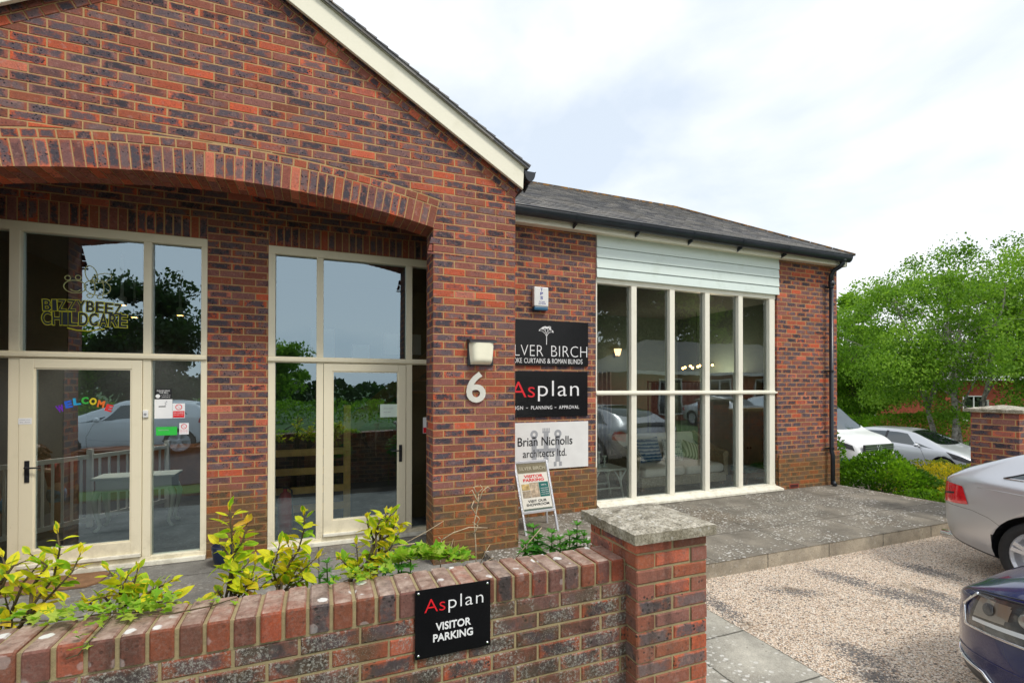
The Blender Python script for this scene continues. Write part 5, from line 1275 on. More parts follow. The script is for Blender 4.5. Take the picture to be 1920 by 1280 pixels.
# ---------------------------------------------------------------- what the panes mirror: the other side of the yard, behind the viewer
BT = 'trees across the yard'
tree('broad_tree', 'broad dark tree across the yard mirrored in the nursery panes', (-6.6, -15.0, 0), 7.0, (-6.8, -15.0, 3.9, 3.2, 2.6, 3.4), 22000, .20, 'leaf_dark', 'bark', 1, .2, 61, .2, 45, 1.0, BT)
tree('broad_tree', 'round tree across the yard left of the broad dark tree', (-11.5, -16.0, 0), 6.0, (-11.5, -16.0, 3.0, 3.6, 2.4, 2.9), 15000, .20, 'leaf_mid', 'bark', 1, .2, 62, .2, 45, 1.0, BT)
tree('broad_tree', 'low mid green tree across the yard mirrored in the narrow door pane', (-2.8, -17.0, 0), 4.8, (-2.8, -17.0, 2.6, 2.2, 2.0, 2.2), 11000, .18, 'leaf_mid', 'bark', 1, .15, 63, .2, 35, 1.0, BT)
for i, (x, y, h, w, lm) in enumerate(((21.5, -19, 12, 4.2, 'leaf_dark'), (27, -20, 13.5, 4.8, 'leaf_mid'), (33, -19.5, 13.5, 4.8, 'leaf_dark'), (39.5, -20, 14, 5.2, 'leaf_dark'))):
    tree('tall_tree', ('tall dark tree behind the left end of the brick offices', 'tall mid green tree behind the middle of the brick offices', 'tall dark tree behind the right end of the brick offices', 'tallest dark tree right of the brick offices')[i], (x, y, 0), h, (x, y, h*.55, w, w*.8, h*.45), 20000, .30, lm, 'bark', 1, .3, 70+i, .2, 90, .9, BT)
mb = MB(); RB = random.Random(8)
for k in range(16000):
    x = RB.uniform(-60, 60); base = 2.2+1.3*mnoise.noise(V((x*.11, 2, 0)))+.9*mnoise.noise(V((x*.5, 5, 0))); z = base*RB.random()**.6; y = -30+RB.uniform(-2, 2)+4*mnoise.noise(V((x*.06, 9, 0)))
    dd = rvec(RB); s = dd.cross(rvec(RB)).normalized(); l = RB.uniform(.25, .6); card(mb, V((x, y, z)), dd, s, l, l*.8, (min(1, max(0, .4+.8*mnoise.noise(V((x*.8, z, 1)))+RB.uniform(-.2, .2))), RB.random(), RB.random()))
tag(mb.build('far_treeline', 'leaf_dark'), 'low dark line of far trees and bushes closing the yard', 'treeline', kind='stuff')
off = thing('brick_offices', 'single storey red brick offices with hipped grey roof across the yard', 'building', (22, -13, 0))
mb = MB(); mb.box(15.5, -16, 0, 31, -9.5, 2.7); mb.build('wall', 'brick_far', off)
mb = MB(); mb.add([(15,-9,2.65),(31.5,-9,2.65),(31.5,-16.5,2.65),(15,-16.5,2.65),(18.7,-12.75,4.7),(27.8,-12.75,4.7)], [(0,1,5,4),(1,2,5),(2,3,4,5),(3,0,4),(0,3,2,1)]); mb.build('roof', 'slate', off)
mb = MB(); mb.box(15, -9.05, 2.5, 31.5, -8.98, 2.68); mb.build('fascia', 'white', off)
for k, x in enumerate((17, 20.5, 24, 27.5)):
    mb = MB(); mb.box(x, -9.5, .3, x+.08, -9.42, 2.3); mb.box(x+1.5, -9.5, .3, x+1.58, -9.42, 2.3); mb.box(x+.08, -9.5, 2.22, x+1.5, -9.42, 2.3); mb.box(x+.08, -9.5, .3, x+1.5, -9.42, .38); mb.box(x+.75, -9.5, .38, x+.82, -9.42, 2.22); w = mb.build('window', 'white', off)
    mb = MB(); mb.add([(x, -9.47, .3), (x+1.58, -9.47, .3), (x+1.58, -9.47, 2.3), (x, -9.47, 2.3)], [(0,3,2,1)]); mb.build('pane', 'carglass', w)
bush('yard_hedge', 'long hedge across the yard mirrored low in the door panes', 'hedge', -9, -11.5, 4.0, -10.0, 0, 1.15, 7000, .12, 'leaf_mid', 81, None, shape=5)
# ================================================================ cars
def interp(pts, x):
    """smooth (Catmull-Rom style) interpolation through (x, y) points"""
    n = len(pts)
    if x <= pts[0][0]: return pts[0][1]
    if x >= pts[-1][0]: return pts[-1][1]
    for i in range(n-1):
        if x <= pts[i+1][0]:
            x0, y0 = pts[i]; x1, y1 = pts[i+1]; t = (x-x0)/(x1-x0); h = x1-x0
            def slope(j):
                if j <= 0: return (pts[1][1]-pts[0][1])/(pts[1][0]-pts[0][0])
                if j >= n-1: return (pts[-1][1]-pts[-2][1])/(pts[-1][0]-pts[-2][0])
                a = (pts[j][1]-pts[j-1][1])/(pts[j][0]-pts[j-1][0]); b = (pts[j+1][1]-pts[j][1])/(pts[j+1][0]-pts[j][0])
                return 0 if a*b <= 0 else 2*a*b/(a+b)
            m0, m1 = slope(i), slope(i+1)
            return (2*t**3-3*t*t+1)*y0+(t**3-2*t*t+t)*h*m0+(-2*t**3+3*t*t)*y1+(t**3-t*t)*h*m1
RING = [0, .10, .2, .34, .47, .56, .66, .80, .90, 1.0]
class Car:
    """body loft: stations along x (0 = tail), ring from the floor centre (v=0) over sill, flank, shoulder, roof edge to the roof centre (v=1)"""
    def __init__(s, L, low, sho, top, wid, wtop): s.L, s.low, s.sho, s.top, s.wid, s.wtop = L, low, sho, top, wid, wtop
    def ring(s, x):
        zl, zs, zt, w, wt = (interp(a, x) for a in (s.low, s.sho, s.top, s.wid, s.wtop)); h = zs-zl
        return [(0, zl+.02), (w*.80, zl), (w*.93, zl+.05), (w*.985, zl+h*.30), (w*1.0, zl+h*.62), (w*.985, zl+h*.86), (w*.945, zs), (wt, zt-(zt-zs)*.13-.012), (wt*.72, zt-.004), (0, zt+.012)]
    def pt(s, x, v):
        r = s.ring(x); v = max(0, min(1, v)); i = 0
        while i < len(RING)-2 and v > RING[i+1]: i += 1
        t = (v-RING[i])/(RING[i+1]-RING[i])
        p = [r[max(0, min(len(r)-1, i+k))] for k in (-1, 0, 1, 2)]
        f = lambda k: .5*((2*p[1][k])+(-p[0][k]+p[2][k])*t+(2*p[0][k]-5*p[1][k]+4*p[2][k]-p[3][k])*t*t+(-p[0][k]+3*p[1][k]-3*p[2][k]+p[3][k])*t**3)
        return V((x, max(0, f(0)), f(1)))
    def P(s, x, v, side=1, off=0):
        p = s.pt(x, v); 
        if off:
            e_ = .01; a = s.pt(min(s.L, x+e_), v)-s.pt(max(0, x-e_), v); b = s.pt(x, min(1, v+.01))-s.pt(x, max(0, v-.01)); n = a.cross(b)
            if n.length > 1e-9:
                n.normalize(); c = V((s.L/2, 0, .6))
                if n.dot(p-c) < 0: n = -n
                p = p+n*off
        return V((p.x, p.y*side, p.z))
def car(name, label, cat, C, T, paint, spec, group=None):
    t = thing(name, label, cat, T @ V((C.L/2, 0, 0)), group)
    W_ = lambda p: T @ p
    # body
    NS, NV = 84, 40
    xs = [C.L*(.5-.5*cos(pi*i/NS))*.35+C.L*i/NS*.65 for i in range(NS+1)]
    vsl = [i/NV for i in range(NV+1)]
    bm = bmesh.new(); grid = []
    for x in xs:
        row = [C.P(x, v, 1) for v in vsl]+[C.P(x, v, -1) for v in reversed(vsl[1:-1])]
        grid.append([bm.verts.new(p) for p in row])
    m = len(grid[0])
    for i in range(NS):
        for j in range(m): bm.faces.new((grid[i][j], grid[i+1][j], grid[i+1][(j+1) % m], grid[i][(j+1) % m]))
    for g_, sx in ((grid[0], -1), (grid[-1], 1)):
        prev = g_; c = sum((v.co for v in g_), V())/m
        for sc, dx in ((.86, .030), (.55, .052), (.2, .060)):
            cur = [bm.verts.new(V((v.co.x+sx*dx, v.co.y*sc, c.z+(v.co.z-c.z)*sc))) for v in g_]
            for j in range(m): bm.faces.new((prev[j], prev[(j+1) % m], cur[(j+1) % m], cur[j]))
            prev = cur
        bm.faces.new(prev)
    bmesh.ops.recalc_face_normals(bm, faces=bm.faces)
    for f in bm.faces: f.smooth = True
    me = bpy.data.meshes.new('body'); bm.to_mesh(me); bm.free(); body = bpy.data.objects.new('body', me); COL.objects.link(body)
    # wheel arches
    wr = spec['wr']; cut = MB()
    for wx in spec['wx']:
        for s in (1, -1):
            w = interp(C.wid, wx); cut.tube([(wx, s*(w-.30), wr), (wx, s*(w+.25), wr)], wr+spec.get('gap', .055), 36)
    co = cut.build('cutter', 'black', fix=True)
    b = body.modifiers.new('b', 'BOOLEAN'); b.operation = 'DIFFERENCE'; b.object = co; b.solver = 'EXACT'
    dg = bpy.context.evaluated_depsgraph_get(); dg.update(); new = bpy.data.meshes.new_from_object(body.evaluated_get(dg))
    bpy.data.objects.remove(body); bpy.data.objects.remove(co); bpy.data.meshes.remove(me)
    new.name = 'body'; new.materials.clear(); new.materials.append(paint); new.materials.append(MT['black'])
    for p in new.polygons:
        c = p.center
        if any(abs((V((c.x, 0, c.z))-V((wx, 0, wr))).length-(wr+spec.get('gap', .055))) < .012 or (V((c.x, 0, c.z))-V((wx, 0, wr))).length < wr for wx in spec['wx']) and abs(p.normal.y) > -1:
            if (V((c.x, 0, c.z))-V((spec['wx'][0], 0, wr))).length < wr+.07 or (V((c.x, 0, c.z))-V((spec['wx'][1], 0, wr))).length < wr+.07: p.material_index = 1 if abs(c.y) < interp(C.wid, c.x)*.985 else 0
        if c.z < interp(C.low, c.x)+.03: p.material_index = 1
    new.transform(T); body = bpy.data.objects.new('body', new); COL.objects.link(body); link(body, t)
    def patch(nm, q, m_, off=.003, sides=(1, -1), nu=14, nv=6, parent=body, th=0):
        """a piece lying on the skin: four (x, v) corners, tail-low, nose-low, nose-high, tail-high"""
        for s in sides:
            mb = MB(); vs = []
            for j in range(nv+1):
                for i in range(nu+1):
                    a, b = i/nu, j/nv
                    x = (q[0][0]*(1-a)+q[1][0]*a)*(1-b)+(q[3][0]*(1-a)+q[2][0]*a)*b; v = (q[0][1]*(1-a)+q[1][1]*a)*(1-b)+(q[3][1]*(1-a)+q[2][1]*a)*b
                    if len(q) > 4:
                        bow = q[4]; x += bow[0]*4*b*(1-b)*(1 if i == nu else 0 if i == 0 else a)+0; v += bow[1]*4*a*(1-a)*b
                    vs.append(W_(C.P(x, v, s, off)))
            mb.add(vs, [(j*(nu+1)+i, j*(nu+1)+i+1, (j+1)*(nu+1)+i+1, (j+1)*(nu+1)+i) for j in range(nv) for i in range(nu)])
            mb.build(nm, m_, parent, smooth=True)
    def cross(nm, x0, x1, v0, m_, off=.003, parent=body, x0e=None, x1e=None):
        """a screen spanning the car from side to side over the roof ring from v0 to v0"""
        mb = MB(); vs = []; nu, nv = 10, 24
        for j in range(nv+1):
            w = -1+2*j/nv; v = v0+(1-v0)*(1-abs(w)); k = abs(w)**2
            for i in range(nu+1):
                a = i/nu; xa = x0+((x0e if x0e is not None else x0)-x0)*k; xb = x1+((x1e if x1e is not None else x1)-x1)*k
                vs.append(W_(C.P(xa*(1-a)+xb*a, v, 1 if w >= 0 else -1, off)))
        mb.add(vs, [(j*(nu+1)+i, j*(nu+1)+i+1, (j+1)*(nu+1)+i+1, (j+1)*(nu+1)+i) for j in range(nv) for i in range(nu)]); mb.build(nm, m_, parent, smooth=True)
    def line(nm, pts, r, m_, sides=(1, -1), off=.002, parent=body, steps=8):
        for s in sides:
            mb = MB(); ch = []
            for k in range(len(pts)-1):
                for i in range(steps): a = i/steps; ch.append(W_(C.P(pts[k][0]*(1-a)+pts[k+1][0]*a, pts[k][1]*(1-a)+pts[k+1][1]*a, s, off)))
            ch.append(W_(C.P(*pts[-1], s, off))); mb.tube(ch, r, 5); mb.build(nm, m_, parent, smooth=True)
    def disc(nm, x, v, r, m_, off=.004, bulge=.3, sides=(1, -1), parent=body):
        for s in sides:
            p = C.P(x, v, s, 0); n = (C.P(x, v, s, .05)-p).normalized(); mb = MB(); mb.lathe([(r, 0), (r*.92, r*bulge*.45), (r*.6, r*bulge*.85), (0, r*bulge)], p+n*off, 18, n); mb.v = [tuple(W_(V(q))) for q in mb.v]; mb.build(nm, m_, parent, smooth=True)
    for fn, *a in spec['parts']:
        {'patch': patch, 'cross': cross, 'line': line, 'disc': disc}[fn](*a[:-1], **a[-1]) if isinstance(a[-1], dict) else {'patch': patch, 'cross': cross, 'line': line, 'disc': disc}[fn](*a)
    # wheels
    for wx in spec['wx']:
        for s in (1, -1):
            w = interp(C.wid, wx)-.015; c = V((wx, s*w, wr)); ax = V((0, s, 0)); tw = .20; rr = wr*spec.get('rim', .70)
            def lat(prof, n, nm, m_, par):
                mb = MB(); mb.lathe(prof, c, n, ax); mb.v = [tuple(W_(V(p))) for p in mb.v]; return mb.build(nm, m_, par, smooth=True)
            wl = bpy.data.objects.new('wheel', None); COL.objects.link(wl); wl.location = W_(c); link_keep(wl, t)
            ty = lat([(rr, -tw), (wr*.94, -tw), (wr, -tw+.03), (wr, -.03), (wr*.965, -.008), (wr*.86, .004), (rr+.008, -.004), (rr, -.015)], 36, 'tyre', 'rubber', wl)
            mb = MB(); mb.lathe([(rr, -.016), (rr-.012, -.006), (rr-.03, -.03), (rr-.035, -.12), (0, -.13)], c, 36, ax); n5 = spec.get('spokes', 5)
            for k in range(n5):
                a = 2*pi*k/n5+.3
                for da in ((-.13, .13) if spec.get('twin', 1) else (0,)):
                    e1 = V((cos(a+da*.35), 0, sin(a+da*.35)))*.05; e2 = V((cos(a+da), 0, sin(a+da)))*(rr-.012)
                    mb.bar(c+e1-ax*.022, c+e2-ax*.018, .034 if spec.get('twin', 1) else .06, .022, up=ax)
            mb.lathe([(.062, -.035), (.058, -.012), (.03, -.006), (0, -.006)], c, 20, ax); mb.v = [tuple(W_(V(p))) for p in mb.v]; mb.build('rim', spec.get('rimmat', 'alu'), wl, smooth=False)
            mb = MB(); mb.lathe([(.14, -.09), (0, -.09)], c, 20, ax); mb.v = [tuple(W_(V(p))) for p in mb.v]; mb.build('brake_disc', 'steel', wl)
    for s in (1, -1):      # door mirrors
        if 'mirror' in spec:
            x, v = spec['mirror']; p = C.P(x, v, s); mb = MB(); mb.ball(p+V((-.02, s*.13, .055)), .10, 12, sc=(.62, 1.0, .68)); mb.bar(p, p+V((0, s*.08, .03)), .07, .035)
            mb.v = [tuple(W_(V(q))) for q in mb.v]; mb.build('mirror', spec.get('mirmat', paint), body, smooth=True)
    return t, body, W_
def link_keep(o, parent):
    o.parent = parent; o.matrix_parent_inverse = world_mat(parent).inverted()
def car_paint(name, c, metal=.0, rough=.28, flake=0):
    t = NT(name); P = t.obj(); col = c
    if flake: col = t.mix(t.math('MULTIPLY', t.voro(900, out='Color'), .25) if False else .0, c, c)
    t.col(col); t.p.inputs['Metallic'].default_value = metal; t.rough(rough); t.p.inputs['Coat Weight'].default_value = .7; t.p.inputs['Coat Roughness'].default_value = .02
    return t.m
P_SILVER = car_paint('silver_paint', (.60, .61, .64, 1), .65, .34); P_NAVY = car_paint('navy_paint', (.004, .010, .085, 1), .0, .22)
P_WHITE = car_paint('white_car_paint', (.86, .87, .88, 1), 0, .35); P_PALE = car_paint('pale_silver_paint', (.60, .62, .65, 1), .55, .36)
MT['tail'] = plain('tail_lamp_red', (.62, .010, .018, 1), .12, var=.25, sc=30, coat=1); MT['tail2'] = plain('tail_lamp_bright', (.80, .08, .07, 1), .15, var=.1, coat=1)
MT['lampin'] = plain('lamp_reflector', (.05, .052, .056, 1), .4, .0, var=.7, sc=16); MT['amber'] = plain('amber_lens', (.75, .32, .05, 1), .2); MT['numplate'] = plain('number_plate', (.75, .75, .72, 1), .4, var=.03)
def place(x, y, ang, z=0): return Matrix.Translation((x, y, z)) @ Matrix.Rotation(ang, 4, 'Z')

# --- silver coupe, backed up to the terrace: tail at the kerb, heading -Y
Lc = 4.62
coupe = Car(Lc, [(0, .36), (.25, .27), (.6, .22), (2.3, .17), (4.1, .20), (4.45, .24), (4.62, .30)],
    [(0, .84), (.10, .945), (.5, .975), (1.3, .955), (2.4, .925), (3.3, .86), (4.0, .755), (4.4, .66), (4.62, .50)],
    [(0, .875), (.08, .99), (.30, 1.11), (.65, 1.255), (1.0, 1.34), (1.5, 1.395), (2.0, 1.40), (2.5, 1.36), (2.9, 1.24), (3.35, 1.0), (3.6, .915), (4.1, .80), (4.45, .685), (4.62, .52)],
    [(0, .66), (.07, .78), (.20, .865), (.5, .905), (1.0, .915), (2.3, .905), (3.5, .905), (4.0, .885), (4.3, .80), (4.5, .68), (4.62, .52)],
    [(0, .52), (.2, .66), (.5, .63), (1.0, .585), (1.6, .57), (2.3, .575), (2.9, .62), (3.4, .70), (4.0, .70), (4.4, .58), (4.62, .42)])
sp = dict(wr=.335, wx=(.89, 3.72), gap=.05, rim=.74, spokes=5, mirror=(3.02, .66), parts=[
    ('patch', 'side_window', [(.62, .69), (3.02, .67), (2.62, .785), (1.10, .782)], 'carglass', .003),
    ('line', 'window_trim', [(.58, .682), (3.05, .66)], .007, 'chrome'), ('line', 'window_trim', [(.58, .684), (1.08, .792), (2.62, .795), (3.05, .66)], .008, 'black'),
    ('cross', 'windscreen', 2.66, 3.40, .83, 'carglass', .003, {'x1e': 3.15, 'x0e': 2.70}), ('cross', 'rear_window', .40, 1.36, .83, 'carglass', .003, {'x0e': .72}),
    ('cross', 'tailgate_lip', .05, .16, .84, 'black', .008),
    ('patch', 'tail_lamp', [(.035, .455), (.33, .475), (.27, .565), (.045, .60)], 'tail', .006), ('patch', 'lamp_strip', [(.06, .50), (.20, .515), (.20, .525), (.06, .51)], 'black', .009),
    ('line', 'shoulder_crease', [(.40, .575), (1.5, .575), (3.0, .56), (3.7, .54)], .004, P_SILVER, {'off': -.001}),
    ('line', 'bumper_seam', [(.03, .445), (.20, .45), (.36, .448), (.50, .43), (.60, .40)], .0022, 'black', {'off': -.001}), ('line', 'door_seam', [(1.95, .16), (1.95, .40), (1.85, .62)], .003, 'black', {'off': -.001}), ('line', 'door_seam', [(3.20, .16), (3.25, .40), (3.06, .62)], .003, 'black', {'off': -.001}),
    ('patch', 'headlamp', [(4.10, .50), (4.56, .50), (4.54, .62), (4.15, .60)], 'lampin', .004)])
T = place(6.885, 3.04, radians(-95)); sc_t, sc_b, Wc = car('parked_car', 'silver coupe backed up to the terrace kerb with red tail lamp', 'car', coupe, T, P_SILVER, sp)
for yy in (.60, -.60):
    mb = MB(); mb.tube([Wc(V((.22, yy, .30))), Wc(V((-.07, yy, .29)))], .042, 16); mb.build('exhaust', 'chrome', sc_b, smooth=True)
mb = MB(); a = Wc(V((-.063, -.26, .70))); b = Wc(V((-.063, .26, .70))); mb.bar(a, b, .02, .11); mb.build('number_plate', 'numplate', sc_b)
# --- navy saloon, nosed in beside the path: nose at +Y
navy = Car(4.70, [(0, .34), (.4, .22), (2.3, .17), (4.1, .17), (4.45, .17), (4.70, .20)],
    [(0, .82), (.12, .93), (.6, .95), (2.0, .93), (3.2, .90), (3.9, .83), (4.3, .755), (4.55, .69), (4.70, .60)],
    [(0, .86), (.1, .99), (.5, 1.03), (.9, 1.14), (1.4, 1.33), (2.0, 1.41), (2.5, 1.385), (2.95, 1.24), (3.35, 1.03), (3.6, .965), (4.0, .905), (4.35, .815), (4.58, .715), (4.70, .62)],
    [(0, .60), (.08, .74), (.3, .85), (.8, .905), (2.3, .905), (3.6, .905), (4.05, .885), (4.30, .83), (4.50, .73), (4.62, .61), (4.70, .42)],
    [(0, .5), (.2, .70), (.5, .72), (1.0, .64), (1.6, .58), (2.3, .58), (2.9, .62), (3.4, .70), (4.0, .72), (4.4, .60), (4.70, .34)])
spn = dict(wr=.33, wx=(.98, 3.76), gap=.05, rim=.72, spokes=5, mirror=(3.05, .66), parts=[
    ('patch', 'side_window', [(.95, .665), (3.02, .67), (2.62, .785), (1.25, .782)], 'carglass', .003),
    ('cross', 'windscreen', 2.66, 3.40, .83, 'carglass', .003, {'x1e': 3.15, 'x0e': 2.70}), ('cross', 'rear_window', .36, 1.3, .83, 'carglass', .003, {'x0e': .62}),
    ('patch', 'tail_lamp', [(.020, .46), (.45, .50), (.35, .60), (.035, .60)], 'tail', .005),
    ('patch', 'headlamp', [(4.06, .465), (4.54, .475), (4.47, .635), (3.98, .61)], 'lampin', .001),
    ('patch', 'lamp_lens', [(4.06, .465), (4.54, .475), (4.47, .635), (3.98, .61)], 'lensglass', .018),
    ('line', 'lamp_chrome', [(3.98, .61), (4.06, .463), (4.54, .473)], .008, 'chrome', {'off': .008}), ('line', 'lamp_chrome', [(4.54, .473), (4.555, .55), (4.47, .637)], .008, 'chrome', {'off': .008}), ('line', 'lamp_shadow', [(3.98, .615), (4.47, .645)], .006, 'black', {'off': .004}),
    ('patch', 'lamp_bowl', [(4.33, .515), (4.50, .515), (4.46, .615), (4.30, .60)], 'steel', .002), ('disc', 'lamp_projector', 4.41, .556, .034, 'lampin', .006, .3), ('disc', 'lamp_projector', 4.23, .548, .036, 'steel', .006, .3), ('patch', 'lamp_strip', [(4.10, .49), (4.50, .495), (4.50, .508), (4.09, .505)], 'whiteprint', .005), ('patch', 'lamp_strip', [(4.31, .53), (4.335, .53), (4.32, .59), (4.295, .585)], 'steel', .005), ('patch', 'indicator', [(4.08, .475), (4.13, .475), (4.11, .51), (4.06, .51)], 'amber', .006),
    ('patch', 'fog_intake', [(4.38, .15), (4.69, .15), (4.69, .27), (4.46, .26)], 'black', .002), ('line', 'intake_trim', [(4.36, .145), (4.45, .275), (4.69, .285)], .011, 'chrome', {'off': .006}),
    ('line', 'front_lip', [(4.25, .06), (4.45, .07), (4.70, .07)], .014, 'rubber', {'off': .010}), ('line', 'bumper_seam', [(4.13, .44), (4.16, .30), (4.12, .18)], .003, 'black', {'off': 0}),
    ('line', 'bonnet_seam', [(3.3, .655), (4.12, .655), (4.58, .665)], .004, 'black', {'off': -.001}), ('line', 'bumper_crease', [(4.20, .36), (4.50, .36), (4.70, .36)], .004, P_NAVY, {'off': 0}),
    ('patch', 'grille', [(4.66, .30), (4.70, .30), (4.70, .44), (4.66, .44)], 'black', .003)])
T = place(4.20, -2.90, radians(90)); navy_t, navy_b, Wn = car('parked_car', 'glossy navy blue saloon nosed towards the slab path at the right edge', 'car', navy, T, P_NAVY, spn)
mb = MB(); mb.bar(Wn(V((4.752, -.20, .42))), Wn(V((4.752, .20, .42))), .02, .10); mb.build('grille', 'black', navy_b); mb = MB(); mb.bar(Wn(V((4.765, -.26, .33))), Wn(V((4.765, .26, .33))), .02, .11); mb.build('number_plate', 'numplate', navy_b)
# --- small silver hatchback on the far road, nose to the right
hatch = Car(4.02, [(0, .36), (.3, .25), (.8, .20), (3.2, .20), (3.7, .22), (4.02, .28)],
    [(0, .86), (.15, .98), (.6, 1.02), (1.6, .98), (2.6, .93), (3.2, .88), (3.6, .78), (3.85, .66), (4.02, .50)],
    [(0, .95), (.08, 1.08), (.22, 1.28), (.5, 1.42), (1.0, 1.48), (1.7, 1.485), (2.2, 1.42), (2.7, 1.22), (3.15, 1.01), (3.5, .90), (3.8, .74), (4.02, .52)],
    [(0, .60), (.08, .72), (.35, .82), (.9, .865), (2.8, .865), (3.3, .85), (3.65, .77), (3.85, .66), (4.02, .46)],
    [(0, .50), (.2, .60), (.6, .585), (1.5, .58), (2.2, .60), (2.7, .66), (3.2, .70), (3.6, .60), (4.02, .36)])
sph = dict(wr=.315, wx=(.72, 3.24), gap=.05, rim=.78, spokes=5, rimmat='black', mirror=(2.55, .66), parts=[
    ('patch', 'side_window', [(.55, .68), (1.42, .672), (1.42, .782), (.75, .775)], 'carglass', .003), ('patch', 'side_window', [(1.50, .672), (2.50, .665), (2.10, .782), (1.50, .782)], 'carglass', .003), ('patch', 'quarter_light', [(2.55, .665), (2.98, .655), (2.62, .70), (2.40, .715)], 'carglass', .003),
    ('patch', 'door_pillar', [(1.42, .66), (1.50, .66), (1.50, .79), (1.42, .79)], 'black', .005), ('cross', 'windscreen', 2.16, 3.12, .83, 'carglass', .003, {'x1e': 2.95, 'x0e': 2.2}), ('cross', 'rear_window', .06, .40, .83, 'carglass', .003),
    ('patch', 'headlamp', [(3.50, .50), (3.92, .48), (3.88, .60), (3.30, .64)], 'lampin', .004), ('patch', 'tail_lamp', [(.03, .50), (.28, .52), (.22, .66), (.04, .66)], 'tail', .005),
    ('line', 'door_seam', [(2.72, .16), (2.75, .40), (2.58, .62)], .004, 'black', {'off': 0}), ('line', 'door_seam', [(1.46, .16), (1.46, .40), (1.46, .64)], .004, 'black', {'off': 0}), ('line', 'flank_crease', [(1.0, .30), (2.0, .30), (2.7, .36)], .005, P_PALE, {'off': 0}), ('line', 'sill_trim', [(1.1, .16), (2.85, .16)], .012, 'black', {'off': 0}),
    ('patch', 'door_handle', [(1.60, .535), (1.80, .535), (1.80, .555), (1.60, .555)], P_PALE, .02)])
T = place(19.85, 12.78, radians(-90), -1.10); car('parked_car', 'pale silver hatchback with black wheels parked beyond the yellow shrubs', 'car', hatch, T, P_PALE, sph)
# --- white van, only its nose showing past the corner of the wing
van = Car(4.9, [(0, .40), (.3, .28), (4.3, .24), (4.9, .30)], [(0, 1.05), (.1, 1.12), (3.2, 1.10), (4.2, 1.04), (4.6, .98), (4.82, .90), (4.9, .72)],
    [(0, 1.6), (.06, 1.9), (.3, 1.97), (2.8, 1.97), (3.3, 1.86), (3.95, 1.36), (4.25, 1.17), (4.6, 1.08), (4.82, .96), (4.9, .75)],
    [(0, .82), (.1, .92), (.4, .95), (4.0, .95), (4.5, .90), (4.75, .80), (4.9, .66)], [(0, .72), (.3, .80), (3.0, .80), (3.6, .78), (4.2, .80), (4.6, .74), (4.9, .55)])
spv = dict(wr=.335, wx=(.95, 3.95), gap=.05, rim=.66, spokes=6, twin=0, mirror=(3.55, .67), mirmat='black', parts=[
    ('patch', 'side_window', [(2.6, .68), (3.75, .675), (3.30, .775), (2.6, .775)], 'carglass', .003), ('cross', 'windscreen', 3.25, 4.20, .82, 'carglass', .003, {'x1e': 4.0}),
    ('patch', 'headlamp', [(4.45, .535), (4.84, .535), (4.80, .63), (4.50, .64)], 'lampin', .005), ('patch', 'bumper', [(4.35, .16), (4.89, .16), (4.89, .40), (4.35, .40)], car_paint('blue_bumper', (.03, .10, .24, 1), .2, .3), .006)])
T = place(12.5, 12.5, radians(-90), -.42); vt, vb, Wv = car('parked_van', 'white van with black grille and round badge just past the wing corner', 'van', van, T, P_WHITE, spv)
mb = MB()
for k in range(4): mb.bar(Wv(V((4.955, -.52, .74+k*.05))), Wv(V((4.955, .52, .74+k*.05))), .02, .012, 0)
mb.bar(Wv(V((4.935, -.54, .81))), Wv(V((4.935, .54, .81))), .03, .20, 1); mb.build('grille', ['chrome', 'black'], vb)
mb = MB(); dv = (Wv(V((5, 0, 0)))-Wv(V((4, 0, 0)))); dv.normalize(); mb.lathe([(.062, .02), (.075, .02), (.075, 0)], Wv(V((4.955, 0, .81))), 20, dv)
for a, b in (((-.05, .045), (-.015, -.05)), ((-.015, -.05), (0, -.005)), ((0, -.005), (.015, -.05)), ((.015, -.05), (.05, .045)), ((-.022, .055), (0, .005)), ((0, .005), (.022, .055))): mb.bar(Wv(V((4.975, a[0], .81+a[1]))), Wv(V((4.975, b[0], .81+b[1]))), .012, .012)
mb.build('badge', 'chrome', vb); mb = MB(); mb.bar(Wv(V((4.96, -.26, .42))), Wv(V((4.96, .26, .42))), .02, .11); mb.build('number_plate', 'numplate', vb); mb = MB(); mb.bar(Wv(V((4.945, -.6, .56))), Wv(V((4.945, .6, .56))), .03, .10); mb.build('lower_grille', 'black', vb)
# --- cars across the yard that the panes mirror
hatch2 = Car(4.02, hatch.low, hatch.sho, hatch.top, hatch.wid, hatch.wtop); sph2 = dict(sph); sph2['rimmat'] = 'alu'
T = place(-2.9, -5.0, radians(180)); car('parked_car', 'white hatchback across the yard mirrored in the nursery door', 'car', hatch2, T, P_WHITE, sph2)
for i, (x, y, a, lb, pt) in enumerate(((17.6, -5.6, 90, 'pale silver saloon in front of the brick offices, nearer the viewer', P_PALE), (21.0, -5.8, 90, 'white saloon in front of the brick offices, middle of the row', P_WHITE), (25.0, -5.8, 90, 'silver saloon farthest along the brick offices', P_SILVER))):
    T = place(x, y-2, radians(a)); car('parked_car', lb, 'car', navy, T, pt, spn, 'cars parked before the brick offices')
# ================================================================ things seen through the glass
FZ = .137
MT['gatepaint'] = plain('gate_paint', (.88, .89, .86, 1), .5, var=.05); MT['wood'] = plain('pine', (.80, .50, .14, 1), .5, var=.3, sc=5); MT['darkwood'] = plain('dark_wood', (.20, .085, .035, 1), .5, var=.3, sc=5)
MT['greygreen'] = plain('chalk_paint', (.66, .72, .64, 1), .6, var=.06); MT['wicker'] = plain('wicker', (.38, .33, .22, 1), .8, var=.3, sc=30, bump=.8, fine=120); MT['cushion'] = plain('linen', (.88, .85, .74, 1), .9, var=.06)
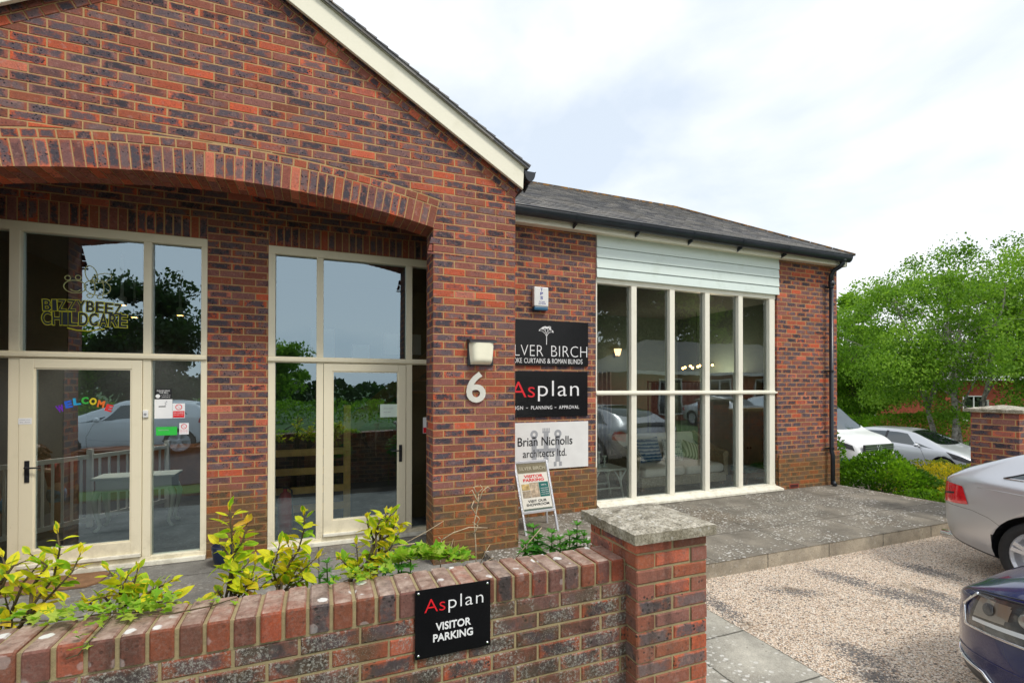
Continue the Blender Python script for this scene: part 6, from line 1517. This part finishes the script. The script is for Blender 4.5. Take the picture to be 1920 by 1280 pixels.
# child gate
gt = thing('child_gate', 'white slatted child safety gate standing across the nursery hall', 'gate', (-2.65, 7.5, FZ))
a, b = V((-2.98, 7.02, FZ)), V((-2.62, 7.47, FZ)); c = V((-2.02, 8.28, FZ)); a0 = V((-3.35, 6.55, FZ))
mb = MB()
for p, q in ((a0, a), (a, b), (b, c)):
    for z in (.10, .86): mb.bar(p+Z*z, q+Z*z, .035, .05)
mb.build('rail', 'gatepaint', gt)
for p in (a0, a, b, c):
    mb = MB(); mb.bar(p, p+Z*.95, .055, .055); mb.build('post', 'gatepaint', gt)
for p, q, n in ((a0, a, 5), (a, b, 6), (b, c, 9)):
    for k in range(1, n): mb = MB(); x = p.lerp(q, k/n); mb.bar(x+Z*.10, x+Z*.86, .022, .022); mb.build('slat', 'gatepaint', gt)
# console table
tb = thing('console_table', 'grey green hall table with curved legs beside the child gate', 'table', (-2.15, 7.3, FZ))
mb = MB(); cx_, cy_ = -2.08, 7.32; mb.box(cx_-.42, cy_-.19, .745, cx_+.42, cy_+.19, .775); mb.build('table_top', 'greygreen', tb, bevel=.006)
mb = MB(); mb.box(cx_-.38, cy_-.16, .60, cx_+.38, cy_+.16, .745); mb.build('apron', 'greygreen', tb); mb = MB(); mb.box(cx_-.2, cy_-.168, .63, cx_+.2, cy_-.160, .72); mb.build('drawer', 'greygreen', tb, bevel=.003)
for sx_ in (-1, 1):
    for sy_ in (-1, 1):
        mb = MB(); q = V((cx_+sx_*.36, cy_+sy_*.14, 0)); o = V((sx_, sy_*.4, 0)); mb.tube([q+Z*.62, q+o*.035+Z*.52, q+o*.02+Z*.36, q-o*.015+Z*.2, q+Z*(FZ+.03), q+o*.03+Z*FZ], [.035, .032, .024, .018, .016, .022], 8); mb.build('leg', 'greygreen', tb, smooth=True)
# the child at the gate
def skin(name, pts, edges, mat, parent, sub=2):
    me = bpy.data.meshes.new(name); me.from_pydata([p[0] for p in pts], edges, []); me.update(); o = bpy.data.objects.new(name, me); COL.objects.link(o)
    m = o.modifiers.new('skin', 'SKIN'); 
    if not me.skin_vertices: me.attributes.new('skin_vertices', 'FLOAT', 'POINT') if False else None
    bm = bmesh.new(); bm.from_mesh(me); ly = bm.verts.layers.skin.verify()
    for v, p in zip(bm.verts, pts): v[ly].radius = (p[1], p[1] if len(p) < 3 else p[2]); v[ly].use_root = (v.index == 0)
    bm.to_mesh(me); bm.free()
    s = o.modifiers.new('sub', 'SUBSURF'); s.levels = sub; s.render_levels = sub
    dg = bpy.context.evaluated_depsgraph_get(); dg.update(); new = bpy.data.meshes.new_from_object(o.evaluated_get(dg)); bpy.data.objects.remove(o); bpy.data.meshes.remove(me)
    new.materials.clear(); new.materials.append(MT[mat] if isinstance(mat, str) else mat)
    for p in new.polygons: p.use_smooth = True
    o = bpy.data.objects.new(name, new); COL.objects.link(o)
    if parent: link(o, parent)
    return o
MT['skin'] = plain('skin', (.50, .27, .18, 1), .5, var=.08); MT['hair'] = plain('brown_hair', (.11, .045, .02, 1), .5, var=.4, sc=30); MT['redtop'] = plain('red_patterned_cloth', (.30, .03, .035, 1), .9, var=.5, sc=22); MT['blueskirt'] = plain('blue_patterned_cloth', (.08, .22, .36, 1), .9, var=.6, sc=16)
kid = thing('person', 'small child in red top and blue patterned shorts leaning on the child gate, head bowed', 'person', (-2.86, 7.50, FZ))
def child(kid, o, yaw=0, parts=True):
    Mx = Matrix.Translation(o) @ Matrix.Rotation(yaw, 4, 'Z')
    w = lambda x, y, z: tuple(Mx @ V((x, y, z)))
    pts = [(w(0,0,.50), .088, .072), (w(0,-.02,.62), .080, .066), (w(0,-.06,.74), .088, .066), (w(0,-.10,.82), .072, .055), (w(0,-.135,.875), .034), (w(0,-.165,.915), .040),
           (w(.10,-.10,.815), .036), (w(.155,-.17,.74), .028), (w(.10,-.29,.80), .022), (w(.07,-.33,.80), .018),
           (w(-.10,-.10,.815), .036), (w(-.155,-.17,.74), .028), (w(-.10,-.29,.80), .022), (w(-.07,-.33,.80), .018),
           (w(.055,0,.46), .060), (w(.062,-.015,.26), .042), (w(.062,.01,.06), .028), (w(.064,-.06,.025), .024), (w(.064,-.11,.02), .018),
           (w(-.055,0,.46), .060), (w(-.062,.02,.26), .042), (w(-.062,.05,.06), .028), (w(-.064,-.02,.025), .024), (w(-.064,-.07,.02), .018)]
    ed = [(0,1),(1,2),(2,3),(3,4),(4,5),(3,6),(6,7),(7,8),(8,9),(3,10),(10,11),(11,12),(12,13),(0,14),(14,15),(15,16),(16,17),(17,18),(0,19),(19,20),(20,21),(21,22),(22,23)]
    # fingers: four unequal and a thumb on either hand, curled over the rail
    for s, hi in ((1, 9), (-1, 13)):
        for k, ln in enumerate((.030, .036, .034, .026)):
            x = s*.07+(k-1.5)*.011; n = len(pts); pts += [(w(x, -.345, .806), .0062), (w(x, -.345-ln*.5, .802), .0058), (w(x, -.345-ln*.75, .802-ln*.6), .005)]; ed += [(hi, n), (n, n+1), (n+1, n+2)]
        n = len(pts); pts += [(w(s*.07-s*.022, -.335, .798), .0068), (w(s*.07-s*.034, -.350, .792), .0058)]; ed += [(hi, n), (n, n+1)]
    body = skin('body', pts, ed, 'skin', kid)
    # head: skull, jaw, nose, ears, bowed forward
    Hm = Mx @ Matrix.Translation((0, -.215, .955)) @ Matrix.Rotation(radians(38), 4, 'X')
    mb = MB(); n, k = 20, 16
    for i in range(k+1):
        t_ = pi*i/k
        for j in range(n):
            a = 2*pi*j/n; x, y, z = sin(t_)*sin(a)*.072, -sin(t_)*cos(a)*.086, cos(t_)*.098
            if z < -.01 and y < 0: x *= 1-.30*min(1, -z/.09); y = y*(1-.10*min(1, -z/.09))
            if y < -.05:
                y -= .016*math.exp(-((x/.011)**2+((z+.012)/.018)**2)); y += .009*math.exp(-(((abs(x)-.028)/.014)**2+((z-.006)/.011)**2)); y -= .006*math.exp(-((x/.02)**2+((z+.046)/.007)**2))+.005*math.exp(-((x/.02)**2+((z+.075)/.012)**2))
            mb.v.append(tuple(Hm @ V((x, y, z))))
    fs = [(i*n+j, (i+1)*n+j, (i+1)*n+(j+1) % n, i*n+(j+1) % n) for i in range(k) for j in range(n)]; mb.f = fs; mb.mi = [0]*len(fs); mb.uv = [None]*len(fs); mb.rnd = [None]*len(fs)
    for s in (1, -1): mb.ball(Hm @ V((s*.074, .005, -.005)), .017, 10, sc=(.45, .8, 1.2))
    mb.build('head', 'skin', kid, smooth=True)
    mb = MB()
    for s in (1, -1): mb.ball(Hm @ V((s*.028, -.076, .006)), .009, 8)
    mb.build('eye', 'whiteprint', kid, smooth=True) if False else None
    mb = MB(); RHh = random.Random(4)
    for i in range(k+1):
        t_ = pi*.62*i/k
        for j in range(n):
            a = 2*pi*j/n; cut = 1.0 if cos(a) < .25 else .62
            tt = t_*cut; p = V((sin(tt)*sin(a)*.081, -sin(tt)*cos(a)*.094, cos(tt)*.108)); p *= 1+.03*mnoise.noise(p*60); mb.v.append(tuple(Hm @ p))
    mb.f = fs; mb.mi = [0]*len(fs); mb.uv = [None]*len(fs); mb.rnd = [None]*len(fs)
    for q in range(70):
        a = RHh.uniform(.9, 5.4); p = V((sin(a)*.080, -cos(a)*.090, RHh.uniform(-.02, .06))); mb.tube([Hm @ p, Hm @ (p*1.08+V((0, .01, -.05))), Hm @ (p*1.02+V((RHh.uniform(-.02,.02), .02, -.10)))], [.006, .005, .002], 4)
    mb.build('hair', 'hair', kid, smooth=True)
    tp = [(w(0,0,.49), .098, .082), (w(0,-.02,.62), .090, .076), (w(0,-.06,.74), .098, .076), (w(0,-.10,.815), .082, .064), (w(.10,-.10,.815), .046), (w(.145,-.155,.755), .040), (w(-.10,-.10,.815), .046), (w(-.145,-.155,.755), .040)]
    skin('top', tp, [(0,1),(1,2),(2,3),(3,4),(4,5),(3,6),(6,7)], 'redtop', kid)
    sk = [(w(0,0,.52), .100, .084), (w(0,0,.45), .108, .092), (w(.056,0,.42), .072), (w(.062,-.01,.31), .062), (w(-.056,0,.42), .072), (w(-.062,.014,.31), .062)]
    skin('shorts', sk, [(0,1),(1,2),(2,3),(1,4),(4,5)], 'blueskirt', kid)
child(kid, V((-2.93, 7.44, FZ)), radians(-35))
kid2 = thing('person', 'second small child bending at the gate by the left frame edge', 'person', (-3.28, 7.05, FZ)); child(kid2, V((-3.30, 6.98, FZ)), radians(-30))
mb = MB(); mb.box(-3.38, 9.0, FZ, -.9, 9.58, .9); o = mb.build('low_bookcase', 'darkwood'); tag(o, 'low dark bookcase along the back wall of the nursery hall', 'bookcase')
pic = MB()
for k, (px_, pz_, c) in enumerate(((74, 762, 'redtop'), (98, 800, 'blackprint'), (72, 832, 'blackprint'), (16, 832, 'blackprint'))):
    w_ = onY(px_, pz_, 9.6); x, z = w_.x, w_.z-.14
    mb = MB(); mb.lathe([(0, .004), (.07, .003), (.07, 0)], (x, 9.595, z+.30), 14, N_); mb.box(x-.045, 9.588, z, x+.045, 9.596, z+.24); mb.box(x-.11, 9.588, z+.16, x+.11, 9.596, z+.20)
    mb.box(x-.04, 9.588, z-.12, x-.012, 9.596, z); mb.box(x+.012, 9.588, z-.12, x+.04, 9.596, z); o = mb.build('wall_sticker', c); tag(o, ['red figure sticker high on the nursery back wall', 'dark figure sticker below the red one', 'dark figure sticker lowest right on the nursery wall', 'dark figure sticker lowest left on the nursery wall'][k], 'wall sticker', 'figure stickers on the nursery wall')
# lobby behind the right hand door
st = thing('staircase', 'wooden stair with sloping string rising to the right inside the lobby', 'staircase', (.8, 8.0, FZ)); mb = MB()
mb.prism([(-.2, 7.75, .55), (2.0, 7.75, 2.45), (2.0, 7.75, 2.75), (-.2, 7.75, .88)], (0, .05, 0)); mb.build('string', 'darkwood', st, fix=True)
mb = MB()
for k in range(9): mb.box(-.1+k*.235, 7.8, FZ+.40+k*.203, .18+k*.235, 8.55, FZ+.44+k*.203)
mb.build('treads', 'darkwood', st)
rk = thing('slatted_bench', 'slatted pine bench back with tall post in the lobby', 'bench', (0, 6.75, FZ))
mb = MB(); mb.box(.30, 6.70, FZ, .385, 6.79, 1.62); mb.build('post', 'wood', rk); mb = MB(); mb.box(-.60, 6.70, FZ, -.54, 6.79, 1.22); mb.build('post', 'wood', rk)
for z in (.27, .50, .74, .98): mb = MB(); mb.box(-.54, 6.72, z, .30, 6.76, z+.085); mb.build('slat', 'wood', rk)
ex_ = thing('fire_extinguisher', 'red fire extinguisher on the lobby floor by the screen', 'extinguisher', (-.37, 6.3, FZ)); mb = MB(); mb.lathe([(.001, 0), (.075, 0), (.08, .02), (.08, .40), (.06, .46), (.022, .49), (.022, .52)], (-.37, 6.32, FZ), 18); mb.build('cylinder', plain('extinguisher_red', (.50, .012, .02, 1), .3), ex_, smooth=True); mb = MB(); mb.bar((-.37, 6.32, FZ+.52), (-.37, 6.32, FZ+.58), .05, .04); mb.tube([(-.37, 6.32, FZ+.55), (-.30, 6.30, FZ+.50), (-.29, 6.29, FZ+.2)], .011, 6); mb.build('valve', 'black', ex_)
rd = MB(); rd.lathe([(.26, 0), (.25, .03), (.12, .045), (.11, .05), (0, .05)], (.98, 8.4, 1.02), 28, N_); o = rd.build('round_plaque', 'darkwood', None, smooth=True); tag(o, 'round dark wooden plaque low on the lobby wall beside the stair', 'plaque')
frames = [(.05, 8.58, 2.55, .42, .60), (.65, 8.58, 2.35, .34, .50), (1.15, 8.58, 2.6, .3, .42), (1.55, 8.58, 2.6, .3, .42)]
for k, (x, yy, z, w_, h_) in enumerate(frames):
    t = thing('picture_frame', ['largest framed print on the lobby wall at the left', 'framed print above the stair string', 'small framed print near the lobby corner', 'small framed print at the far right of the lobby'][k], 'picture', (x, yy, z), 'framed prints in the lobby'); mb = MB(); mb.box(x-w_/2, yy-.02, z-h_/2, x+w_/2, yy, z+h_/2); mb.build('frame', 'black', t); mb = MB(); mb.box(x-w_/2+.03, yy-.024, z-h_/2+.03, x+w_/2-.03, yy-.019, z+h_/2-.03); mb.build('print', 'whiteprint', t)
nt_ = thing('notice', 'white and red door notice on the far right lobby pane', 'notice', (1.2, YB+.04, 1.5)); q = onY(793, 812, YB+.043); q2 = onY(806, 782, YB+.043); mb = MB(); mb.box(q.x, YB+.041, q.z, q2.x+.06, YB+.043, q2.z); mb.build('sheet', 'whiteprint', nt_); mb = MB(); mb.box(q.x+.004, YB+.0402, q.z+.004, q2.x+.056, YB+.041, q.z+.07); mb.build('red_panel', 'red', nt_)
# showroom
sf = thing('sofa', 'wicker sofa with pale cream seat cushions in the showroom window', 'sofa', (5.82, 7.05, FZ))
mb = MB(); mb.box(4.92, 6.60, FZ+.06, 6.74, 7.42, .36); mb.build('base', 'wicker', sf, bevel=.02)
for x in (4.97, 6.69):
    for yy in (6.66, 7.36): mb = MB(); mb.lathe([(.03, 0), (.035, .07)], (x, yy, FZ), 8); mb.build('foot', 'darkwood', sf)
for x0, x1 in ((4.98, 5.82), (5.84, 6.68)): mb = MB(); mb.box(x0, 6.58, .36, x1, 7.22, .52); mb.build('seat_cushion', 'cushion', sf, bevel=.06)
mb = MB(); mb.prism([(4.92, 7.22, .36), (4.92, 7.42, .36), (4.92, 7.56, .98), (4.92, 7.40, 1.02)], (1.82, 0, 0)); mb.build('backrest', 'cushion', sf, bevel=.06, fix=True)
for x in (4.84, 6.74):
    mb = MB(); mb.tube([(x, 6.62, .66), (x, 6.9, .72), (x, 7.2, .82), (x, 7.45, .98)], [.07, .075, .075, .06], 10); mb.box(x-.05, 6.62, .3, x+.05, 7.4, .66); mb.build('arm', 'wicker', sf, smooth=False)
def cushion_mat(nm, c1, c2, kind):
    t = NT(nm); P = t.obj(); s = t.sep(P)
    if kind == 'stripe': f = t.sm(t.math('ABSOLUTE', t.math('SUBTRACT', t.math('FRACT', t.math('MULTIPLY', s[0], 16.0)), .5)), .2, .3)
    elif kind == 'dots': f = t.sm(t.voro(26, vec=P, rnd=.15), .34, .28)
    elif kind == 'tie': f = t.sm(t.math('ADD', t.math('FRACT', t.math('MULTIPLY', s[2], 17.0)), t.math('MULTIPLY', t.math('SUBTRACT', t.noise(18), .5), 1.2)), .35, .75)
    else: f = t.sm(t.math('ABSOLUTE', t.math('SUBTRACT', t.math('FRACT', t.math('MULTIPLY', t.math('ADD', s[0], s[2]), 18.0)), .5)), .22, .28)
    t.col(t.mix(f, c1, c2)); t.rough(.9); return t.m
cu = [('grey and white leaf patterned cushion at the left end of the sofa', 5.10, .30, -.25, cushion_mat('leaf_cloth', (.62, .60, .52, 1), (.03, .06, .08, 1), 'leaf')), ('large indigo tie dyed cushion in the middle of the sofa', 5.48, .40, -.05, cushion_mat('indigo_cloth', (.05, .14, .28, 1), (.50, .58, .62, 1), 'tie')), ('white cushion with small teal leaves', 6.0, .36, .12, cushion_mat('teal_leaf_cloth', (.70, .70, .64, 1), (.02, .10, .13, 1), 'dots')), ('beige striped cushion at the right end of the sofa', 6.42, .30, .3, cushion_mat('striped_cloth', (.64, .58, .44, 1), (.30, .26, .18, 1), 'stripe'))]
for lb, x, h_, ro, m in cu:
    mb = MB(); n = 12; vs = []; hw = h_*.62
    Mx = Matrix.Translation((x, 7.14, .52+h_*.55)) @ Matrix.Rotation(radians(-20), 4, 'X') @ Matrix.Rotation(ro, 4, 'Y')
    for s in (-1, 1):
        for i in range(n+1):
            for j in range(n+1):
                u_, v_ = -1+2*i/n, -1+2*j/n; th = .075*((1-u_**4)*(1-v_**4))**.6; vs.append(Mx @ V((u_*hw*(1-.06*(1-v_*v_)), s*th, v_*h_*.55*(1-.06*(1-u_*u_)))))
    k = (n+1)**2; mb.add(vs, [(o+i*(n+1)+j, o+(i+1)*(n+1)+j, o+(i+1)*(n+1)+j+1, o+i*(n+1)+j+1) for o in (0, k) for i in range(n) for j in range(n)]); o = mb.build('cushion', m, None, smooth=True); tag(o, lb, 'cushion', 'cushions on the wicker sofa')
sd_ = thing('side_table', 'pale green side table with braced legs left of the sofa', 'table', (4.02, 6.4, FZ))
mb = MB(); mb.box(3.72, 6.2, .60, 4.35, 6.68, .635); mb.build('table_top', 'greygreen', sd_, bevel=.008)
for x, yy in ((3.80, 6.26), (4.0, 6.26), (4.27, 6.26), (3.80, 6.62), (4.27, 6.62)):
    if x == 4.0: continue
    mb = MB(); sx_ = -1 if x < 4 else 1; mb.tube([(x, yy, .60), (x+sx_*.01, yy, .40), (x+sx_*.06, yy, FZ)], .017, 8)
    for s in (-1, 1): mb.tube([(x, yy, .40), (x+s*.04, yy, .50), (x+s*.11, yy, .60)], .011, 6)
    mb.build('leg', 'greygreen', sd_, smooth=True)
mb = MB(); mb.tube([(3.80, 6.26, .33), (4.27, 6.26, .33)], .012, 6); mb.tube([(3.80, 6.62, .33), (4.27, 6.62, .33)], .012, 6); mb.build('stretcher', 'greygreen', sd_)
for k, (x, h_) in enumerate(((3.86, .20), (3.98, .24), (4.08, .17))):
    mb = MB(); mb.lathe([(.001, 0), (.045, 0), (.04, .015), (.014, .03), (.012, h_*.4), (.022, h_*.5), (.012, h_*.6), (.013, h_-.03), (.035, h_-.01), (.035, h_), (.001, h_)], (x, 6.4, .636), 14); o = mb.build('candlestick', 'greygreen', None, smooth=True); tag(o, ['left candlestick of three on the green side table', 'tallest candlestick on the green side table', 'shortest candlestick on the green side table'][k], 'candlestick', 'candlesticks on the side table')
cab = thing('drawer_chest', 'tall narrow cream chest of small drawers left in the showroom', 'chest', (3.95, 7.2, FZ)); mb = MB(); mb.box(3.72, 7.0, FZ, 4.18, 7.4, 1.92); mb.build('carcass', 'cushion', cab, bevel=.006)
for k in range(8): mb = MB(); mb.box(3.75, 6.985, .25+k*.205, 4.15, 7.0, .43+k*.205); mb.build('drawer', 'greygreen', cab, bevel=.004)
MT['drape1'] = plain('grey_curtain', (.26, .25, .235, 1), .9, var=.2, sc=9); MT['drape2'] = plain('dark_patterned_curtain', (.10, .09, .085, 1), .9, var=.5, sc=14)
def drape_cloth(label, x0, x1, y, z0, z1, m, seed):
    r = random.Random(seed); mb = MB(); n = 40; vs = []
    for i in range(n+1):
        u_ = i/n; x = x0+(x1-x0)*u_; d = .045*sin(u_*(x1-x0)*58)+.015*sin(u_*23+seed)
        vs += [(x, y+d*.5, z1), (x+.02*sin(u_*9), y+d, (z0+z1)/2), (x+.03*sin(u_*7+seed), y+d*1.3, z0)]
    mb.add(vs, [f for i in range(n) for f in ((3*i, 3*i+3, 3*i+4, 3*i+1), (3*i+1, 3*i+4, 3*i+5, 3*i+2))]); o = mb.build('curtain', m, None, smooth=True); tag(o, label, 'curtain', 'curtains hanging in the showroom')
drape_cloth('dark patterned sample curtain behind the sofa', 6.35, 6.85, 8.2, .35, 1.95, 'drape2', 1); drape_cloth('grey sample curtain right of the dark patterned one', 6.95, 7.5, 8.0, .35, 1.95, 'drape1', 2); drape_cloth('pale sample curtain at the right jamb of the shop window', 7.62, 7.95, 6.25, .2, 3.3, 'greygreen', 3); drape_cloth('grey lining curtain deep in the showroom centre', 5.4, 6.2, 9.4, .3, 2.2, 'drape1', 4)
rail = thing('curtain_rail', 'dark metal display rail holding the sample curtains', 'rail', (6.9, 8.1, 1.95)); mb = MB(); mb.tube([(6.25, 8.2, 1.97), (6.9, 8.2, 1.97), (6.9, 8.0, 1.97), (7.6, 8.0, 1.97)], .014, 8); mb.build('bar', 'black', rail)
for x, yy in ((6.27, 8.2), (7.58, 8.0)): mb = MB(); mb.tube([(x, yy, FZ), (x, yy, 1.97)], .014, 8); mb.build('upright', 'black', rail)
wd = thing('wardrobe', 'pale green painted cupboard with round black knobs at the right of the showroom', 'cupboard', (8.0, 7.6, FZ)); mb = MB(); mb.box(7.55, 7.25, FZ, 8.35, 7.9, 2.15); mb.build('carcass', 'greygreen', wd, bevel=.01)
for x0 in (7.58, 7.965):
    for z0, z1 in ((.2, 1.1), (1.14, 2.1)): mb = MB(); mb.box(x0, 7.232, z0, x0+.355, 7.25, z1); d_ = mb.build('door', 'greygreen', wd, bevel=.004); mb = MB(); mb.ball((7.91 if x0 < 7.9 else 7.99, 7.215, (z0+z1)/2), .02, 10); mb.build('knob', 'black', d_, smooth=True)
stl = thing('footstool', 'low wooden footstool with turquoise patterned seat right of the sofa', 'stool', (7.3, 6.55, FZ)); mb = MB(); mb.box(7.0, 6.4, .34, 7.62, 6.78, .43); mb.build('seat', plain('turquoise_cloth', (.20, .45, .46, 1), .9, var=.35, sc=18), stl, bevel=.03); mb = MB(); mb.box(7.0, 6.4, .26, 7.62, 6.78, .34); mb.build('frame', 'darkwood', stl)
for x in (7.03, 7.59):
    for yy in (6.43, 6.75): mb = MB(); mb.lathe([(.018, 0), (.024, .13)], (x, yy, FZ), 8); mb.build('leg', 'darkwood', stl)
# lit lamps in the showroom
def emit(nm, c, s):
    t = NT(nm); e_ = t.n('Emission', {'Color': c, 'Strength': s}); t.t.links.new(e_.outputs[0], t.out.inputs['Surface']); return t.m
MT['bulb'] = emit('warm_bulb', (1, .50, .14, 1), 9)
ch_ = thing('chandelier', 'row of small warm glowing bulbs hanging in the showroom', 'light', (7.9, 8.6, 2.25)); mb = MB(); mb.tube([(7.45, 8.6, 2.31), (8.33, 8.6, 2.36)], .008, 6); mb.tube([(7.9, 8.6, 2.33), (7.9, 8.6, 3.55)], .006, 6); mb.build('bar', 'black', ch_)
for k in range(9): mb = MB(); mb.ball((7.47+k*.105, 8.55+.05*(k % 2), 2.27+.006*k+.02*(k % 3)), .026, 8); mb.build('bulb', 'bulb', ch_, smooth=True)
scn = thing('wall_sconce', 'lit warm wall sconce at the left of the showroom', 'light', (5.0, 9.7, 2.4)); q = onY(1161, 660, 9.6); mb = MB(); mb.lathe([(.05, -.08), (.09, .08)], (q.x, 9.66, q.z), 12); mb.build('shade', emit('lit_shade', (1, .62, .30, 1), 1.6), scn, smooth=True); mb = MB(); mb.box(q.x-.03, 9.7, q.z-.12, q.x+.03, 9.79, q.z); mb.build('bracket', 'black', scn)
def lamp_light(nm, p, w, c, r=.12, spot=None):
    l = bpy.data.lights.new(nm, 'SPOT' if spot else 'POINT'); l.energy = w; l.color = c; l.shadow_soft_size = r
    if spot: l.spot_size = spot; l.spot_blend = .6
    o = bpy.data.objects.new(nm, l); COL.objects.link(o); o.location = p; return o
lamp_light('chandelier_light', (7.9, 8.2, 2.15), 24, (1, .80, .55)); lamp_light('sconce_light', (q.x, 9.4, 2.6), 2.5, (1, .80, .58))
# spot lights in the nursery ceiling
for k, (x, yy) in enumerate(((-2.35, 7.6), (-1.9, 8.4), (-2.6, 8.9))):
    t = thing('ceiling_spot', ['lit ceiling spot nearest the nursery door', 'lit ceiling spot farther into the nursery hall', 'lit ceiling spot deepest in the nursery hall'][k], 'light', (x, yy, 2.9), 'ceiling spots in the nursery'); mb = MB(); mb.lathe([(.05, 0), (.05, .10), (.02, .12), (.012, .65)], (x, yy, 2.9), 12); mb.build('housing', 'white', t, smooth=True); mb = MB(); mb.lathe([(0, 0), (.035, 0)], (x, yy, 2.899), 12); mb.build('lens', 'bulb', t); lamp_light('spot_light', (x, yy, 2.86), 26, (1, .96, .90), .05, 2.2)
